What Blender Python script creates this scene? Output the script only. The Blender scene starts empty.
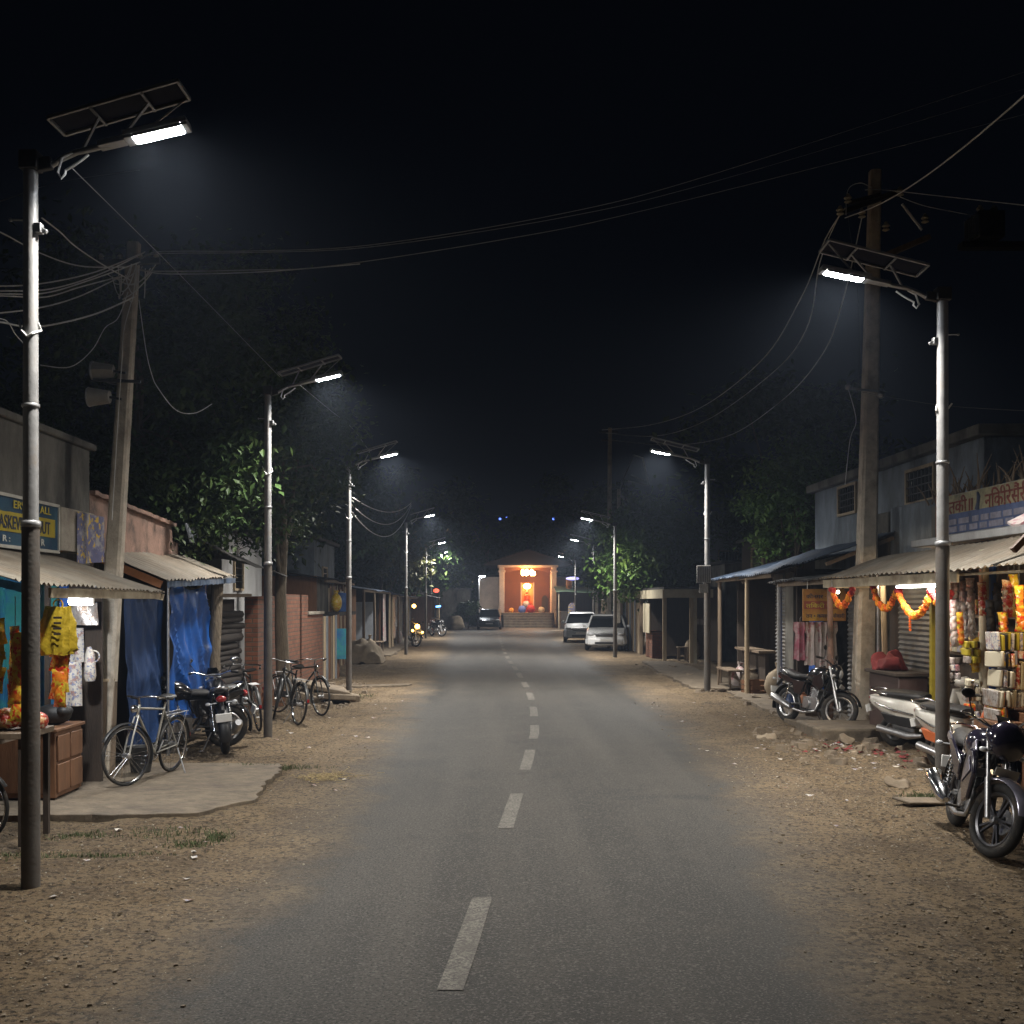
import bpy, math, random
from mathutils import Vector, Matrix, Euler, noise
R = math.radians
PI = math.pi
S = bpy.context.scene
C = S.collection
rnd = random.Random(7)

# ---------------------------------------------------------------- camera
cam = bpy.data.cameras.new("camera")
cam_o = bpy.data.objects.new("camera", cam)
C.objects.link(cam_o)
cam_o.location = (0, 0, 2.0)
cam_o.rotation_euler = (R(90), 0, 0)
cam.sensor_width = 36
cam.lens = 36 * 1100 / 1024
cam.shift_x = 22 / 1024
cam.shift_y = 90 / 1024
cam.clip_start = 0.1
cam.clip_end = 2000
S.camera = cam_o

# ---------------------------------------------------------------- night sky, exposure
w = bpy.data.worlds.new("World")
S.world = w
w.use_nodes = True
nt = w.node_tree
bg = nt.nodes["Background"]
sky = nt.nodes.new("ShaderNodeTexSky")
sky.sky_type = 'NISHITA'
sky.sun_disc = False
sky.sun_elevation = R(-9)
sky.sun_rotation = R(160)
mixn = nt.nodes.new("ShaderNodeMix"); mixn.data_type = 'RGBA'; mixn.blend_type = 'ADD'
mixn.inputs[0].default_value = 1
nt.links.new(sky.outputs[0], mixn.inputs[6])
mixn.inputs[7].default_value = (0.010, 0.014, 0.024, 1)
nt.links.new(mixn.outputs[2], bg.inputs[0])
bg.inputs[1].default_value = 0.1
S.view_settings.view_transform = 'Standard'
S.view_settings.look = 'None'
S.view_settings.gamma = 1
S.view_settings.exposure = 0
S.cycles.max_bounces = 6
S.cycles.diffuse_bounces = 3
S.cycles.glossy_bounces = 3
S.cycles.transmission_bounces = 4
S.cycles.transparent_max_bounces = 8
S.cycles.volume_bounces = 0
S.cycles.sample_clamp_indirect = 4
S.cycles.sample_clamp_direct = 0
S.cycles.caustics_reflective = False
S.cycles.caustics_refractive = False
S.cycles.use_denoising = True
S.cycles.use_light_tree = True

# ---------------------------------------------------------------- measuring: pixel at a known distance -> metres
F = 1100.0
def gx(px, Y): return (px - 490) * Y / F
def gz(py, Y): return 2.0 - (py - 602) * Y / F
def P(px, py, Y): return Vector((gx(px, Y), Y, gz(py, Y)))

# ---------------------------------------------------------------- materials
MATS = {}
def lin(c):
    return tuple(c[:3]) + (1.0,)
def mat(name, col, rough=0.8, var=0.25, scale=4.0, bump=0.0, bscale=25.0, metal=0.0, col2=None, c2scale=1.5,
        c2amt=(0.45, 0.65), spec=0.5, bdist=0.01, stretch=None, coat=0.0, trans=0.0, alpha=1.0, c3=None):
    """Procedural surface: base colour with soft mottling, patches of a second colour (wear, dirt) and fine relief."""
    m = bpy.data.materials.new(name); m.use_nodes = True
    n = m.node_tree; L = n.links; b = n.nodes["Principled BSDF"]
    b.inputs["Roughness"].default_value = rough
    b.inputs["Metallic"].default_value = metal
    b.inputs["Specular IOR Level"].default_value = spec
    b.inputs["Coat Weight"].default_value = coat
    b.inputs["Transmission Weight"].default_value = trans
    tc = n.nodes.new("ShaderNodeTexCoord")
    vec = tc.outputs["Object"]
    if stretch:
        mp = n.nodes.new("ShaderNodeMapping"); mp.inputs["Scale"].default_value = stretch
        L.new(vec, mp.inputs[0]); vec = mp.outputs[0]
    nz = n.nodes.new("ShaderNodeTexNoise"); nz.inputs["Scale"].default_value = scale
    nz.inputs["Detail"].default_value = 6; nz.inputs["Roughness"].default_value = 0.65
    L.new(vec, nz.inputs["Vector"])
    mr = n.nodes.new("ShaderNodeMapRange")
    mr.inputs[1].default_value = 0.3; mr.inputs[2].default_value = 0.7
    mr.inputs[3].default_value = 1 - var; mr.inputs[4].default_value = 1 + var * 0.6
    L.new(nz.outputs[0], mr.inputs[0])
    mu = n.nodes.new("ShaderNodeMix"); mu.data_type = 'RGBA'; mu.blend_type = 'MULTIPLY'; mu.inputs[0].default_value = 1
    src = None
    if col2:
        n2 = n.nodes.new("ShaderNodeTexNoise"); n2.inputs["Scale"].default_value = c2scale
        n2.inputs["Detail"].default_value = 8; n2.inputs["Roughness"].default_value = 0.7
        L.new(vec, n2.inputs["Vector"])
        r2 = n.nodes.new("ShaderNodeMapRange"); r2.inputs[1].default_value = c2amt[0]; r2.inputs[2].default_value = c2amt[1]
        L.new(n2.outputs[0], r2.inputs[0])
        mx = n.nodes.new("ShaderNodeMix"); mx.data_type = 'RGBA'
        L.new(r2.outputs[0], mx.inputs[0]); mx.inputs[6].default_value = lin(col); mx.inputs[7].default_value = lin(col2)
        src = mx.outputs[2]
    if c3:
        n3 = n.nodes.new("ShaderNodeTexNoise"); n3.inputs["Scale"].default_value = c2scale * 2.7
        n3.inputs["Detail"].default_value = 3
        L.new(vec, n3.inputs["Vector"])
        r3 = n.nodes.new("ShaderNodeMapRange"); r3.inputs[1].default_value = .55; r3.inputs[2].default_value = .6
        L.new(n3.outputs[0], r3.inputs[0])
        mx3 = n.nodes.new("ShaderNodeMix"); mx3.data_type = 'RGBA'
        L.new(r3.outputs[0], mx3.inputs[0])
        if src: L.new(src, mx3.inputs[6])
        else: mx3.inputs[6].default_value = lin(col)
        mx3.inputs[7].default_value = lin(c3); src = mx3.outputs[2]
    if src: L.new(src, mu.inputs[6])
    else: mu.inputs[6].default_value = lin(col)
    cb = n.nodes.new("ShaderNodeCombineColor")
    for i in range(3): L.new(mr.outputs[0], cb.inputs[i])
    L.new(cb.outputs[0], mu.inputs[7])
    L.new(mu.outputs[2], b.inputs["Base Color"])
    rr = n.nodes.new("ShaderNodeMapRange"); rr.inputs[3].default_value = max(0.02, rough - .12); rr.inputs[4].default_value = min(1, rough + .12)
    L.new(nz.outputs[0], rr.inputs[0]); L.new(rr.outputs[0], b.inputs["Roughness"])
    if bump > 0:
        nb = n.nodes.new("ShaderNodeTexNoise"); nb.inputs["Scale"].default_value = bscale; nb.inputs["Detail"].default_value = 5
        L.new(vec, nb.inputs["Vector"])
        bm = n.nodes.new("ShaderNodeBump"); bm.inputs["Strength"].default_value = bump; bm.inputs["Distance"].default_value = bdist
        L.new(nb.outputs[0], bm.inputs["Height"]); L.new(bm.outputs[0], b.inputs["Normal"])
    MATS[name] = m
    return m
def glow(name, col, strength):
    m = bpy.data.materials.new(name); m.use_nodes = True
    b = m.node_tree.nodes["Principled BSDF"]
    b.inputs["Base Color"].default_value = (.8, .8, .8, 1)
    b.inputs["Emission Color"].default_value = lin(col)
    b.inputs["Emission Strength"].default_value = strength
    MATS[name] = m
    return m
def node_img(m, build):
    """Let build(nodes, links, principled) wire an own base colour."""
    m.use_nodes = True
    build(m.node_tree.nodes, m.node_tree.links, m.node_tree.nodes["Principled BSDF"])
    return m

# ---------------------------------------------------------------- mesh helper
ORG = {}
def org(o):
    v = Vector((0, 0, 0))
    while o is not None:
        v += ORG.get(o.name, Vector((0, 0, 0))); o = o.parent
    return v
class MB:
    def __init__(self): self.v = []; self.f = []; self.uv = None
    def add(self, vs, fs):
        k = len(self.v); self.v += [tuple(p) for p in vs]; self.f += [tuple(i + k for i in f) for f in fs]; return self
    def box(self, x0, x1, y0, y1, z0, z1):
        vs = [(x, y, z) for z in (z0, z1) for y in (y0, y1) for x in (x0, x1)]
        return self.add(vs, [(0, 2, 3, 1), (4, 5, 7, 6), (0, 1, 5, 4), (1, 3, 7, 5), (3, 2, 6, 7), (2, 0, 4, 6)])
    def obox(self, c, s, e=(0, 0, 0)):
        m = Euler(e).to_matrix(); c = Vector(c); vs = []
        for z in (-.5, .5):
            for y in (-.5, .5):
                for x in (-.5, .5): vs.append(c + m @ Vector((x * s[0], y * s[1], z * s[2])))
        return self.add(vs, [(0, 2, 3, 1), (4, 5, 7, 6), (0, 1, 5, 4), (1, 3, 7, 5), (3, 2, 6, 7), (2, 0, 4, 6)])
    def bar(self, a, b, w, t):
        a = Vector(a); b = Vector(b); d = (b - a); l = d.length; d.normalize()
        u = d.cross(Vector((0, 0, 1)))
        if u.length < 1e-3: u = Vector((1, 0, 0))
        u.normalize(); n = u.cross(d)
        vs = [p + u * sx * w / 2 + n * sz * t / 2 for p in (a, b) for sz in (-1, 1) for sx in (-1, 1)]
        return self.add(vs, [(0, 1, 3, 2), (4, 6, 7, 5), (0, 4, 5, 1), (1, 5, 7, 3), (3, 7, 6, 2), (2, 6, 4, 0)])
    def tube(self, pts, r, n=8, cap=True, flat=None):
        pts = [Vector(p) for p in pts]; m = len(pts)
        rs = r if isinstance(r, (list, tuple)) else [r] * m
        vs = []; up = None
        for i, p in enumerate(pts):
            d = (pts[min(i + 1, m - 1)] - pts[max(i - 1, 0)])
            if d.length < 1e-9: d = Vector((0, 0, 1))
            d.normalize()
            if up is None:
                up = Vector((0, 0, 1)) if abs(d.z) < .9 else Vector((1, 0, 0))
            u = d.cross(up)
            if u.length < 1e-4: u = d.cross(Vector((0, 1, 0)))
            u.normalize(); v = u.cross(d).normalized(); up = v
            for k in range(n):
                a = 2 * PI * k / n
                fl = flat if flat else 1
                vs.append(p + (u * math.cos(a) + v * math.sin(a) * fl) * rs[i])
        fs = []
        for i in range(m - 1):
            for k in range(n):
                a = i * n + k; b = i * n + (k + 1) % n
                fs.append((a, b, b + n, a + n))
        if cap:
            fs.append(tuple(range(n - 1, -1, -1))); fs.append(tuple((m - 1) * n + k for k in range(n)))
        return self.add(vs, fs)
    def lathe(self, prof, o=(0, 0, 0), axis=(0, 0, 1), n=16):
        o = Vector(o); ax = Vector(axis).normalized()
        u = ax.cross(Vector((0, 1, 0)) if abs(ax.y) < .9 else Vector((1, 0, 0))).normalized(); v = ax.cross(u)
        vs = []; m = len(prof)
        for r, z in prof:
            for k in range(n):
                a = 2 * PI * k / n
                vs.append(o + ax * z + (u * math.cos(a) + v * math.sin(a)) * r)
        fs = []
        for i in range(m - 1):
            for k in range(n):
                a = i * n + k; b = i * n + (k + 1) % n
                fs.append((a, b, b + n, a + n))
        fs.append(tuple(range(n - 1, -1, -1))); fs.append(tuple((m - 1) * n + k for k in range(n)))
        return self.add(vs, fs)
    def ring(self, c, axis, Rr, r, n=28, m=8, flat=1.0, a0=0, a1=2 * PI):
        c = Vector(c); ax = Vector(axis).normalized()
        u = ax.cross(Vector((0, 0, 1)) if abs(ax.z) < .9 else Vector((1, 0, 0))).normalized(); v = ax.cross(u)
        full = abs(a1 - a0 - 2 * PI) < 1e-6
        vs = []; N = n if full else n + 1
        for i in range(N):
            a = a0 + (a1 - a0) * i / n
            e = u * math.cos(a) + v * math.sin(a)
            for k in range(m):
                b = 2 * PI * k / m
                vs.append(c + e * (Rr + r * math.cos(b)) + ax * r * flat * math.sin(b))
        fs = []
        for i in range(n if full else n):
            j = (i + 1) % N
            for k in range(m):
                l = (k + 1) % m
                fs.append((i * m + k, i * m + l, j * m + l, j * m + k))
        return self.add(vs, fs)
    def ball(self, c, r, n=12, m=8, e=None):
        c = Vector(c); r = Vector(r) if not isinstance(r, (int, float)) else Vector((r, r, r))
        M = Euler(e).to_matrix() if e else Matrix.Identity(3)
        vs = [c + M @ Vector((0, 0, r.z))]
        for i in range(1, m):
            t = PI * i / m
            for k in range(n):
                a = 2 * PI * k / n
                vs.append(c + M @ Vector((r.x * math.sin(t) * math.cos(a), r.y * math.sin(t) * math.sin(a), r.z * math.cos(t))))
        vs.append(c - M @ Vector((0, 0, r.z)))
        fs = [(0, 1 + k, 1 + (k + 1) % n) for k in range(n)]
        for i in range(m - 2):
            for k in range(n):
                a = 1 + i * n + k; b = 1 + i * n + (k + 1) % n
                fs.append((a, a + n, b + n, b))
        e_ = len(vs) - 1; q = 1 + (m - 2) * n
        fs += [(e_, q + (k + 1) % n, q + k) for k in range(n)]
        return self.add(vs, fs)
    def sheet(self, fn, nu, nv, t=0.004, tdir=(0, 0, 1)):
        """surface fn(u, v) given thickness t along tdir"""
        td = Vector(tdir) * t; a = []
        for i in range(nu + 1):
            for j in range(nv + 1): a.append(Vector(fn(i / nu, j / nv)))
        N = len(a); W = nv + 1
        vs = a + [p - td for p in a]; fs = []
        for i in range(nu):
            for j in range(nv):
                q = i * W + j
                fs.append((q, q + W, q + W + 1, q + 1)); fs.append((q + N, q + 1 + N, q + W + 1 + N, q + W + N))
        for i in range(nu):
            q = i * W; fs.append((q, q + N, q + W + N, q + W)); q = i * W + nv; fs.append((q, q + W, q + W + N, q + N))
        for j in range(nv):
            q = j; fs.append((q, q + 1, q + 1 + N, q + N)); q = nu * W + j; fs.append((q, q + N, q + 1 + N, q + 1))
        return self.add(vs, fs)
    def prism(self, poly, a, b, plane='xz'):
        """polygon extruded between a and b along the missing axis"""
        n = len(poly); vs = []
        for t in (a, b):
            for p in poly:
                if plane == 'xz': vs.append((p[0], t, p[1]))
                elif plane == 'yz': vs.append((t, p[0], p[1]))
                else: vs.append((p[0], p[1], t))
        fs = [tuple(range(n)), tuple(range(2 * n - 1, n - 1, -1))]
        for i in range(n):
            j = (i + 1) % n; fs.append((i, i + n, j + n, j))
        return self.add(vs, fs)
    def loft(self, rings, cap=True):
        n = len(rings[0]); vs = [p for r in rings for p in r]; fs = []
        for i in range(len(rings) - 1):
            for k in range(n):
                a = i * n + k; b = i * n + (k + 1) % n; fs.append((a, b, b + n, a + n))
        if cap: fs.append(tuple(range(n - 1, -1, -1))); fs.append(tuple((len(rings) - 1) * n + k for k in range(n)))
        return self.add(vs, fs)
    def build(self, name, m, parent=None, smooth=None, bevel=0, seg=2, subd=0):
        me = bpy.data.meshes.new(name)
        if parent is not None: o_ = org(parent)
        else: o_ = Vector((0, 0, 0))
        me.from_pydata([(p[0] - o_.x, p[1] - o_.y, p[2] - o_.z) for p in self.v], [], self.f)
        me.validate()
        import bmesh
        bm = bmesh.new(); bm.from_mesh(me); bmesh.ops.recalc_face_normals(bm, faces=bm.faces); bm.to_mesh(me); bm.free()
        me.materials.append(MATS[m] if isinstance(m, str) else m)
        if smooth:
            me.shade_smooth()
            me.set_sharp_from_angle(angle=R(smooth if smooth is not True else 40))
        o = bpy.data.objects.new(name, me); C.objects.link(o)
        if parent is not None: o.parent = parent
        if bevel:
            bv = o.modifiers.new("bevel", 'BEVEL'); bv.width = bevel; bv.segments = seg; bv.limit_method = 'ANGLE'; bv.angle_limit = R(35)
            bv.harden_normals = False
            if not smooth: me.shade_smooth(); me.set_sharp_from_angle(angle=R(30))
        if subd:
            sb = o.modifiers.new("sub", 'SUBSURF'); sb.levels = subd; sb.render_levels = subd
        return o
def tag(o, label=None, cat=None, group=None, kind=None):
    if label: o["label"] = label
    if cat: o["category"] = cat
    if group: o["group"] = group
    if kind: o["kind"] = kind
    return o
def thing(name, loc, label, cat, group=None, kind=None, rz=0):
    o = bpy.data.objects.new(name, None); C.objects.link(o)
    o.empty_display_size = .2
    o.location = loc; ORG[o.name] = Vector(loc)
    o.rotation_euler = (0, 0, rz)
    return tag(o, label, cat, group, kind)
def proto(name, label, cat, group=None):
    return thing(name, (0, 0, 0), label, cat, group)
def dup(o, parent=None):
    c = o.copy(); C.objects.link(c); c.parent = parent
    for ch in list(o.children): dup(ch, c)
    return c
def put(o, loc, rz=0, label=None, group=None, scale=None):
    o.location = loc; o.rotation_euler = (0, 0, rz)
    if label: o["label"] = label
    if group: o["group"] = group
    if scale: o.scale = scale
    return o
def lerp(a, b, t): return a + (b - a) * t
def interp(tab, y):
    if y <= tab[0][0]: return tab[0][1]
    for (a, b), (c, d) in zip(tab, tab[1:]):
        if y <= c: return b + (d - b) * (y - a) / (c - a)
    return tab[-1][1]
def nz3(x, y, z=0): return noise.noise(Vector((x, y, z)))
def corr(mb, a, b, c, d, waves, amp=.015, t=.004, nv=6, sag=.0, wob=.01):
    """corrugated sheet: a->b along the eave (near to far), d->c along the top; waves run down the slope"""
    a, b, c, d = map(Vector, (a, b, c, d)); s = rnd.random() * 50
    nu = int(waves * 6)
    def fn(u, v):
        p = (a.lerp(b, u)).lerp(d.lerp(c, u), v)
        z = amp * math.sin(u * waves * 2 * PI) + wob * nz3(u * 5 + s, v * 2) * 2 - sag * 4 * u * (1 - u)
        e = (.02 * nz3(u * 40 + s, 3)) * (1 - v)
        return p + Vector((0, 0, z)) + (a - d).normalized() * e
    return mb.sheet(fn, nu, nv, t)
# ---------------------------------------------------------------- palette
mat("asphalt_plain", (.05, .05, .05), .9)
mat("galv", (.5, .51, .52), .42, .3, 6, .15, 60, metal=.75, col2=(.28, .28, .28), c2scale=3)
mat("pole_paint", (.27, .27, .27), .5, .25, 8, .2, 50, metal=.25, col2=(.19, .16, .13), c2scale=4, c2amt=(.52, .72))
mat("pole_lower", (.115, .105, .095), .75, .3, 8, .3, 40, col2=(.07, .05, .035), c2scale=4, c2amt=(.45, .7))
mat("dark_metal", (.05, .05, .05), .5, .3, 8, metal=.4)
mat("black_plastic", (.012, .012, .013), .45, .3, 20)
mat("black_gloss", (.008, .008, .010), .18, .2, 10, coat=.6)
mat("rubber", (.016, .015, .014), .85, .4, 20, .3, 90, col2=(.09, .07, .05), c2scale=8, c2amt=(.5, .75))
mat("chrome", (.72, .73, .75), .16, .15, 10, metal=1.0)
mat("steel", (.45, .45, .46), .35, .25, 15, metal=.9)
mat("concrete_pole", (.50, .44, .36), .9, .3, 5, .5, 45, col2=(.2, .17, .13), c2scale=2.2, c2amt=(.5, .75))
mat("concrete", (.30, .27, .22), .92, .3, 3, .6, 25, col2=(.17, .14, .11), c2scale=1.2)
mat("slab", (.145, .115, .080), .93, .45, 5, .9, 14, col2=(.115, .09, .065), c2scale=1.5, bdist=.02)
mat("wire", (.72, .72, .70), .5, .2, 3)
mat("wire_dark", (.05, .05, .05), .6, .2, 3)
mat("white_paint", (.78, .79, .80), .3, .12, 3, coat=.5)
mat("panel_back", (.10, .11, .13), .5, .2, 5)
mat("panel_cell", (.010, .014, .035), .7, .2, 9, spec=.2)
glow("led", (.93, .96, 1.0), 260)
glow("tube", (.88, .95, 1.0), 16)
glow("bulb_warm", (1.0, .86, .62), 14)
mat("roof_tin", (.25, .225, .185), .75, .3, 3, .3, 14, metal=.15, col2=(.19, .145, .10), c2scale=1.3, c2amt=(.4, .7))
mat("roof_blue", (.055, .085, .14), .6, .35, 3, .2, 14, col2=(.12, .13, .15), c2scale=2)
mat("roof_grey", (.11, .115, .12), .65, .35, 3, .2, 14, metal=.2, col2=(.16, .12, .09), c2scale=1.6, c2amt=(.5, .75))
mat("tarp_dark", (.02, .018, .016), .75, .4, 4, .4, 20)
mat("plaster_grey", (.165, .155, .135), .93, .4, 2.2, .6, 18, col2=(.045, .042, .036), c2scale=.9, c2amt=(.42, .62), stretch=(1, 1, .5))
mat("plaster_pink", (.27, .165, .125), .93, .3, 2.5, .5, 20, col2=(.075, .055, .045), c2scale=2.2, c2amt=(.45, .65))
mat("plaster_blue", (.21, .245, .285), .92, .4, 2, .5, 18, col2=(.075, .085, .095), c2scale=1.1, c2amt=(.42, .68), stretch=(1, 1, .4))
mat("plaster_white", (.42, .42, .42), .92, .25, 2, .4, 18, col2=(.24, .23, .22), c2scale=.8, stretch=(1, 1, .5))
mat("temple_wall", (.60, .46, .36), .85, .15, 2, .3, 18)
mat("temple_inner", (.15, .055, .028), .8, .2, 2)
mat("temple_roof", (.022, .015, .013), .8, .3, 2)
mat("wood_brown", (.16, .075, .035), .6, .35, 3, .3, 18, stretch=(6, 6, .8))
mat("wood_grey", (.17, .125, .085), .85, .4, 3, .5, 18, stretch=(7, 7, .7))
mat("wood_pale", (.42, .33, .22), .8, .3, 3, .4, 18, stretch=(6, 6, .6))
mat("wood_dark", (.05, .035, .025), .85, .4, 3, .5, 18, stretch=(5, 5, .8))
mat("bark", (.14, .11, .075), .95, .4, 5, .9, 18, bdist=.03, stretch=(3, 3, .7))
mat("teal", (.03, .23, .23), .55, .3, 3, .1, 9, col2=(.02, .12, .30), c2scale=2.2)
mat("blue_paint", (.02, .10, .42), .45, .25, 4)
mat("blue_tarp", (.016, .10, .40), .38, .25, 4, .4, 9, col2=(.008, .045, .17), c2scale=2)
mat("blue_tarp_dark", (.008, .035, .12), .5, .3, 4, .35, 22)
mat("yellow_pack", (.62, .42, .02), .3, .25, 14, .5, 30, col2=(.55, .12, .02), c2scale=9, c2amt=(.56, .6), c3=(.7, .6, .25))
mat("orange_pack", (.62, .19, .02), .3, .25, 14, .5, 30, col2=(.66, .5, .05), c2scale=9, c2amt=(.48, .52), c3=(.6, .04, .02))
mat("red_pack", (.5, .05, .03), .3, .25, 14, .5, 30, col2=(.65, .4, .2), c2scale=10, c2amt=(.5, .54), c3=(.75, .65, .5))
mat("silver_pack", (.45, .42, .40), .3, .3, 18, .8, 40, col2=(.3, .2, .14), c2scale=12, metal=.4)
mat("white_card", (.52, .48, .42), .7, .2, 6, col2=(.3, .18, .16), c2scale=14, c2amt=(.52, .56), c3=(.18, .2, .3))
mat("blue_card", (.09, .09, .19), .6, .3, 6, col2=(.28, .27, .28), c2scale=5, c2amt=(.5, .58), c3=(.5, .33, .02))
mat("shutter", (.22, .225, .23), .5, .3, 4, .1, 20, metal=.5, col2=(.13, .105, .08), c2scale=2)
mat("marigold", (.80, .14, .008), .75, .3, 50, .6, 90)
mat("marigold_yellow", (.85, .30, .012), .75, .3, 50, .6, 90)
mat("red_flower", (.45, .03, .03), .75, .3, 50, .6, 90)
mat("cloth_white", (.5, .44, .42), .9, .3, 5, .3, 30, col2=(.35, .15, .17), c2scale=5, c2amt=(.52, .6))
mat("cloth_pink", (.4, .12, .17), .9, .3, 5, .3, 30, col2=(.5, .4, .4), c2scale=6)
mat("bag_black", (.012, .011, .011), .55, .3, 8, .5, 20)
mat("cream", (.5, .45, .33), .7, .25, 4, col2=(.3, .25, .17), c2scale=2)
mat("fascia", (.40, .34, .24), .8, .3, 3, .3, 12, col2=(.22, .17, .11), c2scale=2)
mat("red_cloth", (.4, .03, .03), .8, .3, 8)
mat("rust", (.2, .08, .035), .85, .4, 6, .4, 25)
mat("red_rag", (.2, .03, .03), .9, .4, 6, .5, 25)
mat("glass_dark", (.01, .012, .014), .08, .1, 3, coat=.8)
mat("lens_red", (.25, .008, .008), .2, .2, 9, coat=.7)
mat("lens_clear", (.6, .62, .65), .12, .2, 9, coat=.8)
mat("plate", (.7, .7, .68), .4, .1, 5)
mat("steel_door", (.23, .25, .28), .6, .25, 3, .1, 20, metal=.2)
mat("stone", (.21, .165, .115), .95, .35, 4, .6, 20, bdist=.02, col2=(.15, .12, .09), c2scale=3)
mat("sack", (.28, .225, .16), .9, .25, 5, .5, 22)
mat("leaf", (.036, .075, .016), .6, .45, 1.6, col2=(.055, .085, .016), c2scale=.9, spec=.4)
mat("leaf_lamplit", (.075, .15, .03), .5, .45, 1.6, col2=(.12, .19, .035), c2scale=.9)  # lighter copy of leaf: lamplight on the crowns put into the colour
mat("leaf_dry", (.12, .11, .03), .6, .45, 1.6, col2=(.06, .09, .02), c2scale=.9)
mat("grass", (.06, .085, .025), .7, .4, 8)
mat("straw", (.35, .27, .13), .9, .3, 8)
def leafy(name):
    m = MATS[name]; b = m.node_tree.nodes["Principled BSDF"]
    b.inputs["Subsurface Weight"].default_value = 0
for k in ("leaf", "leaf_dry"): leafy(k)

# brick
def brick(name, c1, c2, mortar, sc=1.0, axis='X'):
    m = mat(name, c1, .92, .3, 6, 0)
    n = m.node_tree.nodes; L = m.node_tree.links; b = n["Principled BSDF"]
    tc = n.new("ShaderNodeTexCoord"); sp = n.new("ShaderNodeSeparateXYZ"); cb = n.new("ShaderNodeCombineXYZ"); ad = n.new("ShaderNodeMath")
    L.new(tc.outputs["Object"], sp.inputs[0]); L.new(sp.outputs[0], ad.inputs[0]); L.new(sp.outputs[1], ad.inputs[1])
    L.new(ad.outputs[0], cb.inputs[0]); L.new(sp.outputs[2], cb.inputs[1])
    bt = n.new("ShaderNodeTexBrick"); bt.inputs["Scale"].default_value = sc
    bt.inputs["Color1"].default_value = lin(c1); bt.inputs["Color2"].default_value = lin(c2); bt.inputs["Mortar"].default_value = lin(mortar)
    bt.inputs["Mortar Size"].default_value = .011; bt.inputs["Brick Width"].default_value = .24; bt.inputs["Row Height"].default_value = .085
    bt.inputs["Mortar Smooth"].default_value = .3
    L.new(cb.outputs[0], bt.inputs[0])
    mu = [x for x in n if x.bl_idname == "ShaderNodeMix"][0]
    L.new(bt.outputs["Color"], mu.inputs[6])
    bp = n.new("ShaderNodeBump"); bp.inputs["Strength"].default_value = .7; bp.inputs["Distance"].default_value = .012; bp.invert = True
    L.new(bt.outputs["Fac"], bp.inputs["Height"]); L.new(bp.outputs[0], b.inputs["Normal"])
brick("brick", (.19, .068, .034), (.12, .046, .026), (.08, .06, .042))

# bare earth and asphalt share one earth colour, so that the road's crumbling edge runs into the dust
def earth_nodes(n, L, vec):
    def noise_(sc, det=8, ro=.65):
        x = n.new("ShaderNodeTexNoise"); x.inputs["Scale"].default_value = sc; x.inputs["Detail"].default_value = det
        x.inputs["Roughness"].default_value = ro; L.new(vec, x.inputs["Vector"]); return x.outputs[0]
    def ramp(src, a, b, ca, cb_):
        r = n.new("ShaderNodeMapRange"); r.inputs[1].default_value = a; r.inputs[2].default_value = b; L.new(src, r.inputs[0])
        x = n.new("ShaderNodeMix"); x.data_type = 'RGBA'; L.new(r.outputs[0], x.inputs[0])
        for s, k in ((ca, 6), (cb_, 7)):
            if isinstance(s, tuple): x.inputs[k].default_value = lin(s)
            else: L.new(s, x.inputs[k])
        return x.outputs[2]
    a = ramp(noise_(.55), .35, .65, (.160, .114, .068), (.265, .196, .120))
    a = ramp(noise_(2.3), .5, .72, a, (.135, .098, .060))
    a = ramp(noise_(7, 9, .75), .52, .62, a, (.098, .073, .047))
    a = ramp(noise_(.8, 5, .6), .52, .66, a, (.13, .095, .062))
    a = ramp(noise_(24, 5, .7), .50, .60, a, (.050, .038, .026))
    a = ramp(noise_(45, 3, .6), .62, .7, a, (.38, .32, .23))
    return a, noise_, ramp
def m_earth(n, L, b):
    g = n.new("ShaderNodeNewGeometry"); a, nz_, ramp = earth_nodes(n, L, g.outputs["Position"])
    L.new(a, b.inputs["Base Color"]); b.inputs["Roughness"].default_value = .96
    b.inputs["Specular IOR Level"].default_value = .25
    bp = n.new("ShaderNodeBump"); bp.inputs["Strength"].default_value = 1.0; bp.inputs["Distance"].default_value = .06
    L.new(nz_(13, 9, .72), bp.inputs["Height"])
    bp2 = n.new("ShaderNodeBump"); bp2.inputs["Strength"].default_value = .9; bp2.inputs["Distance"].default_value = .022
    L.new(nz_(55, 5, .7), bp2.inputs["Height"]); L.new(bp.outputs[0], bp2.inputs["Normal"])
    L.new(bp2.outputs[0], b.inputs["Normal"])
MATS["earth"] = node_img(bpy.data.materials.new("earth"), m_earth)
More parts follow.
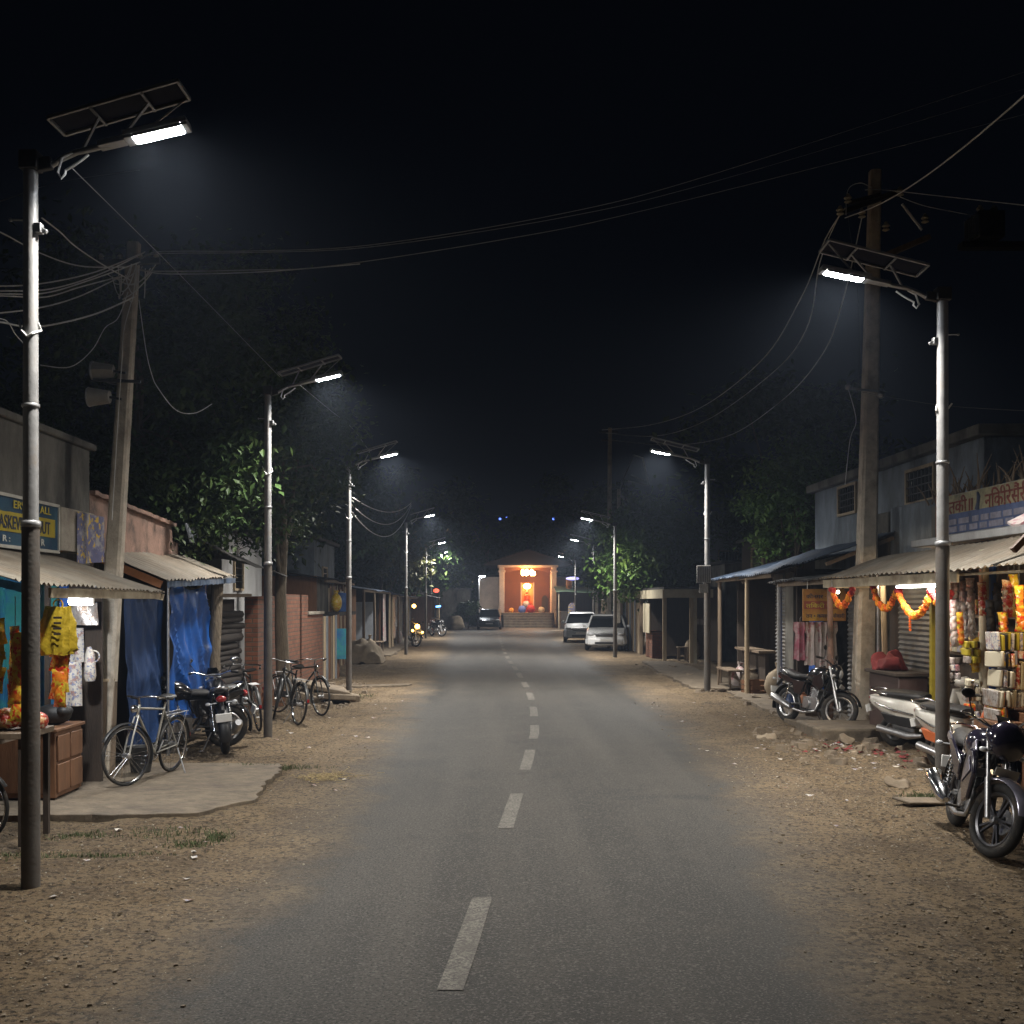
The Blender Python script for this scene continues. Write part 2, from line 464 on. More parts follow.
def m_road(n, L, b):
    g = n.new("ShaderNodeNewGeometry"); pos = g.outputs["Position"]
    a, nz_, ramp = earth_nodes(n, L, pos)
    asp = ramp(nz_(.35, 6), .35, .65, (.015, .0138, .0122), (.028, .0255, .022))
    asp = ramp(nz_(1.3, 8, .7), .5, .75, asp, (.050, .043, .034))
    mpn = n.new("ShaderNodeMapping"); mpn.inputs["Scale"].default_value = (1.6, .09, 1); L.new(pos, mpn.inputs[0])
    sn = n.new("ShaderNodeTexNoise"); sn.inputs["Scale"].default_value = 1.0; sn.inputs["Detail"].default_value = 4; L.new(mpn.outputs[0], sn.inputs["Vector"])
    asp = ramp(sn.outputs[0], .42, .68, asp, (.052, .046, .039))
    asp = ramp(nz_(.5, 3), .60, .66, asp, (.016, .015, .014))
    asp = ramp(nz_(70, 2, .5), .54, .64, asp, (.10, .094, .083))
    asp = ramp(nz_(52, 2, .5), .54, .64, asp, (.008, .008, .008))
    # hairline cracks
    vo = n.new("ShaderNodeTexVoronoi"); vo.feature = 'DISTANCE_TO_EDGE'; vo.inputs["Scale"].default_value = .8
    wv = n.new("ShaderNodeVectorMath"); wv.operation = 'ADD'
    nn = n.new("ShaderNodeTexNoise"); nn.inputs["Scale"].default_value = 2.5; L.new(pos, nn.inputs["Vector"])
    sc = n.new("ShaderNodeVectorMath"); sc.operation = 'SCALE'; sc.inputs[3].default_value = .7
    L.new(nn.outputs["Color"], sc.inputs[0]); L.new(pos, wv.inputs[0]); L.new(sc.outputs[0], wv.inputs[1]); L.new(wv.outputs[0], vo.inputs["Vector"])
    cr = n.new("ShaderNodeMapRange"); cr.inputs[1].default_value = .0; cr.inputs[2].default_value = .012; cr.inputs[3].default_value = .5; cr.inputs[4].default_value = 0
    L.new(vo.outputs["Distance"], cr.inputs[0])
    nm = n.new("ShaderNodeMath"); nm.operation = 'MULTIPLY'
    cg = n.new("ShaderNodeMapRange"); cg.inputs[1].default_value = .5; cg.inputs[2].default_value = .62
    L.new(nz_(.25, 2), cg.inputs[0]); L.new(cg.outputs[0], nm.inputs[0]); L.new(cr.outputs[0], nm.inputs[1])
    x = n.new("ShaderNodeMix"); x.data_type = 'RGBA'; L.new(nm.outputs[0], x.inputs[0]); L.new(asp, x.inputs[6]); x.inputs[7].default_value = (.02, .02, .02, 1)
    # dust blown in from the edge
    at = n.new("ShaderNodeAttribute"); at.attribute_name = "edge"
    s = n.new("ShaderNodeMath"); s.operation = 'MULTIPLY_ADD'; s.inputs[1].default_value = .75; s.inputs[2].default_value = -.375
    L.new(nz_(1.1, 10, .68), s.inputs[0])
    ad = n.new("ShaderNodeMath"); ad.operation = 'ADD'; L.new(at.outputs["Fac"], ad.inputs[0]); L.new(s.outputs[0], ad.inputs[1])
    r = n.new("ShaderNodeMapRange"); r.inputs[1].default_value = .60; r.inputs[2].default_value = 1.10; L.new(ad.outputs[0], r.inputs[0])
    mx = n.new("ShaderNodeMix"); mx.data_type = 'RGBA'; L.new(r.outputs[0], mx.inputs[0]); L.new(x.outputs[2], mx.inputs[6]); L.new(a, mx.inputs[7])
    L.new(mx.outputs[2], b.inputs["Base Color"])
    rm = n.new("ShaderNodeMapRange"); rm.inputs[3].default_value = .68; rm.inputs[4].default_value = .95; L.new(r.outputs[0], rm.inputs[0]); L.new(rm.outputs[0], b.inputs["Roughness"])
    b.inputs["Specular IOR Level"].default_value = .4
    bp = n.new("ShaderNodeBump"); bp.inputs["Strength"].default_value = .9; bp.inputs["Distance"].default_value = .016
    L.new(nz_(60, 6, .7), bp.inputs["Height"])
    bp2 = n.new("ShaderNodeBump"); bp2.inputs["Distance"].default_value = .06; L.new(nz_(13, 9, .72), bp2.inputs["Height"])
    L.new(r.outputs[0], bp2.inputs["Strength"]); L.new(bp.outputs[0], bp2.inputs["Normal"])
    L.new(bp2.outputs[0], b.inputs["Normal"])
MATS["road"] = node_img(bpy.data.materials.new("road"), m_road)
def m_dash(n, L, b):
    g = n.new("ShaderNodeNewGeometry"); a, nz_, ramp = earth_nodes(n, L, g.outputs["Position"])
    c = ramp(nz_(60, 4, .7), .40, .58, (.17, .158, .135), (.042, .038, .034))
    c = ramp(nz_(5, 6, .7), .45, .75, c, (.065, .058, .05))
    L.new(c, b.inputs["Base Color"]); b.inputs["Roughness"].default_value = .8
MATS["dash"] = node_img(bpy.data.materials.new("dash"), m_dash)

# ---------------------------------------------------------------- ground, road
CEN = [(4, -.35), (6.4, -.13), (10.4, .2), (13.75, .475), (16.7, .68), (19.8, .79), (22.9, .85), (25.3, .85), (28.4, .815), (31.9, .77), (37.9, .63), (44.9, .56), (56, .54), (90, .5)]
LED = [(3, -2.05), (5.2, -1.84), (7, -1.66), (8.5, -1.5), (11, -1.57), (19.5, -1.62), (28, -1.6), (46, -1.95), (66, -2.4), (82, -3.2)]
RED = [(3, 1.75), (5.2, 1.9), (7.4, 2.2), (11, 2.7), (16, 3.1), (22.5, 3.3), (46, 3.55), (66, 3.8), (82, 4.6)]
def ground_h(x, y):
    l = interp(LED, y); r = interp(RED, y)
    d = max(l - x, x - r, 0)
    k = min(1, d / 1.2)
    h = k * (.035 * nz3(x * .6, y * .6) + .022 * nz3(x * 2.1, y * 2.1, 3) + .016 * nz3(x * 5.5, y * 5.5, 5) + .016 * nz3(x * 10, y * 10, 9) + .020 * nz3(x * 2.6, y * .16, 7)) - .018 * (1 - k) * 0
    if d <= 0: h = -.006
    else: h -= .006 * (1 - k)
    return h
def surf_h(x, y):
    l = interp(LED, y) - .75; r = interp(RED, y) + .75
    if l < x < r: return .002 + .02 * (1 - (2 * (x - l) / (r - l) - 1) ** 2)
    return ground_h(x, y)
def axis(a, b, st, far, grow=1.25):
    xs = []; x = a
    while x < b: xs.append(x); x += st
    xs.append(b); s = st; x = b
    while x < far: s *= grow; x += s; xs.append(x)
    s = st; x = a; pre = []
    while x > -far: s *= grow; x -= s; pre.append(x)
    return pre[::-1] + xs
xs = axis(-5.6, 6.2, .05, 400); ys = [y for y in axis(4.6, 14, .05, 700, 1.012) if y > -60]
mb = MB()
W = len(ys)
mb.v = [(x, y, ground_h(x, y) if abs(x) < 40 and y < 120 else 0) for x in xs for y in ys]
mb.f = [(i * W + j, (i + 1) * W + j, (i + 1) * W + j + 1, i * W + j + 1) for i in range(len(xs) - 1) for j in range(W - 1)]
ground = mb.build("ground", "earth", smooth=180); tag(ground, kind="structure")
# road sheet, wider than the asphalt: the material turns to dust at the edge
mb = MB(); NX = 34; edge = []
ysr = [-4 + .35 * i for i in range(0, 90)]; ysr += [ysr[-1] + 1.0 * (i + 1) for i in range(63)]
for y in ysr:
    l = interp(LED, y) - .75; r = interp(RED, y) + .75
    for i in range(NX + 1):
        t = i / NX; x = lerp(l, r, t)
        mb.v.append((x, y, .002 + .02 * (1 - (2 * t - 1) ** 2)))
        d = min(x - l, r - x)
        edge.append(max(0, 1.3 - d / 1.7))
for j in range(len(ysr) - 1):
    for i in range(NX):
        a = j * (NX + 1) + i; mb.f.append((a, a + 1, a + NX + 2, a + NX + 1))
road = mb.build("road", "road", smooth=180); tag(road, kind="structure")
att = road.data.attributes.new("edge", 'FLOAT', 'POINT'); att.data.foreach_set("value", edge)
# cross street in front of the temple
mb = MB(); mb.sheet(lambda u, v: (lerp(-30, 30, u), lerp(79, 84.5, v), .018), 20, 3, .012)
tag(mb.build("cross_road", "road"), kind="structure")
# painted dashes: one marking object each would be paint, i.e. part of the road's setting
mb = MB(); y = 2.1; Ls = 1.75
starts = [2.0, 5.6, 9.6, 12.95, 15.9, 19.0] + [22.2 + 3.25 * i for i in range(17)]
for s in starts:
    w2 = .068
    def zz(x, yy):
        l = interp(LED, yy) - .75; r = interp(RED, yy) + .75; t = (x - l) / (r - l); return .006 + .02 * (1 - (2 * t - 1) ** 2)
    n = 6; k = len(mb.v)
    for i in range(n + 1):
        yy = s + Ls * i / n; x = interp(CEN, yy)
        for sx in (-1, 1): mb.v.append((x + sx * w2 + .006 * nz3(yy * 9, sx * 4), yy, zz(x, yy)))
    for i in range(n): mb.f.append((k + 2 * i, k + 2 * i + 1, k + 2 * i + 3, k + 2 * i + 2))
tag(mb.build("road_marking", "dash"), kind="structure")

# ---------------------------------------------------------------- solar street lamps
def lamp_proto():
    t = proto("street_lamp", "x", "street lamp", "solar street lamps along both sides of the road")
    m = MB(); m.tube([(0, 0, -.2), (0, 0, .02), (0, 0, 2.55)], [.064, .064, .060], 18)
    m.build("lower_pole", "pole_lower", t, smooth=40)
    m = MB(); m.tube([(0, 0, 2.54), (0, 0, 4.85), (0, 0, 5.06)], [.053, .049, .049], 18)
    pole = m.build("pole", "pole_paint", t, smooth=40)
    m = MB(); m.lathe([(.062, 2.53), (.068, 2.54), (.068, 2.565), (.062, 2.575)], n=16)
    m.build("collar", "galv", pole, smooth=40)
    m = MB(); m.lathe([(.058, 3.36), (.061, 3.365), (.061, 3.378), (.058, 3.385)], n=12)
    m.build("collar", "galv", pole, smooth=40)
    m = MB(); m.obox((.06, -.01, 4.60), (.05, .06, .07)); m.obox((.095, -.01, 4.585), (.05, .03, .03), (0, .5, 0))
    m.build("clamp", "galv", t, bevel=.006)
    m = MB(); m.tube([(0, 0, 4.66), (-.10, 0, 4.665), (-.13, 0, 4.665)], .007, 6); m.ball((-.14, 0, 4.665), .014)
    m.build("bolt", "galv", t, smooth=True)
    m = MB(); m.tube([(.05, 0, 3.95), (.065, .02, 3.9), (.03, -.06, 3.86), (.0, -.065, 3.84), (-.04, -.05, 3.88), (-.085, .0, 3.97)], .008, 6)
    m.build("tie_wire", "wire", t, smooth=True)
    m = MB(); m.obox((0, 0, 5.07), (.13, .12, .13)); m.obox((.09, 0, 5.05), (.12, .05, .09), (0, -.2, 0))
    m.build("pole_cap", "dark_metal", t, bevel=.01)
    # arm: straight rise then along under the panel
    m = MB(); arm = [(.05, 0, 5.02), (.14, 0, 5.04), (.22, 0, 5.09), (.32, 0, 5.135), (.44, 0, 5.16), (.6, 0, 5.205)]
    m.tube(arm, .021, 10); m.build("arm", "galv", t, smooth=True)
    m = MB(); m.tube([(.30, -.03, 5.12), (.23, -.035, 5.08), (.20, -.03, 4.98), (.225, -.03, 4.94), (.25, -.03, 4.97), (.25, -.02, 5.0), (.30, -.02, 5.03), (.36, -.02, 5.07), (.41, -.02, 5.11)], .009, 6)
    m.build("cable_loop", "wire", t, smooth=True)
    # solar panel: framed, tilted up toward the road, above the lamp head
    pr = thing("solar_panel", (0, 0, 0), None, None); pr.parent = t; del ORG[pr.name]; ORG[pr.name] = Vector((0, 0, 0))
    tl = R(16)
    def pp(u, v, h=0):  # u along the panel, v across, h normal
        c = Vector((.62, .0, 5.44)); ex = Vector((math.cos(tl), 0, math.sin(tl))); ey = Vector((0, 1, 0)).normalized()
        ey = Vector((-.0, math.cos(R(3)), math.sin(R(3)))); en = ex.cross(ey)
        return c + ex * u + ey * v + en * h
    L2, W2 = .46, .155
    m = MB(); m.loft([[pp(-L2, -W2, .008), pp(L2, -W2, .008), pp(L2, W2, .008), pp(-L2, W2, .008)], [pp(-L2, -W2, .016), pp(L2, -W2, .016), pp(L2, W2, .016), pp(-L2, W2, .016)]])
    m.build("cell_sheet", "panel_cell", pr)
    m = MB()
    for a, b in (((-L2, -W2), (L2, -W2)), ((L2, -W2), (L2, W2)), ((L2, W2), (-L2, W2)), ((-L2, W2), (-L2, -W2))):
        m.bar(pp(*a), pp(*b), .02, .026)
    for u in (-.16, .2): m.bar(pp(u, -W2, -.016), pp(u, W2, -.016), .02, .014)
    m.build("panel_frame", "galv", pr, bevel=.003)
    for a_, b_, w_ in ((pp(-.16, 0, -.02), (.36, 0, 5.15), .03), (pp(.2, 0, -.02), (.62, 0, 5.22), .03), (pp(.44, .1, -.02), (.78, 0, 5.27), .012)):
        m = MB(); m.bar(a_, b_, w_, .012); m.build("bracket", "galv", t)
    # driver box between arm and head
    hd = R(13)
    def hp(u, v, h): 
        c = Vector((.40, 0, 5.15)); ex = Vector((math.cos(hd), 0, math.sin(hd))); en = Vector((-math.sin(hd), 0, math.cos(hd)))
        return c + ex * u + Vector((0, 1, 0)) * v + en * h
    def slab(m, u0, u1, v, h0, h1):
        m.loft([[hp(u0, -v, h0), hp(u1, -v, h0), hp(u1, v, h0), hp(u0, v, h0)], [hp(u0, -v, h1), hp(u1, -v, h1), hp(u1, v, h1), hp(u0, v, h1)]])
    m = MB(); slab(m, .08, .27, .05, -.012, .03); m.build("driver_box", "galv", t, bevel=.006)
    m = MB(); slab(m, .27, .72, .072, .012, .05); slab(m, .27, .33, .072, -.012, .012); slab(m, .675, .72, .072, -.012, .012)
    slab(m, .33, .675, .0, 0, 0)
    for s in (-1, 1):
        m.loft([[hp(.33, s * .058, -.012), hp(.675, s * .058, -.012), hp(.675, s * .072, -.012), hp(.33, s * .072, -.012)], [hp(.33, s * .058, .012), hp(.675, s * .058, .012), hp(.675, s * .072, .012), hp(.33, s * .072, .012)]])
    head = m.build("lamp_head", "galv", t, bevel=.005)
    m = MB(); slab(m, .332, .673, .0575, -.016, .011); m.build("lens", "led", head, bevel=.008)
    ld = bpy.data.lights.new("lamp_light", 'AREA'); ld.shape = 'RECTANGLE'; ld.size = .34; ld.size_y = .11
    ld.energy = LAMP_W; ld.spread = R(148); ld.color = (1.0, .95, .87)
    lo = bpy.data.objects.new("lamp_light", ld); C.objects.link(lo); lo.parent = t
    lo.location = hp(.5, 0, -.024); lo.rotation_euler = (0, -hd, 0)
    return t
LAMP_W = 330; HAZE = 0.0010
lp = lamp_proto()
LL = [(7.64, -3.19, 1.0), (16.2, -3.27, 1.01), (24.4, -3.13, 1.0), (41.5, -3.17, 1.0), (60.6, -3.53, 1.0), (72, -3.85, 1.0)]
near_light = [c_ for c_ in lp.children if c_.type == 'LIGHT'][0]
RL = [(11.4, 4.69, 1.025), (24.3, 4.80, 1.01), (40, 4.55, .955), (57.8, 5.46, 1.0), (79, 6.15, 1.0)]
lab_l = ["tall solar street lamp on bare earth in front of the snack kiosk", "solar street lamp between the parked bicycles, by the brick wall",
         "solar street lamp past the brick wall, beside the plank fence", "solar street lamp beside the shack with the blue roof and the lit scooter",
         "solar street lamp in front of the dark barn, second to last of the left row", "farthest solar street lamp of the left row, lamp just under its neighbour's"]
lab_r = ["tall solar street lamp behind the black motorcycle, in front of the garland shop", "solar street lamp with a small white notice board, by the dark sheds",
         "solar street lamp standing in front of the white pickup truck", "solar street lamp before the dark trunk, second to last of the right row",
         "farthest solar street lamp of the right row, its lamp beside the temple gable"]
first = True
for (Y, X, sc), lab in zip(LL, lab_l):
    o = lp if first else dup(lp); first = False
    if Y > 10: lp2 = o
    put(o, (X, Y, -.01), R(rnd.uniform(-2, 2)) if Y > 10 else 0, lab, scale=(1, 1, sc))
mat("wire_mid", (.38, .38, .36), .6, .2, 3)
far_data = [c_ for c_ in lp2.children if c_.type == 'LIGHT'][0].data.copy(); far_data.energy = LAMP_W * 1.35
near_light.data = near_light.data.copy(); near_light.data.energy = LAMP_W * .72   # nearest head turned down to darken the foreground
for (Y, X, sc), lab in zip(RL, lab_r):
    put(dup(lp2), (X, Y, -.01), PI + R(rnd.uniform(-2, 2)), lab, scale=(1.15, 1.1, sc))
for o in list(C.objects):
    if o.type == 'LIGHT' and o.parent is not None and o.parent.location.y > 20: o.data = far_data
# ---------------------------------------------------------------- building helpers
def text(name, s, m, parent, o, right, up, w_, h_, ext=.002, bold=0.0, sq=None):
    """lettering: o = lower left corner, right/up = directions, fitted into w_ x h_"""
    cu = bpy.data.curves.new("t", 'FONT'); cu.body = s; cu.extrude = .01; cu.offset = bold; cu.resolution_u = 3
    ob = bpy.data.objects.new("t", cu); C.objects.link(ob)
    bpy.context.view_layer.update()
    me = bpy.data.meshes.new_from_object(ob.evaluated_get(bpy.context.evaluated_depsgraph_get()))
    bpy.data.objects.remove(ob)
    vs = [v.co.copy() for v in me.vertices]; fs = [tuple(p.vertices) for p in me.polygons]
    bpy.data.meshes.remove(me); bpy.data.curves.remove(cu)
    if not vs: return None
    x0 = min(v.x for v in vs); x1 = max(v.x for v in vs); y0 = min(v.y for v in vs); y1 = max(v.y for v in vs)
    right = Vector(right).normalized(); up = Vector(up).normalized(); n = right.cross(up)
    mb = MB()
    mb.add([Vector(o) + right * ((v.x - x0) / (x1 - x0) * w_) + up * ((v.y - y0) / (y1 - y0) * h_) + n * (v.z / .01 * ext) for v in vs], fs)
    return mb.build(name, m, parent)
def shutter_mb(a, b, z0, z1, out):
    """rolling shutter between ground points a and b, ribbed, pushed out along `out`"""
    a = Vector(a); b = Vector(b); o = Vector(out)
    nr = int((z1 - z0) / .075); mb = MB()
    def fn(u, v):
        p = a.lerp(b, u); k = (v * nr * 4) % 4
        return Vector((p.x, p.y, lerp(z0, z1, v))) + o * (.014 * math.sin(v * nr * 2 * PI))
    return mb.sheet(fn, 1, nr * 4, .006, o)
def shack(name, label, cat, xf, y0, y1, depth, side, hf, hb, wall, roof, over=.5, front=(), group=None, gable=True, back=True):
    """low roadside shack: side -1 stands left of the road, +1 right; front = list of (kind, y0, y1, material)"""
    t = thing(name, (xf, (y0 + y1) / 2, 0), label, cat, group)
    xb = xf + side * depth
    m = MB()
    if back: m.box(min(xb, xb + side * .1), max(xb, xb + side * .1), y0, y1, -.1, hb - .06)
    m.box(min(xf, xb), max(xf, xb), y1 - .1, y1, -.1, hf - .04)
    m.box(min(xf, xb), max(xf, xb), y0, y0 + .1, -.1, hf - .04)
    m.build("wall", wall, t)
    xe = xf - side * over; he = hf - .12
    m = MB(); corr(m, (xe, y0 - .2, he), (xe, y1 + .2, he + rnd.uniform(-.04, .04)), (xb + side * .1, y1 + .2, hb), (xb + side * .1, y0 - .2, hb), (y1 - y0) / .16, .018, wob=.02)
    m.build("roof", roof, t, smooth=60)
    m = MB(); m.bar((xf - side * over * .8, y0, he - .05), (xf - side * over * .8, y1, he - .05), .07, .08); m.build("beam", "wood_grey", t)
    for k, a, b, mt in front:
        if k == 'shutter':
            shutter_mb((xf, a, 0), (xf, b, 0), .05, hf - .3, (-side, 0, 0)).build("shutter", mt, t, smooth=60)
            q = MB(); q.box(xf - .07, xf + .07, a, b, hf - .32, hf - .1); q.build("shutter_box", mt, t, bevel=.02)
        elif k == 'wall':
            q = MB(); q.box(xf - .05, xf + .05, a, b, -.1, hf - .1); q.build("wall_panel", mt, t)
        elif k == 'low':
            q = MB(); q.box(xf - .05, xf + .05, a, b, -.1, .9); q.build("counter", mt, t, bevel=.01)
            q = MB(); q.box(xf - .2, xf + .2, a - .05, b + .05, .9, .95); q.build("counter_top", "wood_grey", t)
        elif k == 'post':
            q = MB(); x = xf - side * over * .8
            q.tube([(x, a, -.1), (x + .05 * nz3(a * 3, 1), a, 1), (x, a, he - .02)], [.055, .05, .045], 8); q.build("post", mt, t, smooth=60)
        elif k == 'door':
            q = MB(); q.box(xf - side * .05 - .02, xf - side * .05 + .02, a, b, .02, 1.95)
            d = q.build("door", mt, t, bevel=.004)
            q = MB()
            for z in (.35, 1.0, 1.65): q.box(xf - side * .085 - .012, xf - side * .085 + .012, a + .03, b - .03, z, z + .08)
            q.build("door_batten", mt, d)
        elif k == 'cloth':
            q = MB(); ss = rnd.random() * 9
            q.sheet(lambda u, v: (xf - side * (over * .7 + .05 * math.sin(u * 17 + ss) * (1 - v)), lerp(a, b, u), lerp(.4, he - .1, v) + .05 * nz3(u * 3, ss) * (1 - v)), 20, 6, .004, (1, 0, 0))
            q.build("hanging_cloth", mt, t, smooth=True)
        elif k == 'picket':
            n = int((b - a) / .28)
            for i in range(n):
                q = MB(); yy = lerp(a, b, (i + .5) / n); hh = hf - .25 + rnd.uniform(-.12, .05)
                q.obox((xf - side * .03, yy, hh / 2), (.03, .15 + rnd.uniform(-.03, .03), hh), (0, rnd.uniform(-.03, .03), rnd.uniform(-.1, .1)))
                q.build("plank", mt if i % 3 else "wood_pale", t)
    return t

# ---------------------------------------------------------------- left: kiosk building
b1 = thing("concrete_building", (-7, 10, 0), "bare grey concrete upper storey behind the kiosk with the blue sign", "building")
m = MB(); m.box(-10, -4.75, 3.5, 13.06, 2.42, 3.80); m.build("wall", "plaster_grey", b1, bevel=.02)
m = MB(); m.box(-10, -6.6, 3.5, 13.0, -.1, 2.42); m.box(-6.6, -5.1, 12.75, 12.95, -.1, 2.42); m.build("ground_floor_wall", "plaster_grey", b1)
m = MB(); m.box(-10.1, -4.70, 3.4, 13.16, 3.80, 3.88); m.build("parapet", "plaster_grey", b1, bevel=.02)
m = MB(); m.box(-4.75, -4.58, 11.75, 12.75, 2.55, 3.02); m.build("pillar", "concrete", b1, bevel=.01)
# blue and yellow board
sg = thing("shop_sign", (-4.62, 11, 2.5), "blue shop board with a yellow lettered band above the tin awning", "sign")
m = MB(); m.box(-4.66, -4.60, 8.3, 11.72, 2.53, 3.02); m.build("board", mat("sign_blue", (.010, .040, .09), .6, .25, 5, col2=(.014, .07, .11), c2scale=2), sg, bevel=.004)
m = MB()
m.bar((-4.60, 8.3, 3.02), (-4.60, 11.73, 3.02), .03, .03); m.bar((-4.60, 8.3, 2.53), (-4.60, 11.73, 2.53), .03, .03)
m.bar((-4.60, 11.72, 2.53), (-4.60, 11.72, 3.02), .03, .03); m.build("board_frame", mat("sign_frame", (.45, .43, .38), .6, .2, 8), sg)
m = MB(); m.sheet(lambda u, v: (-4.594, lerp(8.5, 11.62, u), 2.675 + v * (.19 + .02 * nz3(u * 12, 1)) + .008 * nz3(u * 9, 5)), 40, 2, .003, (1, 0, 0))
m.build("band", mat("sign_yellow", (.36, .28, .02), .5, .2, 8), sg)
mat("ink_dark", (.02, .03, .06), .6, .2, 8); mat("ink_yellow", (.5, .40, .05), .6, .2, 8); mat("ink_green", (.16, .28, .06), .6, .2, 8); mat("ink_white", (.5, .5, .46), .6, .2, 8)
text("lettering", "ASKEVELE·NUUT", "ink_dark", sg, (-4.589, 10.28, 2.70), (0, 1, 0), (0, 0, 1), 1.20, .13, bold=.012)
text("lettering", "HIEKUBASKEVE", "ink_dark", sg, (-4.589, 8.6, 2.70), (0, 1, 0), (0, 0, 1), 1.55, .13, bold=.012)
text("top_lettering", "ER¶ LIN ALL", "ink_yellow", sg, (-4.589, 10.6, 2.885), (0, 1, 0), (0, 0, 1), .9, .10, bold=.01)
text("small_lettering", "R", "ink_white", sg, (-4.589, 11.25, 2.575), (0, 1, 0), (0, 0, 1), .09, .07, bold=.02)
text("small_lettering", "R :", "ink_white", sg, (-4.589, 10.36, 2.575), (0, 1, 0), (0, 0, 1), .16, .06, bold=.02)
m = MB(); m.sheet(lambda u, v: (-4.56 + .02 * math.sin(u * 9), lerp(12.15, 12.98, u), lerp(2.42 + .05 * u, 3.0, v)), 8, 4, .004, (1, 0, 0))
tag(m.build("poster", "blue_card", smooth=True), "faded blue and white poster sheet hung on the pillar right of the blue board", "poster")

# ---------------------------------------------------------------- snack kiosk
kk = thing("snack_kiosk", (-4.7, 10.5, 0), "roadside snack kiosk with brown tin awning, teal panels and bright tube lamp", "kiosk")
m = MB(); corr(m, (-3.55, 8.2, 2.16), (-3.55, 12.0, 2.11), (-4.72, 12.0, 2.50), (-4.72, 8.2, 2.56), 36, .012, wob=.012)
m.build("awning", "roof_tin", kk, smooth=60)
m = MB(); m.obox((-3.60, 10.5, 2.075), (.03, 3.0, .085)); m.obox((-4.05, 12.0, 2.15), (1.0, .03, .07), (0, .2, 0)); m.build("fascia", "fascia", kk, bevel=.004)
m = MB(); m.box(-4.58, -4.50, 11.70, 11.76, 0, 2.3); m.build("post", "blue_paint", kk, bevel=.004)
m = MB(); m.box(-4.70, -4.65, 11.6, 11.65, 0, 2.3); m.build("post", "wood_dark", kk)
m = MB(); m.box(-6.6, -4.62, 12.0, 12.06, 0, 2.4); m.build("back_panel", "teal", kk)
m = MB(); m.box(-4.62, -4.22, 11.95, 12.0, 0, 2.2); m.build("back_board", "wood_dark", kk)
m = MB(); m.box(-6.6, -4.45, 9.4, 9.8, .0, .78); m.build("counter", "wood_brown", kk, bevel=.01)
m = MB(); m.box(-6.65, -4.2, 9.35, 9.95, .78, .82); m.build("counter_top", "wood_grey", kk)
for i, x in enumerate((-4.66, -4.95, -5.3, -5.8)):
    m = MB(); m.box(x, x + .035, 11.90, 11.95, 0, 2.3); m.build("stud", "blue_paint" if i % 2 else "teal", kk)
m = MB(); m.sheet(lambda u, v: (lerp(-4.7, -3.7, u), 9.1 + .02 * math.sin(u * 30), 2.32 - .20 * u - v * (.07 + .02 * nz3(u * 9, 2))), 26, 3, .004, (0, 1, 0))
m.build("plastic_strip", mat("plastic_blue", (.08, .25, .5), .35, .3, 10, .4, 20), kk, smooth=True)
# lamp: short bright tube on a batten, its light comes from the tube
tl = thing("tube_lamp", (-3.98, 10.6, 2.02), "short bright white tube lamp under the kiosk awning", "lamp")
m = MB(); m.box(-4.06, -3.84, 10.64, 10.68, 1.97, 2.08); m.build("batten", "white_paint", tl, bevel=.004)
m = MB(); m.tube([(-4.05, 10.60, 2.01), (-3.85, 10.60, 2.015)], .038, 10); m.build("tube", "tube", tl, smooth=True)
def lampl(name, parent, loc, e, col, r=.04):
    l = bpy.data.lights.new(name, 'POINT'); l.energy = e; l.color = col; l.shadow_soft_size = r
    o = bpy.data.objects.new(name, l); C.objects.link(o); o.parent = parent; o.location = Vector(loc) - org(parent); return o
lampl("tube_light", tl, (-3.985, 10.50, 1.96), 95, (.92, .96, 1), .05)

# packet strips
def strip(x, y, z, n, w_, h_, mt, label, step=None, name="packet_strip", grp="strips of snack packets hanging under the kiosk awning"):
    t = thing(name, (x, y, z), label, "snack packets", grp)
    m = MB(); m.tube([(x, y, z + .25), (x, y, z - n * (step or h_ * .55))], .004, 5); m.build("string", "wire_dark", t)
    for i in range(n):
        q = MB(); zc = z - i * (step or h_ * .55) - h_ / 2; ry = rnd.uniform(-.15, .15); tilt = rnd.uniform(-.25, .1); rzz = rnd.uniform(-.5, .5)
        M = Euler((tilt, ry, rzz)).to_matrix()
        def fn(u, v, s):
            b_ = (math.sin(PI * u) ** .6) * (math.sin(PI * v) ** .6)
            pin = 1 - .12 * math.sin(PI * v)
            return Vector(((u - .5) * w_ * pin, s * (.035 * b_ + .002) * (1 + .4 * nz3(u * 5, v * 5, i)), (v - .5) * h_))
        for s in (-1, 1):
            g = [[Vector((x, y - .01 * i, zc)) + M @ fn(a / 6, b / 8, s) for b in range(9)] for a in range(7)]
            vs = [p for r_ in g for p in r_]
            q.add(vs, [(a * 9 + b, (a + 1) * 9 + b, (a + 1) * 9 + b + 1, a * 9 + b + 1) for a in range(6) for b in range(8)])
        q.build("packet", mt, t, smooth=True)
    return t
strip(-4.13, 9.15, 1.86, 5, .20, .22, "yellow_pack", "yellow packet strip at the left picture edge of the kiosk", .13)
strip(-3.97, 9.2, 1.80, 5, .10, .2, "red_pack", "narrow dark red packet strip between yellow and orange ones", .12)
strip(-3.86, 9.12, 1.75, 5, .22, .22, "orange_pack", "orange and cream packet strip left of the lamp post", .13)
strip(-3.60, 9.25, 1.80, 5, .14, .2, "orange_pack", "orange packet strip directly right of the lamp post", .12)
strip(-3.72, 9.5, 1.84, 5, .14, .2, "red_pack", "short red packet strip half hidden by the lamp post", .12)
t = thing("yellow_bag", (-3.5, 9.2, 1.8), "big crumpled yellow bag hanging from the kiosk's blue post", "bag")
m = MB()
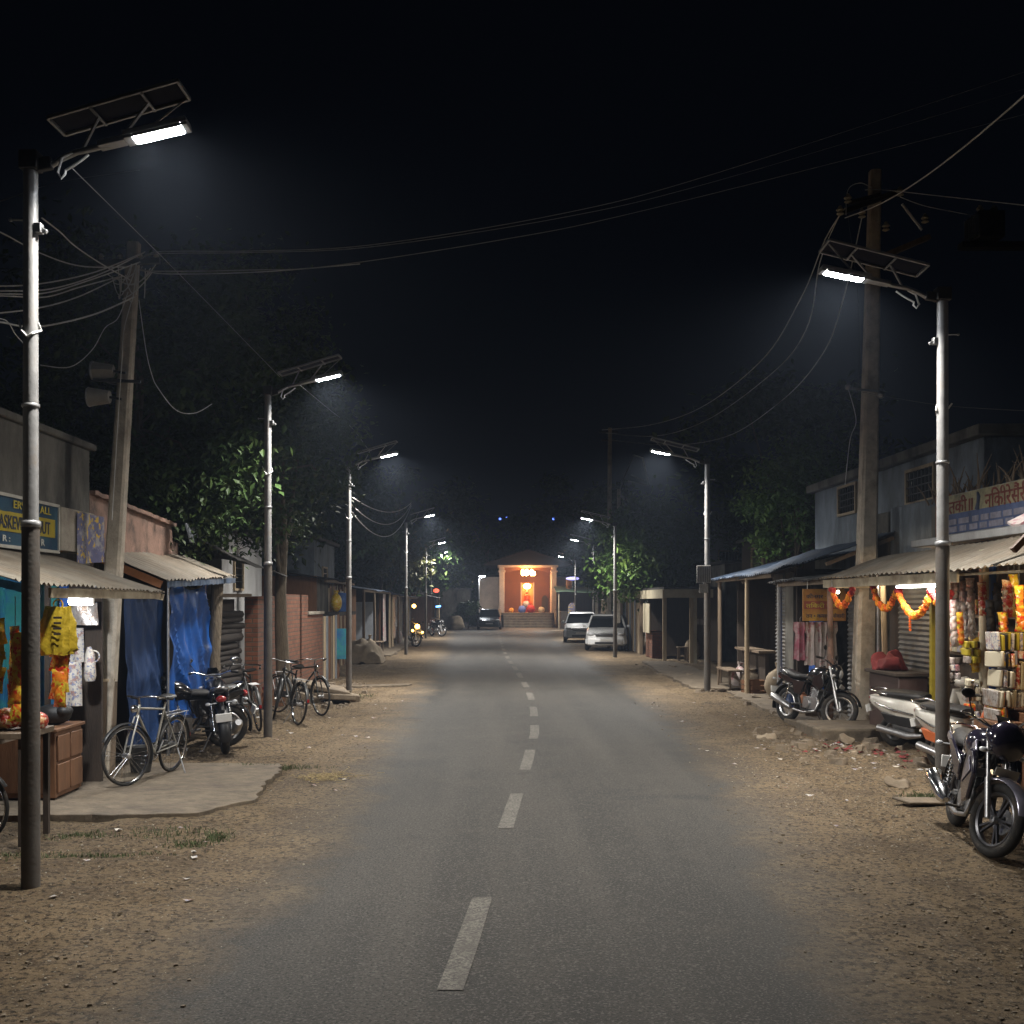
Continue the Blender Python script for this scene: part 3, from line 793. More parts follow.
def fb(u, v):
    a = u * 2 * PI; ww = lerp(.155, .09, v ** 1.6) + .030 * (1 - abs(nz3(math.cos(a) * 2.2, math.sin(a) * 2.2, v * 1.5)) * 2) + .014 * nz3(math.cos(a) * 5, v * 7, math.sin(a) * 5); k = 1 if v > .06 else .8
    return Vector((-3.62 + math.cos(a) * ww * k + (v - .5) * .01, 9.22 + math.sin(a) * ww * .45, 1.56 + .40 * v + .015 * nz3(u * 9, 7)))
gr = [[fb(a / 48, b / 20) for a in range(48)] for b in range(21)]
m.loft(gr); m.build("sack", mat("yellow_bag", (.46, .33, .025), .4, .3, 12, .6, 30, col2=(.35, .2, .02), c2scale=14, c2amt=(.6, .64)), t, smooth=True)
m = MB()
for i in range(4): m.obox((-3.585, 9.118 - .003 * i, 1.87 - .045 * i), (.07 - .01 * (i % 2), .004, .018), (.12, 0, 0))
m.build("print", "wood_dark", t)
m = MB(); m.ring((-3.62, 9.22, 1.98), (0, 1, 0), .04, .006, 14, 6); m.build("handle", "yellow_pack", t, smooth=True)
# cards and sachets on the back board beside the lamp
def card(name, x0, x1, y, z0, z1, mt, label, cat, wv=.01):
    m = MB(); m.sheet(lambda u, v: (lerp(x0, x1, u), y + wv * math.sin(u * 8 + v * 3), lerp(z0, z1, v)), 10, 8, .005, (0, 1, 0))
    return tag(m.build(name, mt, smooth=True), label, cat)
card("sachet_sheet", gx(69, 11.6), gx(98, 11.6), 11.6, gz(625, 11.6), gz(603, 11.6), "silver_pack", "sheet of small silver sachets just under the kiosk's tube lamp", "sachets", .02)
card("card_sheet", gx(70, 11.8), gx(84, 11.8), 11.8, gz(662, 11.8), gz(628, 11.8), "white_card", "pale printed sheet hanging under the silver sachets", "poster")
card("card_sheet", gx(64, 11.5), gx(82, 11.5), 11.5, gz(706, 11.5), gz(662, 11.5), "white_card", "large pale sheet of small packets above the wooden cabinet", "poster")
t = thing("hanging_jug", P(89, 662, 11.6), "slim white plastic jug hanging beside the pale sheets", "jug")
m = MB(); c = P(89, 662, 11.6); m.tube([c + Vector((0, 0, .16)), c + Vector((.01, 0, .08)), c + Vector((.01, 0, -.14)), c + Vector((.01, 0, -.2))], [.02, .05, .065, .05], 10); m.build("jug_body", "white_card", t, smooth=60)
m = MB(); m.ring(c + Vector((.05, 0, .06)), (0, 1, 0), .06, .008, 16, 6); m.build("handle", "white_card", t, smooth=True)
# cabinet with bag, counter heap, leaning board
cb_ = thing("wooden_cabinet", (-4.5, 11.3, 0), "low brown wooden cabinet with two doors at the kiosk", "cabinet")
m = MB(); m.box(-4.95, -4.27, 10.80, 11.5, .07, .72); m.build("carcass", "wood_brown", cb_, bevel=.008)
m = MB(); m.box(-5.0, -4.24, 10.77, 11.53, .72, .755); m.build("top", "wood_brown", cb_, bevel=.008)
for a, b in ((10.83, 11.13), (11.16, 11.47)):
    m = MB(); m.box(-4.265, -4.247, a, b, .12, .40); m.build("door", "wood_brown", cb_, bevel=.006)
    m = MB(); m.box(-4.265, -4.247, a, b, .43, .68); m.build("drawer", "wood_brown", cb_, bevel=.006)
m = MB(); m.box(-4.9, -4.33, 10.785, 10.80, .12, .68); m.build("side_panel", "wood_brown", cb_, bevel=.006)
for y in (10.85, 11.42):
    m = MB(); m.box(-4.33, -4.28, y - .02, y + .03, 0, .07); m.build("foot", "wood_dark", cb_)
t = thing("black_bag", (-4.45, 11.2, .755), "black handbag lying on the wooden cabinet", "bag")
m = MB(); m.ball((-4.43, 11.15, .86), (.19, .12, .105), 16, 10); m.ball((-4.30, 11.12, .90), (.08, .1, .06)); m.build("bag_body", "bag_black", t, smooth=True)
m = MB(); m.ring((-4.36, 11.1, .93), (.3, 1, 0), .09, .01, 18, 6, a0=-.3, a1=PI + .3); m.build("strap", "bag_black", t, smooth=True)
t = thing("wooden_board", (-4.3, 12.2, 0), "tall weathered wooden board leaning between cabinet and concrete pole", "board")
m = MB()
for i in range(3): m.obox((-4.38 + .075 * i, 12.14 + .10 * i, .56), (.07, .03, 1.1 + .02 * (i % 2)), (.04, 0, .9))
m.build("board_panel", "wood_grey", t, bevel=.004)
m = MB(); m.obox((-4.31, 12.2, 1.13), (.3, .06, .03), (0, 0, .9)); m.build("top_rail", "wood_pale", t)
# low table with wrapped goods, left of lamp post
t = thing("goods_table", (-4.1, 8.9, 0), "low table at the kiosk front, left of the lamp post", "table")
m = MB(); m.box(-4.9, -3.78, 8.95, 9.55, .88, .93); m.build("table_top", "wood_grey", t, bevel=.005)
for x, y in ((-4.8, 9.0), (-3.83, 9.0), (-3.83, 9.5), (-4.8, 9.5)):
    m = MB(); m.bar((x, y, 0), (x, y, .88), .045, .045); m.build("leg", "wood_dark", t)
for i, (x, y, z, mt, lb) in enumerate(((-4.06, 9.2, 1.02, "red_pack", "red and white wrapped bundle on the low table"), (-3.88, 9.3, 1.0, "red_pack", "smaller red wrapped bundle beside the lamp post"), (-4.2, 9.35, .99, "orange_pack", "orange wrapped bundle at the back of the low table"))):
    m = MB(); m.ball((x, y, z), (.15, .13, .09), 14, 8, (0, .1 * i, .5 * i)); m.v = [(a + .02 * nz3(a * 9, b * 9, c_ * 9), b, c_ + .015 * nz3(a * 11, b * 7, 2)) for a, b, c_ in m.v]
    tag(m.build("wrapped_bundle", mt, smooth=True), lb, "bundle", "wrapped bundles on the kiosk table")
# concrete apron
m = MB()
ap = [(-7, 9.95), (-2.72, 10.15), (-2.36, 10.85), (-2.5, 13.3), (-7, 13.5)]
pp_ = []
for (a, b), (c_, d) in zip(ap, ap[1:] + ap[:1]):
    n = max(1, int(math.hypot(c_ - a, d - b) / .10))
    for i in range(n):
        x = lerp(a, c_, i / n); y = lerp(b, d, i / n); pp_.append((x + .06 * nz3(x * 1.3, y * 1.3) + rnd.uniform(-.03, .03), y + .05 * nz3(x * 1.3, y * 1.3, 8) + rnd.uniform(-.02, .02)))
m.prism(pp_, -.08, .05, 'xy'); tag(m.build("pavement", "slab", bevel=.006), kind="structure")

# ---------------------------------------------------------------- pink plaster wall and tarp shack
pw = thing("plaster_wall", (-4.85, 15, 0), "crumbling pink plastered wall between concrete building and tree", "wall")
m = MB(); top = []
n = 40
prof = [(13.08 + (16.8 - 13.08) * i / n, 3.30 - .15 * i / n + .03 * nz3(i * .9, 4) - (.25 if i > 36 else 0)) for i in range(n + 1)]
m.prism([(prof[0][0], -.1)] + prof + [(prof[-1][0], -.1)], -5.0, -4.76, 'yz'); m.build("wall_body", "plaster_pink", pw, bevel=.01)
m = MB(); m.sheet(lambda u, v: (-4.9 + .2 * v, lerp(13.1, 16.5, u), 3.33 - .15 * u + .02 * nz3(u * 20, v)), 30, 2, .05); m.build("coping", "plaster_pink", pw)
m = MB(); m.obox((-4.62, 17.1, 3.05), (.03, .85, .30), (0, -.25, .1)); tag(m.build("signboard", "steel_door", bevel=.005), "small pale tilted board at the end of the pink wall", "board")
sh = thing("tarp_shack", (-4.4, 15, 0), "shack with tin roof and bright blue tarpaulin front", "shack")
m = MB(); corr(m, (-3.88, 13.2, 2.27), (-3.9, 17.0, 2.39), (-4.74, 17.1, 2.72), (-4.74, 13.2, 2.62), 24, .014, wob=.02); m.build("roof", "roof_tin", sh, smooth=60)
m = MB(); m.bar((-3.95, 13.22, 2.21), (-4.7, 13.22, 2.53), .05, .09); m.build("gable_board", mat("orange_wood", (.28, .11, .04), .7, .3, 5), sh)
m = MB(); m.sheet(lambda u, v: (-3.9 + .012 * math.sin(u * 150), lerp(13.3, 16.9, u), 2.25 + .12 * u - v * (.075 + .02 * nz3(u * 30, 1))), 80, 2, .004, (1, 0, 0)); m.build("edge_strip", "roof_blue", sh)
m = MB(); m.tube([(-4.12, 16.55, -.1), (-4.15, 16.5, 1.2), (-4.10, 16.55, 2.3)], [.12, .10, .09], 9); m.build("post", "bark", sh, smooth=60)
m = MB(); m.tube([(-4.2, 14.35, -.1), (-4.2, 14.35, 2.35)], .02, 7); m.build("post", "steel", sh, smooth=60)
m = MB(); m.box(-4.75, -4.7, 13.2, 16.9, 0, 2.5); m.build("back_wall", "wood_dark", sh)
def tarpf(y0, y1, z0, z1, x, s, amp):
    def fn(u, v):
        dr = .10 * math.sin(PI * u) * v
        rg_ = 1 - abs(nz3(u * 5 + 3.0 * v + s, v * 2.2)) * 2.2; r2_ = 1 - abs(nz3(u * 11 - 2.0 * v + s, v * 5, 4)) * 2.2; f_ = amp * (math.sin(u * 21 + 4 * v + s) * .35 + max(0, rg_) ** 2 * 1.5 + max(0, r2_) ** 3 * .22) * (1 - .35 * v)
        return (x + f_, lerp(y0, y1, u) + .02 * math.sin(v * 5), lerp(z0 + .05 * nz3(u * 5, s), z1 - .13 * math.sin(PI * u), v))
    return MB().sheet(fn, 70, 26, .003, (1, 0, 0))
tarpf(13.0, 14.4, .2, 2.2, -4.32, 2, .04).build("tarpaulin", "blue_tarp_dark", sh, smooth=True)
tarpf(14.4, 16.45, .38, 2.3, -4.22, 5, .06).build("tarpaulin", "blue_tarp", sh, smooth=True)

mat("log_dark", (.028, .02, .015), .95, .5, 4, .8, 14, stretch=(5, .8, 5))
# ---------------------------------------------------------------- log shed, brick wall
ls = thing("log_shed", (-4.5, 18.6, 0), "dark shed stacked with logs under a black sheet roof", "shed")
zc = .08
for i in range(17):
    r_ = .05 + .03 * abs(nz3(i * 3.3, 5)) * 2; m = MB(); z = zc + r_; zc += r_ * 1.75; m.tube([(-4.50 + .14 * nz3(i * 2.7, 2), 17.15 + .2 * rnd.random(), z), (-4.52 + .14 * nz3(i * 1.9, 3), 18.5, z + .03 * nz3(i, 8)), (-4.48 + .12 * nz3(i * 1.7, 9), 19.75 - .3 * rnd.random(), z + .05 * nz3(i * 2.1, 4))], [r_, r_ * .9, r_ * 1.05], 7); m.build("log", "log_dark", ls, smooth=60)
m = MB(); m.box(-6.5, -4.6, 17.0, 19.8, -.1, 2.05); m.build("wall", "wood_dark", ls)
m = MB(); m.bar((-4.3, 17.1, 2.1), (-4.35, 19.9, 2.12), .08, .06); m.build("beam", "wood_grey", ls)
m = MB(); m.sheet(lambda u, v: (lerp(-3.9, -6.5, v), lerp(17.0, 21.2, u), 2.22 + .95 * math.sin(PI * min(1, .15 + v * .6)) * (1 - .35 * u) + .04 * nz3(u * 5, v * 5)), 16, 12, .01); m.build("sheet_roof", "tarp_dark", ls, smooth=True)
bw = thing("brick_wall", (-4.3, 23.5, 0), "weathered red brick wall with a stepped top", "wall")
m = MB(); m.prism([(19.9, -.1), (19.9, 2.1), (22.0, 2.12), (22.0, 2.16), (25.4, 2.16), (25.4, 1.72), (27.6, 1.70), (27.6, -.1)], -4.44, -4.2, 'yz'); m.build("wall_body", "brick", bw)
m = MB(); m.box(-4.48, -4.16, 25.35, 27.65, 1.70, 1.77); m.build("coping", "concrete", bw, bevel=.01)
pf = thing("plank_fence", (-3.9, 28.6, 0), "short fence of upright pale and brown planks beyond the brick wall", "fence")
for i in range(8):
    m = MB(); y = 27.7 + .2 * i; m.obox((-4.22 + .03 * i, y, .82), (.03, .17, 1.66 + rnd.uniform(-.05, .05)), (0, 0, rnd.uniform(-.06, .06))); m.build("plank", ["wood_grey", "wood_pale", "steel_door", "wood_brown"][i % 4], pf)
m = MB(); m.box(-4.1, -3.7, 28.9, 29.1, .5, 1.3); tag(m.build("notice_board", "teal"), "small teal board behind the third lamp post", "board")

# white houses behind the left wall
def house(name, label, x0, x1, y0, y1, h, wall, roofm="tarp_dark", wins=(), grp=None, cat="house", face=1, slab=.1):
    t = thing(name, ((x0 + x1) / 2, (y0 + y1) / 2, 0), label, cat, grp)
    m = MB(); m.box(x0, x1, y0, y1, -.1, h); m.build("wall", wall, t, bevel=.015)
    m = MB(); m.box(x0 - .15, x1 + .15, y0 - .15, y1 + .15, h, h + slab); m.build("roof", roofm, t, bevel=.02)
    for side, a, b, z0, z1 in wins:  # side 'x0','x1','y0'
        f_ = MB(); g = MB(); s = MB()
        if side == 'y0':
            g.box(a, b, y0 - .012, y0 - .002, z0, z1)
            for p, q, r_, s_ in ((a - .05, a, z0 - .05, z1 + .05), (b, b + .05, z0 - .05, z1 + .05), (a, b, z0 - .05, z0), (a, b, z1, z1 + .05)): f_.box(p, q, y0 - .04, y0 + .01, r_, s_)
            for i in range(1, 6): xx = lerp(a, b, i / 6); s.box(xx - .008, xx + .008, y0 - .035, y0 - .02, z0, z1)
        else:
            X = x0 if side == 'x0' else x1; o = -1 if side == 'x0' else 1
            g.box(min(X + o * .002, X + o * .012), max(X + o * .002, X + o * .012), a, b, z0, z1)
            for p, q, r_, s_ in ((a - .05, a, z0 - .05, z1 + .05), (b, b + .05, z0 - .05, z1 + .05), (a, b, z0 - .05, z0), (a, b, z1, z1 + .05)): f_.box(min(X - o * .01, X + o * .05), max(X - o * .01, X + o * .05), p, q, r_, s_)
            for i in range(1, 7): yy = lerp(a, b, i / 7); s.box(X + o * .03 - .008, X + o * .03 + .008, yy - .008, yy + .008, z0, z1)
            for i in range(1, 4): zz_ = lerp(z0, z1, i / 4); s.box(X + o * .03 - .006, X + o * .03 + .006, a, b, zz_ - .008, zz_ + .008)
        wn = f_.build("window", "wood_pale", t); g.build("pane", "glass_dark", wn); s.build("window_bars", "dark_metal", wn)
    return t
house("white_house", "pale flat roofed house behind the black sheet roof", -8.5, -5.6, 23, 27, 3.5, "plaster_white", wins=(('y0', -6.6, -6.1, 2.3, 2.9), ('x1', 24, 24.8, 2.3, 2.9)))
house("grey_house", "grey plastered house behind the brick wall top", -9, -4.95, 31, 35, 3.75, "plaster_blue", wins=(('x1', 32.4, 33.2, 2.4, 3.0),))
gs = shack("goods_shack", "open shack storing drums above a ledge beyond the brick wall", "shack", -4.7, 29.8, 36, 2.5, -1, 2.75, 3.1, "wood_brown", "tarp_dark", .3, front=(('wall', 29.9, 31.6, "plaster_grey"), ('picket', 31.6, 35.8, "wood_brown")))
m = MB(); m.box(-4.65, -4.1, 29.8, 33.6, 1.62, 1.72); m.build("ledge", "tarp_dark", gs)
t = thing("blue_drum", (-4.4, 32.4, 1.72), "blue plastic drum on the shack ledge", "drum")
m = MB(); m.lathe([(.17, 0), (.19, .04), (.19, .25), (.2, .27), (.19, .29), (.19, .5), (.15, .55)], (-4.38, 32.4, 1.72), n=16); m.build("drum_body", mat("drum_blue", (.08, .18, .5), .5, .2, 6), t, smooth=40)
m = MB(); m.lathe([(.06, 0), (.06, .04)], (-4.38, 32.4, 2.27), n=10); m.build("lid", "white_paint", t)
t = thing("yellow_sack", (-4.4, 31.4, 1.72), "yellow sack beside the blue drum on the ledge", "sack")
m = MB(); m.ball((-4.38, 31.3, 1.98), (.17, .22, .27), 14, 9); m.build("sack_body", "yellow_pack", t, smooth=True)
m = MB(); m.tube([(-4.38, 31.3, 2.22), (-4.38, 31.3, 2.33)], [.05, .08], 8); m.build("tied_neck", "yellow_pack", t, smooth=True)
# row of shacks farther up the left side
g_l = "far shacks along the left side"
sk = shack("roadside_shack", "blue roofed shack with a grey tin panel on the left", "shack", -4.75, 37, 47, 3, -1, 2.55, 3.0, "wood_dark", "roof_blue", .6, front=(('post', 37.2, 0, "wood_grey"), ('post', 40.5, 0, "wood_grey"), ('post', 46.8, 0, "wood_pale"), ('wall', 37, 38.6, "wood_brown"), ('cloth', 44.5, 45.6, "cloth_white")), group=g_l)
m = MB(); m.box(-5.6, -4.62, 44.0, 44.06, .25, 2.0)
tag(m.build("metal_sheet", "steel_door", bevel=.01), "upright grey tin panel beneath the blue roofed shack", "panel")
shack("roadside_shack", "shack with hanging pale cloths and posts behind the fourth left lamp", "shack", -4.7, 47.3, 57, 3, -1, 2.45, 2.9, "wood_brown", "roof_blue", .6, front=(('post', 47.6, 0, "wood_pale"), ('post', 50.6, 0, "wood_grey"), ('cloth', 48.4, 49.6, "cloth_white"), ('cloth', 51.2, 52, "steel_door"), ('shutter', 53, 56.5, "shutter"), ('post', 56.8, 0, "wood_pale")), group=g_l)
shack("roadside_shack", "last low brown shack before the junction on the left", "shack", -4.9, 58, 68, 3, -1, 2.4, 2.8, "plaster_pink", "roof_grey", .5, front=(('wall', 58.1, 61, "plaster_grey"), ('door', 62, 63, "wood_brown"), ('shutter', 64, 67.6, "shutter")), group=g_l)
# rubble slab pile near the bicycles
t = thing("slab_pile", (-3.4, 22.5, 0), "heap of broken concrete slabs beside the far bicycles", "rubble")
for i, (x, y, z, sx, sy, sz, e) in enumerate(((-3.45, 22.2, .30, 1.15, 1.0, .09, (.05, .22, .3)), (-3.2, 21.9, .12, .7, .8, .12, (0, .1, 1)), (-3.75, 22.8, .15, .9, .8, .2, (.1, 0, .5)), (-2.9, 22.3, .08, .5, .45, .16, (0, .2, .2)), (-3.6, 21.6, .1, .5, .4, .2, (.3, .1, 1.4)))):
    m = MB(); m.obox((x, y, z), (sx, sy, sz), e); m.build("broken_slab", "stone", t, bevel=.025)
t = thing("covered_heap", (-4.2, 38, 0), "low heap under a pale crumpled sheet beside the third lamp", "heap")
m = MB(); m.sheet(lambda u, v: (-4.25 + (u - .5) * 1.5 + .1 * nz3(u * 4, v * 4), 36.3 + (v - .5) * 1.6, max(.02, .75 * math.sin(PI * u) ** .5 * math.sin(PI * v) ** .5 + .2 * nz3(u * 6, v * 6))), 18, 18, .01); m.build("cover_sheet", "sack", t, smooth=True)

# ---------------------------------------------------------------- far end left: barn, stall, sack, bush
house("dark_barn", "long dark shed left of the temple across the junction", -8.5, -1.6, 88, 94, 3.0, "plaster_grey", "roof_grey", wins=(('y0', -6.4, -5.6, 1.2, 2.1),), cat="shed")
fs = shack("snack_stall", "tiny stall with red and blue lights at the junction", "stall", -3.7, 70, 73, 1.2, -1, 2.4, 2.6, "wood_brown", "roof_grey", .4, front=(('low', 70.2, 72.8, "red_pack"), ('post', 70.1, 0, "wood_pale"), ('post', 72.8, 0, "wood_pale")))
glow("red_glow", (1, .12, .05), 2.2); glow("blue_glow", (.1, .3, 1), 8); glow("amber_glow", (1, .52, .08), 14)
t = thing("red_lantern", (-3.35, 69.6, 2.7), "small glowing red lantern over the tiny stall", "lantern")
m = MB(); m.ball((-3.4, 69.6, 2.72), (.19, .15, .13), 12, 8); m.build("lantern_shade", "red_glow", t, smooth=True)
m = MB(); m.tube([(-3.4, 69.6, 2.4), (-3.4, 69.6, 2.6)], .02, 6); m.build("lantern_stem", "dark_metal", t)
t = thing("blue_lamp", (-3.3, 69.6, 1.7), "small glowing blue lamp under the red lantern", "lamp")
m = MB(); m.tube([(-3.42, 69.55, 1.7), (-3.12, 69.55, 1.74)], .05, 8); m.build("blue_tube", "blue_glow", t, smooth=True)
m = MB(); m.box(-3.5, -3.05, 69.62, 69.66, 1.64, 1.80); m.build("lamp_board", "dark_metal", t)
m = MB(); m.ball((-2.5, 79, .4), (.68, .5, .6), 16, 10); m.v = [(a + .2 * nz3(a * 2, b * 2, c_ * 2), b + .1 * nz3(a * 3, c_ * 3), c_ + .18 * nz3(a * 2.5, c_ * 2.5, 4)) for a, b, c_ in m.v]
tag(m.build("white_sack", "sack", smooth=True), "big pale sack at the junction in front of the dark shed", "sack")
# ---------------------------------------------------------------- temple across the junction
tp = thing("temple", (2.95, 90, 0), "small temple with a glowing orange porch at the end of the road", "temple")
YT = 87.0
m = MB(); m.box(-.9, 6.6, YT, YT + 9, -.1, 1.15); m.build("plinth", "stone", tp, bevel=.02)
for i in range(6):
    m = MB(); m.box(1.05, 4.95, YT - .34 * (6 - i), YT - .34 * (5 - i) - .002, -.05, .192 * (i + 1)); m.build("step", "stone", tp, bevel=.02)
for x in (.72, 4.86):
    m = MB(); m.box(x, x + .42, YT + .05, YT + 2.2, 1.15, 4.75); m.build("pilaster", "temple_wall", tp, bevel=.02)
    m = MB(); m.box(x - .08, x + .50, YT - .02, YT + .6, 4.35, 4.5); m.build("capital", "temple_wall", tp, bevel=.02)
for a, b in ((-.9, .72), (5.28, 6.3)):
    m = MB(); m.box(a, b, YT + .9, YT + 8, 1.15, 4.0); m.build("side_wall", "temple_wall", tp, bevel=.02)
    m = MB(); m.box(a - .1, b, YT + .8, YT + 8.1, 4.0, 4.15); m.build("side_roof", "temple_roof", tp)
# porch back wall with doorway, arch valance
m = MB(); m.box(1.14, 2.55, YT + 2.6, YT + 2.8, 1.15, 4.75); m.box(3.55, 4.86, YT + 2.6, YT + 2.8, 1.15, 4.75); m.box(2.55, 3.55, YT + 2.6, YT + 2.8, 3.55, 4.75); m.build("porch_wall", "temple_inner", tp)
arch = [(1.14, 4.75)] + [(lerp(1.14, 4.86, i / 16), 4.25 + .38 * math.sin(PI * i / 16)) for i in range(17)] + [(4.86, 4.75)]
m = MB(); m.prism(arch, YT + .25, YT + .4, 'xz'); m.build("arch", "temple_inner", tp)
m = MB(); m.box(.6, 5.4, YT - .05, YT + 2.8, 4.75, 4.92); m.build("lintel", "temple_wall", tp, bevel=.02)
m = MB(); m.prism([(-.35, 4.92), (6.35, 4.92), (3.0, 6.05)], YT - .3, YT + 8.5, 'xz'); m.build("roof", "temple_roof", tp)
m = MB(); m.bar((-.5, YT - .34, 4.94), (3.0, YT - .34, 6.1), .1, .12); m.bar((3.0, YT - .34, 6.1), (6.5, YT - .34, 4.94), .1, .12); m.build("gable_trim", mat("trim_red", (.04, .022, .018), .8), tp)
m = MB(); m.lathe([(.12, 0), (.2, .12), (.1, .25), (.04, .5), (.01, .7)], (3, YT + .2, 6.1), n=12); m.build("finial", "temple_roof", tp, smooth=40)
m = MB(); m.box(2.3, 3.8, YT + 4.3, YT + 4.4, 1.15, 3.8); m.box(2.3, 2.4, YT + 2.8, YT + 4.3, 1.15, 3.8); m.box(3.7, 3.8, YT + 2.8, YT + 4.3, 1.15, 3.8); m.box(2.3, 3.8, YT + 2.8, YT + 4.4, 3.8, 3.9)
m.build("sanctum", mat("sanctum_orange", (.5, .2, .07), .6), tp)
for x in (2.5, 3.52):
    m = MB(); m.box(x, x + .08, YT + 2.56, YT + 2.6, 1.15, 3.6); m.build("door_jamb", "temple_wall", tp)
m = MB(); m.prism([(4.2, 1.2), (4.2, 2.2)] + [(4.45 + .25 * math.cos(PI - PI * i / 10), 2.2 + .35 * math.sin(PI * i / 10)) for i in range(11)] + [(4.7, 1.2)], YT + 2.5, YT + 2.6, 'xz'); m.build("side_door", "wood_dark", tp)
# porch lamp
ch = thing("hanging_lamp", (3.0, YT + 1.2, 4.4), "cluster of glowing orange bulbs hanging in the temple porch", "lamp")
glow("orange_bulb", (1.0, .50, .16), 60)
m = MB(); m.tube([(3, YT - .2, 4.78), (3, YT - .2, 4.5)], .03, 6); m.build("rod", "dark_metal", ch)
for i in range(7):
    a = 2 * PI * i / 7; q = MB(); q.ball((3 + .45 * math.cos(a), YT - .2 + .2 * math.sin(a), 4.25 + .16 * (i % 2)), (.14, .14, .18), 10, 8); q.build("bulb", "orange_bulb", ch, smooth=True)
m = MB(); m.ring((3, YT - .2, 4.5), (0, 0, 1), .42, .025, 24, 6); m.build("hoop", "dark_metal", ch, smooth=True)
lampl("bulb_light", ch, (3, YT - .55, 3.9), 380, (1, .66, .40), .4)
m = MB(); sl = thing("sanctum_lamp", (3.05, YT + 3.8, 3.4), "glowing lamp inside the temple's inner doorway", "lamp")
m.ball((3.05, YT + 3.6, 3.3), (.3, .12, .22), 12, 8); m.build("bulb", "orange_bulb", sl, smooth=True)
m = MB(); m.tube([(3.05, YT + 3.6, 3.5), (3.05, YT + 3.6, 3.8)], .02, 6); m.build("rod", "dark_metal", sl)
lampl("sanctum_light", sl, (3.05, YT + 3.3, 3.1), 110, (1, .42, .16), .2)
# shrine figure draped in cloth on a dais
idl = thing("shrine_statue", (3.05, YT + 3.5, 1.15), "garlanded seated statue on a dais inside the temple doorway", "statue")
m = MB(); m.box(2.6, 3.5, YT + 3.2, YT + 4.0, 1.15, 1.75); m.build("dais", "red_cloth", idl, bevel=.03)
m = MB(); rings = []
for z, rx, ry in ((1.75, .36, .28), (1.9, .38, .3), (2.05, .25, .2), (2.3, .22, .16), (2.5, .26, .17), (2.6, .16, .12), (2.66, .08, .08), (2.72, .10, .10), (2.85, .125, .12), (2.96, .10, .10), (3.1, .05, .05), (3.2, .01, .01)):
    rings.append([Vector((3.05 + rx * math.cos(2 * PI * k / 14), YT + 3.6 + ry * math.sin(2 * PI * k / 14), z)) for k in range(14)])
m.loft(rings); m.build("figure", mat("statue_orange", (.5, .12, .05), .5), idl, smooth=True)
m = MB(); m.ring((3.05, YT + 3.42, 2.4), (0, 1, .35), .17, .04, 20, 6); m.build("garland", "marigold", idl, smooth=True)
def offer(name, x, y, z, r, mt, lb, cat):
    m = MB(); m.ball((x, y, z + r * .8), (r, r * .8, r), 12, 8); m.v = [(a + .05 * nz3(a * 5, b * 5, c_ * 5), b, max(z, c_)) for a, b, c_ in m.v]
    return tag(m.build(name, mt, smooth=True), lb, cat, "bundles laid out on the temple porch")
offer("cloth_bundle", 2.55, YT + .6, 1.15, .32, "blue_glow" if False else mat("cloth_blue", (.12, .2, .6), .7), "blue cloth bundle at the top of the temple steps", "bundle")
offer("cloth_bundle", 3.25, YT + .6, 1.15, .36, "red_cloth", "red cloth bundle at the top of the temple steps", "bundle")
offer("cloth_bundle", 2.9, YT + .9, 1.55, .3, "white_card", "white bundle lying on the blue and red ones", "bundle")
offer("cloth_bundle", 1.7, YT + 1.0, 1.15, .22, "orange_pack", "small orange bundle near the left pilaster", "bundle")
offer("cloth_bundle", 4.1, YT + .9, 1.15, .26, "cream", "cream bundle near the right pilaster", "bundle")
# handrails / ramp walls
for x, s in ((.75, "left"), (5.15, "right")):
    m = MB(); m.prism([(YT - 2.0, -.05), (YT - 2.0, .3), (YT, 1.45), (YT, -.05)], x - .1, x + .1, 'yz'); m.build("ramp_wall", "stone", tp, bevel=.02)
# small lamp post left of temple
pl = thing("lamp_post", (-.8, 83.6, 0), "short lamp post with one white lamp left of the temple", "lamp post")
m = MB(); m.tube([(-.85, 83.6, -.1), (-.85, 83.6, 3.75)], .07, 10); m.build("pole", "pole_paint", pl, smooth=40)
m = MB(); m.tube([(-.85, 83.6, 3.75), (-.7, 83.5, 3.95), (-.35, 83.4, 3.98)], .03, 8); m.build("arm", "galv", pl, smooth=True)
m = MB(); m.obox((-.6, 83.4, 4.0), (.5, .22, .08)); hdp = m.build("lamp_head", "galv", pl, bevel=.02)
m = MB(); m.ball((-.6, 83.4, 3.94), (.22, .1, .07), 12, 8); m.build("lens", "led", hdp, smooth=True)
lampl("post_light", pl, (-.6, 83.3, 3.8), 60, (.9, .95, 1), .1)
# blue bulbs on a wire before the dark trees
bl = [(500, 519), (507, 518), (546, 518), (553.5, 519)]
m = MB(); m.tube([P(485 + i * 10, 517.3 + 1.1 * math.sin(i), 98) for i in range(9)], .02, 5); tag(m.build("overhead_wire", "wire_dark"), "thin wire of blue bulbs strung above the temple roof", "wire")
glow("blue_bulb_glow", (.12, .22, 1), 3)
for (x, y), lb in zip(bl, ("leftmost", "second", "third", "rightmost")):
    m = MB(); m.ball(P(x, y, 98), .11, 10, 8); tag(m.build("blue_bulb", "blue_bulb_glow", smooth=True), f"tiny blue bulb above the temple, {lb} of four" if lb != "second" else "tiny blue bulb above the temple, second of four from the left", "bulb", "blue bulbs above the temple")

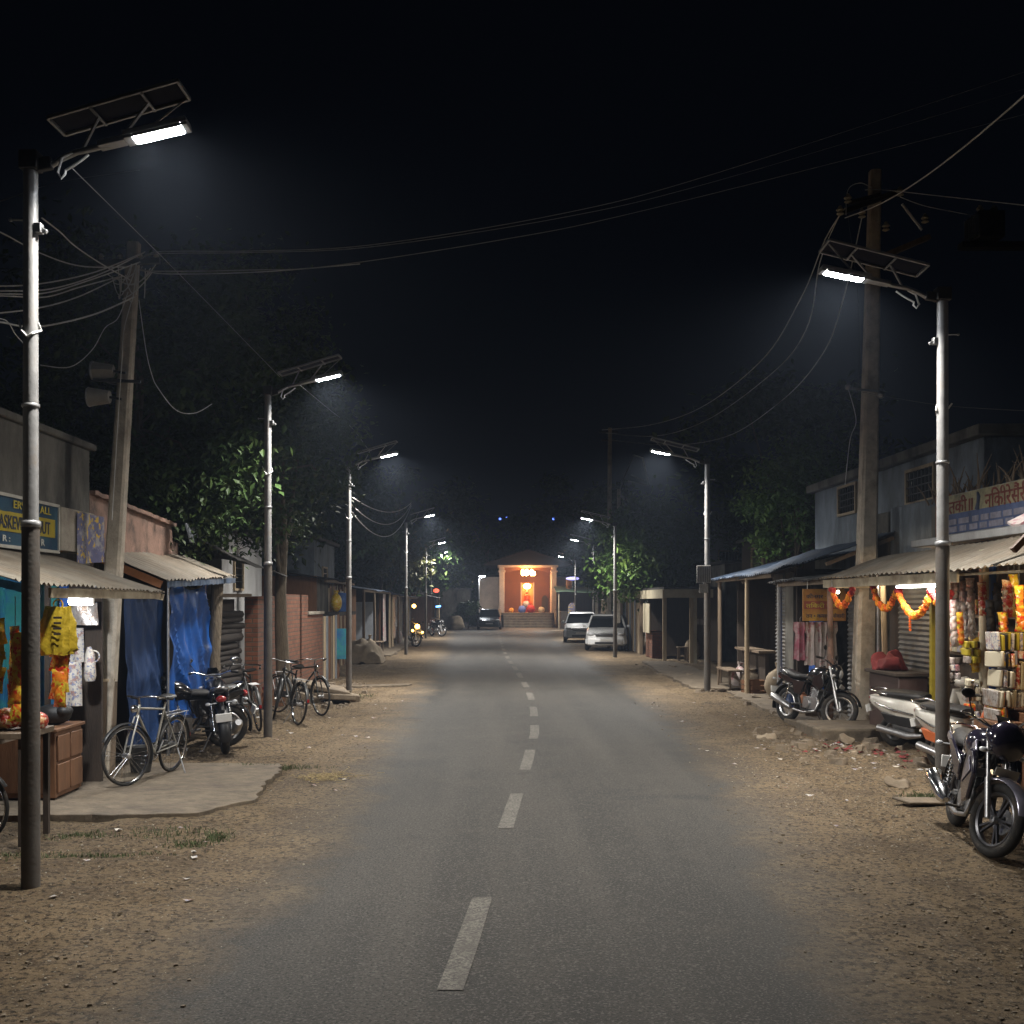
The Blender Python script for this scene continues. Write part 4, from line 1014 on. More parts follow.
# stall right of the temple with violet lamp
vs_ = thing("junction_stall", (7.2, 84, 0), "small stall with green canopy and violet lamp right of the temple", "stall")
m = MB(); m.box(5.3, 8.6, 82.2, 84.5, -.05, 1.3); m.build("counter", "wood_dark", vs_, bevel=.02)
m = MB(); m.sheet(lambda u, v: (lerp(4.9, 9.0, u), lerp(81.4, 85, v), 2.75 + .45 * v + .05 * math.sin(u * 9)), 16, 4, .03); m.build("canopy", mat("canopy_green", (.06, .10, .06), .7), vs_, smooth=True)
for x in (5.1, 8.8):
    m = MB(); m.tube([(x, 81.6, 0), (x, 81.6, 2.8)], .05, 8); m.build("post", "wood_pale", vs_)
m = MB(); m.box(5.1, 8.8, 84.6, 84.7, 0, 3.1); m.build("back_wall", "wood_brown", vs_)
vl = thing("violet_lamp", (6.7, 81.5, 3.9), "glowing violet lamp shade on the green canopy stall", "lamp")
glow("violet_glow", (.42, .38, 1), 1.6)
m = MB(); m.ball((6.15, 82, 3.75), (.5, .18, .13), 14, 8); m.build("lamp_shade", "violet_glow", vl, smooth=True)
m = MB(); m.tube([(6.15, 82, 3.0), (6.15, 82, 3.6)], .04, 8); m.build("stem", "dark_metal", vl)
t = thing("orange_drum", (5.8, 83, 3.2), "tall orange plastic drum standing on the canopy stall", "drum")
m = MB(); m.lathe([(.2, 0), (.24, .05), (.24, .7), (.15, .8)], (6.0, 83.4, 2.98), n=14); m.build("drum_body", mat("drum_orange", (.6, .2, .04), .5), t, smooth=40)
m = MB(); m.lathe([(.16, 0), (.16, .05)], (6.0, 83.4, 3.78), n=12); m.build("lid", "cream", t)
t = thing("post_sign", (5.9, 81, 0), "narrow white and blue arched sign beside the temple steps", "sign")
m = MB(); m.prism([(5.75, .2), (5.75, 1.6)] + [(6.05 + .3 * math.cos(PI - PI * i / 8), 1.6 + .35 * math.sin(PI * i / 8)) for i in range(9)] + [(6.35, .2)], 80.9, 80.98, 'xz'); m.build("sign_board", "blue_card", t)
for x in (5.8, 6.3):
    m = MB(); m.box(x - .03, x + .03, 80.98, 81.05, 0, 1.4); m.build("leg", "dark_metal", t)

# ---------------------------------------------------------------- right side, from near to far
XE = 5.2
gsn = thing("garland_shop", (5.8, 13.5, 0), "open roadside shop with tin awning and marigold garlands", "shop")
m = MB(); corr(m, (XE, 9.0, 2.36), (XE, 17.4, 2.38), (6.2, 17.4, 2.72), (6.2, 9.0, 2.78), 50, .014, wob=.02); m.build("awning", "roof_tin", gsn, smooth=60)
m = MB(); m.box(XE + .06, XE + .09, 12.4, 17.38, 2.22, 2.345); m.build("fascia", "fascia", gsn, bevel=.004)
m = MB(); m.box(XE + .07, 6.2, 17.36, 17.40, 2.22, 2.33); m.build("end_fascia", "fascia", gsn)
m = MB(); m.box(6.32, 6.42, 8.5, 15.1, -.1, 2.7); m.box(6.32, 6.42, 16.9, 17.4, -.1, 2.7); m.build("wall", "wood_dark", gsn)
shutter_mb((6.28, 15.2, 0), (6.28, 16.9, 0), .05, 2.35, (-1, 0, 0)).build("shutter", "shutter", gsn, smooth=60)
m = MB(); m.tube([(5.86, 13.05, -.1), (5.86, 13.05, 2.62)], .055, 10); m.build("post", "cream", gsn, smooth=60)
m = MB(); m.tube([(5.98, 13.1, -.1), (5.98, 13.1, 2.62)], .045, 10); m.build("post", "blue_paint", gsn, smooth=60)
m = MB(); m.box(6.0, 6.08, 14.95, 15.03, -.1, 2.6); m.build("post", "sign_yellow", gsn, bevel=.005)
m = MB(); m.box(6.09, 6.2, 15.0, 15.1, -.1, 2.6); m.build("post", "plaster_pink", gsn, bevel=.005)
m = MB(); m.bar((5.3, 9.0, 2.44), (6.2, 9.0, 2.6), .05, .05); m.bar((5.3, 13.1, 2.36), (6.2, 13.1, 2.6), .05, .05); m.build("rafter", "blue_paint", gsn)
m = MB(); m.tube([(XE + .15, 9.2, 2.31), (XE + .15, 13.1, 2.31)], .015, 6); m.build("rail", "cream", gsn)
m = MB(); m.box(5.75, 6.3, 9.0, 12.8, .0, .8); m.build("counter", "wood_brown", gsn, bevel=.01)
m = MB(); m.box(6.2, 6.32, 9.0, 15, 1.3, 1.34); m.box(6.1, 6.32, 9.0, 15, 1.8, 1.84); m.build("shelf", "wood_grey", gsn)
# tube lamp under fascia and small bulb
tr = thing("tube_lamp", (5.35, 14, 2.22), "long thin tube lamp under the garland shop's fascia", "lamp")
m = MB(); m.tube([(5.27, 13.0, 2.195), (5.27, 14.25, 2.195)], .014, 8); m.build("tube", "tube", tr, smooth=True)
m = MB(); m.box(5.29, 5.33, 12.95, 14.3, 2.18, 2.22); m.build("batten", "white_paint", tr)
la = bpy.data.lights.new("tube_light", 'AREA'); la.shape = 'RECTANGLE'; la.size = 1.2; la.size_y = .05; la.energy = 48; la.color = (1, .92, .8)
lo = bpy.data.objects.new("tube_light", la); C.objects.link(lo); lo.parent = tr; lo.location = Vector((5.37, 13.6, 2.17)) - org(tr); lo.rotation_euler = (0, R(-20), R(90) * 0)
lo.rotation_euler = Euler((0, R(25), 0)); la.size, la.size_y = .05, 1.2
for i, (px, py, Y, lb) in enumerate(((877, 580, 16.4, "small white bulb under the fascia beside the concrete pole"), (838, 592, 17.0, "small warm bulb among the short garland by the orange sign"))):
    t = thing("bulb", P(px, py, Y), lb, "bulb"); c = P(px, py, Y)
    m = MB(); m.ball(c, (.05, .04, .03) if i == 0 else .028, 10, 8); m.build("bulb_glass", "bulb_warm" if i else "tube", t, smooth=True)
    m = MB(); m.tube([c + Vector((0, 0, .02)), c + Vector((0, 0, .12))], .012, 6); m.build("bulb_holder", "dark_metal", t)
    lampl("bulb_light", t, c - Vector((0, .08, .05)), 14 if i == 0 else 8, (1, .78, .5), .03)

# garlands: each swag a string of blossoms
def blossom(q, c, r, seed):
    n = 7
    for k in range(n):
        a = 2 * PI * k / n + seed; e = Vector((math.cos(a), .6 * math.sin(seed + k), math.sin(a))) * r * .75
        q.ball(c + e, r * .5, 6, 4)
    q.ball(c, r * .8, 6, 5)
def garland(a, b, sag, label, drop=None):
    t = thing("marigold_garland", a, label, "garland", "marigold garlands under the right awning")
    L_ = int((a - b).length * 1.25 / .05) + int(sag * 25); qs = {"marigold": MB(), "marigold_yellow": MB(), "red_flower": MB()}
    for i in range(L_ + 1):
        u = i / L_; c = a.lerp(b, u) - Vector((0, 0, sag * 4 * u * (1 - u)))
        k = "red_flower" if (i < 2 or i > L_ - 2) else ("marigold" if (i // 3) % 2 else "marigold_yellow")
        for j in range(2):
            blossom(qs[k], c + Vector((rnd.uniform(-.015, .015), rnd.uniform(-.02, .02), rnd.uniform(-.02, .02))), .034, rnd.random() * 6)
    nm = {"marigold": "orange_blossoms", "marigold_yellow": "yellow_blossoms", "red_flower": "red_blossoms"}
    for k, q in qs.items():
        if q.v: q.build(nm[k], k, t, smooth=True)
    m = MB(); m.tube([a, a + Vector((.0, .0, .14))], .005, 5); m.tube([b, b + Vector((0, 0, .14))], .005, 5); m.build("thread", "wire", t)
    return t
def Pr(px, py, X=None, Y=None): return P(px, py, Y)
garland(P(832, 589, 16.9), P(852, 588, 16.2), .27, "short marigold swag at the far end of the awning by the orange sign")
garland(P(872, 584, 15.4), P(898, 588, 14.6), .30, "marigold swag nearest the concrete pole")
garland(P(898, 589, 14.5), P(932, 590, 13.4), .33, "longest marigold swag, left of the lamp post")
t = thing("marigold_garland", P(910, 620, 14), "small orange tassel hanging below the longest swag", "garland", "marigold garlands under the right awning")
m = MB(); c = P(910, 616, 14)
for i in range(6): blossom(m, c - Vector((0, 0, .035 * i)), .016, i)
m.build("orange_blossoms", "marigold", t, smooth=True)
m = MB(); m.tube([c, c - Vector((0, 0, .2))], .004, 5); m.build("thread", "wire", t)
garland(P(934, 596, 13.2), P(950, 592, 12.9), .12, "short marigold swag just right of the lamp post")
# hanging sachets and stacks of goods on the right
for i, (px, py, Y, n, w_, mt, lb) in enumerate(((949, 585, 13.6, 6, .10, "silver_pack", "dark silver sachet strip right of the tall lamp post"), (956, 582, 13.5, 7, .10, "silver_pack", "second silver sachet strip from the lamp post"), (963, 580, 13.4, 8, .11, "silver_pack", "third silver sachet strip from the lamp post"), (970, 578, 13.2, 8, .10, "silver_pack", "silver sachet strip next to the cream post"), (974, 637, 13.1, 4, .12, "yellow_pack", "pale yellow packet strip before the cream post"), (945, 640, 13.8, 5, .1, "white_card", "pale packet strip low beside the tall lamp post"), (998, 583, 12.6, 3, .14, "bag_black", "black packet strip right of the blue post"), (1008, 580, 12.3, 4, .14, "red_pack", "red packet strip near the right picture edge"), (1019, 585, 12.0, 5, .12, "orange_pack", "orange packet strip at the right picture edge"))):
    c = P(px, py, Y); strip(c.x, c.y, c.z, n, w_, .15, mt, lb, .09, grp="packet strips hanging in the garland shop")
st = [(1000, 1030, 632, 651, "sign_yellow", "yellow wrapped bale on top of the right goods stack"), (1000, 1020, 651, 668, "blue_card", "dark printed box below the yellow bale"), (1002, 1018, 668, 688, "white_card", "white and violet striped packet block in the goods stack"), (998, 1030, 690, 708, "cream", "cream coloured box near the bottom of the goods stack"), (998, 1012, 708, 722, "orange_pack", "orange box at the bottom of the goods stack"), (1019, 1032, 660, 690, "straw", "bundle of brown broom grass beside the goods stack")]
for x0, x1, y0, y1, mt, lb in st:
    a = P(x0, y1, 11.9); b = P(x1, y0, 11.9); t = thing("packet_row", (a.x, 12, a.z), lb, "packets", "goods stacked at the right edge shop"); n = max(2, int((b.x - a.x) / .036))
    for k in range(n):
        w_ = (b.x - a.x) / n; q = MB(); h_ = (b.z - a.z) * rnd.uniform(.82, 1.0)
        q.obox((a.x + w_ * (k + .5), 12.1 + rnd.uniform(-.03, .03), a.z + h_ / 2), (w_ * .92, .35, h_), (rnd.uniform(-.05, .05), rnd.uniform(-.08, .08), rnd.uniform(-.1, .1)))
        q.build("packet", mt if k % 2 else ["cream", "white_card", "red_pack", "silver_pack", "bag_black", "rust"][rnd.randrange(6)], t, bevel=.012)
m = MB(); m.box(P(996, 0, 11.9).x, 6.28, 11.88, 12.45, 0, P(0, 722, 11.9).z); tag(m.build("goods_crate", "wood_brown", bevel=.01), "brown wooden crate carrying the right goods stack", "crate")
for px, py, Y, mt, lb in ((971, 652, 13.0, "sign_yellow", "short yellow packets stacked behind the cream post"), (971, 690, 13.0, "cream", "pale packets stacked behind the cream post"), (974, 715, 12.9, "orange_pack", "orange packets stacked low behind the cream post"), (951, 668, 13.6, "cloth_white", "small pale packets behind the white scooter")):
    c = P(px, py, Y); t = thing("packet_row", c, lb, "packets", "goods stacked at the right edge shop")
    for k in range(9):
        q = MB(); q.obox((c.x + .05 * (k % 3 - 1), c.y + rnd.uniform(-.05, .05), c.z + .09 * (k // 3 - 1)), (.046, .16, .08), (rnd.uniform(-.1, .1), rnd.uniform(-.1, .1), rnd.uniform(-.3, .3)))
        q.build("packet", mt if k % 4 else ["silver_pack", "white_card", "wood_dark"][k % 3], t, bevel=.01)
m = MB(); m.box(5.72, 6.0, 13.3, 13.8, 0, .55); tag(m.build("goods_crate", "wood_brown", bevel=.01), "small brown crate behind the cream post", "crate")
# desk
dk = thing("desk", (5.9, 16, 0), "dark brown shop desk behind the concrete pole", "desk")
m = MB(); m.box(5.68, 6.2, 15.4, 16.7, .95, 1.0); m.build("desk_top", "wood_dark", dk, bevel=.01)
m = MB(); m.box(5.74, 6.15, 15.45, 16.65, .12, .95); m.build("desk_body", mat("desk_wood", (.06, .035, .03), .5, .3, 4), dk, bevel=.01)
for y in (15.5, 16.6):
    m = MB(); m.box(5.76, 5.82, y - .03, y + .03, 0, .12); m.build("foot", "wood_dark", dk)
m = MB(); m.ball((5.9, 16.2, 1.08), (.22, .34, .13), 32, 18); m.v = [(a + .12 * nz3(a * 5, b * 5, c_ * 5), b + .05 * nz3(b * 6, a * 9), max(1.0, c_ + .14 * nz3(a * 6, b * 6, 3))) for a, b, c_ in m.v]
tag(m.build("cloth_heap", "red_rag", smooth=True), "heap of dark red cloth on the shop desk", "cloth")

# painted wall above, brushwood on top
bnr = thing("painted_wall", (6.4, 12, 2.8), "painted wall sign, red script on cream over blue bricks", "wall")
m = MB(); m.box(6.32, 6.5, 8.5, 15.35, 2.9, 3.46); m.build("wall_body", "plaster_white", bnr)
m = MB(); m.box(6.31, 6.318, 8.5, 15.33, 3.2, 3.455); m.build("cream_band", mat("cream_wall", (.26, .235, .14), .9, .4, 3, .2, 18, col2=(.14, .13, .09), c2scale=5), bnr)
m = MB(); m.box(6.31, 6.318, 8.5, 15.33, 2.93, 3.2); m.build("blue_band", mat("blue_wall", (.065, .09, .18), .9, .4, 3, .2, 18), bnr)
m = MB(); m.box(6.2, 6.5, 8.5, 16.2, 2.80, 2.9); m.build("ledge", "plaster_white", bnr, bevel=.01)
m = MB(); m.box(6.30, 6.45, 15.35, 15.55, 2.85, 3.5); m.build("end_pier", mat("pier_red", (.28, .10, .05), .85, .3), bnr)
mat("ink_red", (.13, .025, .018), .8, .4, 14, col2=(.2, .12, .08), c2scale=18, c2amt=(.55, .62))
text("lettering", "तकी॥", "ink_red", bnr, (6.304, 15.12, 3.20), (0, -1, 0), (0, 0, 1), .75, .23, bold=.012)
text("lettering", "निकीरेसैंरी", "ink_red", bnr, (6.304, 14.02, 3.19), (0, -1, 0), (0, 0, 1), 1.15, .25, bold=.012)
text("lettering", "कीनरे", "ink_red", bnr, (6.304, 12.4, 3.19), (0, -1, 0), (0, 0, 1), 1.5, .25, bold=.012)
m = MB(); m.tube([(6.303, 14.22, 3.42), (6.303, 14.18, 3.36), (6.303, 14.2, 3.28), (6.303, 14.22, 3.20)], [.015, .03, .025, .04], 8, flat=1); m.build("painted_figure", "ink_dark", bnr)
for r_ in range(2):
    y = 15.2
    while y > 9:
        l_ = rnd.uniform(.16, .42); z = 3.05 - .10 * r_
        q = MB(); q.box(6.303, 6.309, y - l_, y, z, z + .075); q.build("white_patch", mat("patch%d" % r_, (.19, .185, .23), .9, .4, 9) if y == 15.2 else "patch%d" % r_, bnr, bevel=.0); y -= l_ + rnd.uniform(.04, .12)
bt_ = thing("brushwood", (6.6, 12.5, 3.46), "tangle of dry brushwood lying on the painted wall", "brushwood")
m = MB()
for i in range(170):
    y = rnd.uniform(9, 16.5); x = rnd.uniform(6.35, 7.0); l_ = rnd.uniform(.25, .7); a = rnd.uniform(-1.0, 1.0); b = rnd.uniform(-.6, .6)
    p = Vector((x, y, 3.45)); d = Vector((math.sin(b) * .4, math.sin(a), abs(math.cos(a)) * .8)); k = p + d * l_ * .5 + Vector((0, .05 * nz3(i, 1), .03))
    m.tube([p, k, p + d * l_ + Vector((0, .1 * nz3(i, 9), 0))], [.016, .012, .004], 5)
m.build("branches", "wood_grey", bt_)
m = MB(); m.box(6.5, 9, 8.5, 16.2, -.1, 3.4); tag(m.build("back_house", "plaster_grey"), "dark grey plastered house behind the painted wall", "house")
# pale canopy corner at right edge
cn = thing("stall_canopy", (4.7, 9.3, 0), "pale canvas canopy corner with wooden strut at the right edge", "canopy")
m = MB(); m.sheet(lambda u, v: (lerp(4.42, 6.2, u), lerp(8.6, 9.4, v), 2.70 + .55 * min(1, u * 1.6) + .05 * math.sin(v * 6)), 12, 8, .02); m.build("canvas", "white_card" if False else "cloth_white", cn, smooth=True)
m = MB(); m.bar((4.28, 9.0, 2.42), (4.55, 9.0, 2.70), .05, .05); m.bar((4.5, 9.0, 2.68), (6.2, 9.0, 2.68), .05, .05); m.build("strut", "wood_brown", cn)
m = MB(); m.tube([(6.1, 9.0, 0), (6.1, 9.0, 2.7)], .05, 8); m.build("post", "wood_brown", cn)

# blue plastered upper house with barred windows
bh = house("blue_house", "faded blue two storey house with barred windows behind the concrete pole", 7.0, 11, 15.6, 23.7, 4.35, "plaster_blue", "plaster_grey", wins=(('x0', 21.0, 22.0, 3.75, 4.25), ('x0', 17.3, 18.4, 3.65, 4.15)), slab=.16)
m = MB(); m.box(6.62, 6.98, 15.7, 18.2, 2.75, 3.55); m.build("lower_wall", "plaster_blue", bh, bevel=.02)
m = MB(); m.box(6.6, 6.97, 18.25, 18.9, 2.6, 3.5); m.build("buttress", "plaster_grey", bh, bevel=.02)
m = MB(); m.box(6.96, 6.99, 18.5, 19.2, 2.95, 3.45); m.build("faded_lettering_panel", "blue_card", bh)

# clothes shop with orange board
cs = shack("clothes_shop", "narrow clothes shop with shutter beyond the concrete pole", "shop", 6.1, 17.7, 21.0, 1.5, 1, 2.5, 2.7, "plaster_grey", "roof_grey", .75, front=(('shutter', 17.85, 18.75, "shutter"), ('door', 20.0, 20.8, "blue_paint"), ('post', 20.9, 0, "plaster_white"), ('post', 17.8, 0, "plaster_pink")))
os_ = thing("orange_sign", (5.8, 18.6, 1.7), "hanging orange board with red and yellow lettered bands", "sign")
a = P(803, 621, 18.7); b = P(846, 589, 18.7)
m = MB(); m.box(a.x, b.x, 18.70, 18.74, a.z, b.z); m.build("board", mat("sign_orange", (.38, .17, .035), .6, .3, 5, col2=(.5, .3, .04), c2scale=3), os_, bevel=.004)
W_ = b.x - a.x; H_ = b.z - a.z
m = MB(); m.box(a.x + .02, b.x - .02, 18.694, 18.70, a.z + .38 * H_, a.z + .62 * H_); m.build("red_band", mat("sign_red", (.3, .07, .04), .6, .3, 8), os_)
text("lettering", "कीनगर ·हमारा", "ink_dark", os_, (a.x + .05, 18.692, a.z + .68 * H_), (1, 0, 0), (0, 0, 1), W_ * .8, H_ * .18, bold=.01)
text("lettering", "तिकरी नकेरी", "ink_yellow", os_, (a.x + .05, 18.690, a.z + .41 * H_), (1, 0, 0), (0, 0, 1), W_ * .85, H_ * .17, bold=.01)
text("lettering", "तन • कमल • सेवारी", "ink_dark", os_, (a.x + .05, 18.692, a.z + .10 * H_), (1, 0, 0), (0, 0, 1), W_ * .9, H_ * .15, bold=.01)
for x in (a.x + .08, b.x - .08):
    m = MB(); m.tube([(x, 18.72, b.z), (x, 18.72, b.z + .16)], .006, 5); m.build("hook", "wire", os_)
mb2 = [(800, 655, .20, "cloth_pink", "faded pink garment hanging left under the orange sign"), (812, 660, .22, "cloth_white", "white garment with red marks under the orange sign"), (822, 662, .20, "cloth_white", "patterned white garment, third under the orange sign"), (831, 658, .18, "cloth_white", "pale narrow garment hanging farthest right under the sign")]
for i, (px, py, w_, mt, lb) in enumerate(mb2):
    c = P(px, 622, 18.95); z1 = P(px, py + 5, 18.95).z
    t = thing("hanging_garment", c, lb, "garment", "garments under the orange sign")
    m = MB(); s = i * 3.1
    def fg(u, v, sg):
        a_ = w_ * (.55 + .45 * (1 - v) + (.35 if v > .75 else 0)) * .62
        return Vector((c.x + (u - .5) * 2 * a_, 18.95 + sg * .04 * math.sin(PI * u) + .025 * math.sin(u * 14 + s), lerp(z1 + .03 * nz3(u * 4, s), c.z, v)))
    for sg_ in (-1, 1):
        g = [fg(u / 14, v / 10, sg_) for u in range(15) for v in range(11)]
        m.add(g, [(u * 11 + v, (u + 1) * 11 + v, (u + 1) * 11 + v + 1, u * 11 + v + 1) for u in range(14) for v in range(10)])
    m.build("cloth", mt, t, smooth=True)
    m = MB(); m.tube([c + Vector((0, 0, 0)), c + Vector((0, 0, .06)), c + Vector((.02, 0, .09))], .005, 5); m.build("hanger_hook", "steel", t)

# dark roofed sheds
sb = shack("tin_shed", "shed with long dark blue-grey roof and ribbed shutter post", "shed", 5.95, 21.3, 26.5, 2.2, 1, 2.68, 3.3, "wood_dark", "roof_blue", .6, front=(('wall', 21.4, 22.0, "plaster_grey"), ('shutter', 22.1, 22.9, "shutter"), ('post', 23.4, 0, "wood_pale"), ('low', 23.6, 25.8, "wood_dark"), ('post', 26.2, 0, "wood_grey")), group="dark sheds on the right")
m = MB(); corr(m, (5.35, 17.9, 2.73), (5.4, 24.0, 2.5), (6.6, 24.0, 3.0), (6.6, 17.9, 3.15), 34, .015, wob=.02); m.build("upper_roof", "roof_blue", sb, smooth=60)
m = MB(); m.bar((5.5, 24, 2.42), (6.6, 24, 2.9), .06, .06); m.bar((5.5, 18.0, 2.62), (6.6, 18.0, 3.05), .06, .06); m.build("rafter", "wood_grey", sb)
# cream fascia shelter
cf = thing("corner_shelter", (6.6, 42, 0), "open shelter with cream fascia boards and wooden posts", "shelter")
m = MB(); m.box(5.7, 7.6, 36, 48, 2.42, 2.5); m.build("roof", "tarp_dark", cf)
m = MB(); m.box(5.66, 5.7, 36, 41.5, 2.12, 2.42); m.build("fascia", "cream", cf)
m = MB(); m.box(5.66, 5.7, 41.7, 48, 2.15, 2.42); m.build("fascia", "cream", cf)
m = MB(); m.box(5.7, 7.3, 35.96, 36, 2.14, 2.42); m.build("fascia", "cream", cf)
for x, y, mt in ((5.72, 36.05, "wood_pale"), (6.6, 36.05, "wood_pale"), (6.72, 36.08, "cream"), (5.72, 41.6, "wood_grey"), (5.72, 47.9, "wood_grey")):
    m = MB(); m.box(x - .06, x + .06, y - .06, y + .06, -.1, 2.42); m.build("post", mt, cf, bevel=.008)
m = MB(); m.box(7.5, 7.6, 36, 48, -.1, 2.42); m.box(5.9, 7.5, 41, 41.1, -.1, 2.42); m.build("wall", "wood_dark", cf)
for i in range(11):
    m = MB(); y = 41.9 + .52 * i; m.obox((5.8, y, 1.05), (.04, .26, 2.1 + rnd.uniform(-.1, .03)), (0, 0, rnd.uniform(-.15, .15))); m.build("plank", ["wood_grey", "steel_door", "wood_pale"][i % 3], cf)
m = MB(); m.box(5.62, 5.66, 38.8, 40.4, .9, 1.95); m.build("wall_board", "cream", cf)
m = MB(); m.box(5.75, 6.2, 39, 40.6, 0, .95); tag(m.build("brick_bin", "brick"), "low brick block inside the cream shelter", "block")
house("white_house", "long plain white house standing behind the right shelters", 7.9, 13.5, 48, 56, 4.95, "plaster_white", "plaster_grey", wins=(('y0', 10, 10.8, 3.2, 4.2),))
house("narrow_tower", "narrow dark upper room with pale shutters behind the sheds", 7.55, 9.6, 30, 33, 3.75, "wood_dark", "tarp_dark", wins=(('x0', 30.4, 31.6, 2.7, 3.5),), cat="building")
house("dark_house", "dark house behind the cream shelter under the tree", 7.9, 12, 37, 44, 3.3, "plaster_grey", "tarp_dark")
# plinth block and rubbish by the concrete pole
m = MB(); m.box(4.78, 5.95, 15.9, 17.2, -.05, .16); tag(m.build("concrete_plinth", "slab", bevel=.03), "low concrete plinth at the foot of the leaning posts", "plinth")
m = MB(); m.tube([(5.95, 16.6, .1), (5.96, 16.6, 1.2), (5.93, 16.6, 2.25)], .045, 8); tag(m.build("wooden_post", "wood_pale", smooth=60), "thin yellowish post holding the awning's far corner", "post")
m = MB(); m.tube([(5.84, 16.55, .1), (5.84, 16.55, 2.25)], .022, 8); tag(m.build("iron_pipe", "steel", smooth=60), "thin grey pipe beside the yellowish post", "pipe")
# notice board on second right lamp
mat("board_white", (.30, .30, .29), .7, .2, 5, col2=(.2, .19, .17), c2scale=6)
nb = thing("notice_board", (4.7, 24.2, 2.6), "small white ruled notice board fixed to the second right lamp post", "board")
m = MB(); m.box(4.55, 4.86, 24.19, 24.21, 2.42, 2.80); m.build("board_sheet", "board_white", nb, bevel=.004)
m = MB(); m.box(4.60, 4.80, 24.19, 24.21, 2.20, 2.40); m.build("lower_sheet", "board_white", nb, bevel=.004)
m = MB()
for i in range(7): m.box(4.575 + .04 * i, 4.585 + .04 * i, 24.184, 24.189, 2.44, 2.78)
m.build("ruled_lines", "ink_dark", nb)
m = MB(); m.box(4.7, 4.76, 24.21, 24.24, 2.3, 2.7); m.build("clamp", "galv", nb)
# ---------------------------------------------------------------- vehicles
def wheel(t, name, c, Rw, r, ax=(0, 1, 0), spokes='alloy', xf=None, rimm="steel", parent_=None):
    """tyre with rim, spokes and hub as sub-parts; xf maps points (steering)"""
    xf = xf or (lambda p: p); c = Vector(c); ax = Vector(ax)
    def fin(m): m.v = [tuple(xf(Vector(p))) for p in m.v]; return m
    m = MB(); m.ring(c, ax, Rw - r, r, 36, 10, flat=1.05); ty = fin(m).build(name, "rubber", t, smooth=60)
    m = MB(); m.ring(c, ax, Rw - 2.05 * r, r * .55, 36, 8, flat=1.3)
    u = ax.cross(Vector((0, 0, 1))).normalized(); v = ax.cross(u)
    if spokes == 'alloy':
        for k in range(5):
            for d in (-.16, .16):
                a = 2 * PI * k / 5 + d; b = 2 * PI * k / 5 + d * .8
                m.bar(c + (u * math.cos(a * 1) + v * math.sin(a)) * .03, c + (u * math.cos(b) + v * math.sin(b)) * (Rw - 2.2 * r), .022, .016)
    else:
        for k in range(spokes):
            a = 2 * PI * k / spokes; s = (1 if k % 2 else -1); b = a + .5 * (1 if k % 4 < 2 else -1)
            m.tube([c + ax * s * .03 + (u * math.cos(a) + v * math.sin(a)) * .018, c + (u * math.cos(b) + v * math.sin(b)) * (Rw - 2.2 * r)], .0016, 4)
    fin(m).build("rim", rimm, ty, smooth=40)
    m = MB(); m.lathe([(.015, -.055), (.03, -.05), (.03, .05), (.015, .055)], c, ax, 12)
    if spokes == 'alloy': m.lathe([(.105, .045), (.11, .05), (.105, .055)], c, ax, 20)
    fin(m).build("hub", "steel", ty, smooth=40)
    return ty
def rot_axis(o, d, a):
    q = Matrix.Rotation(a, 3, Vector(d).normalized()); o = Vector(o)
    return lambda p: o + q @ (Vector(p) - o)
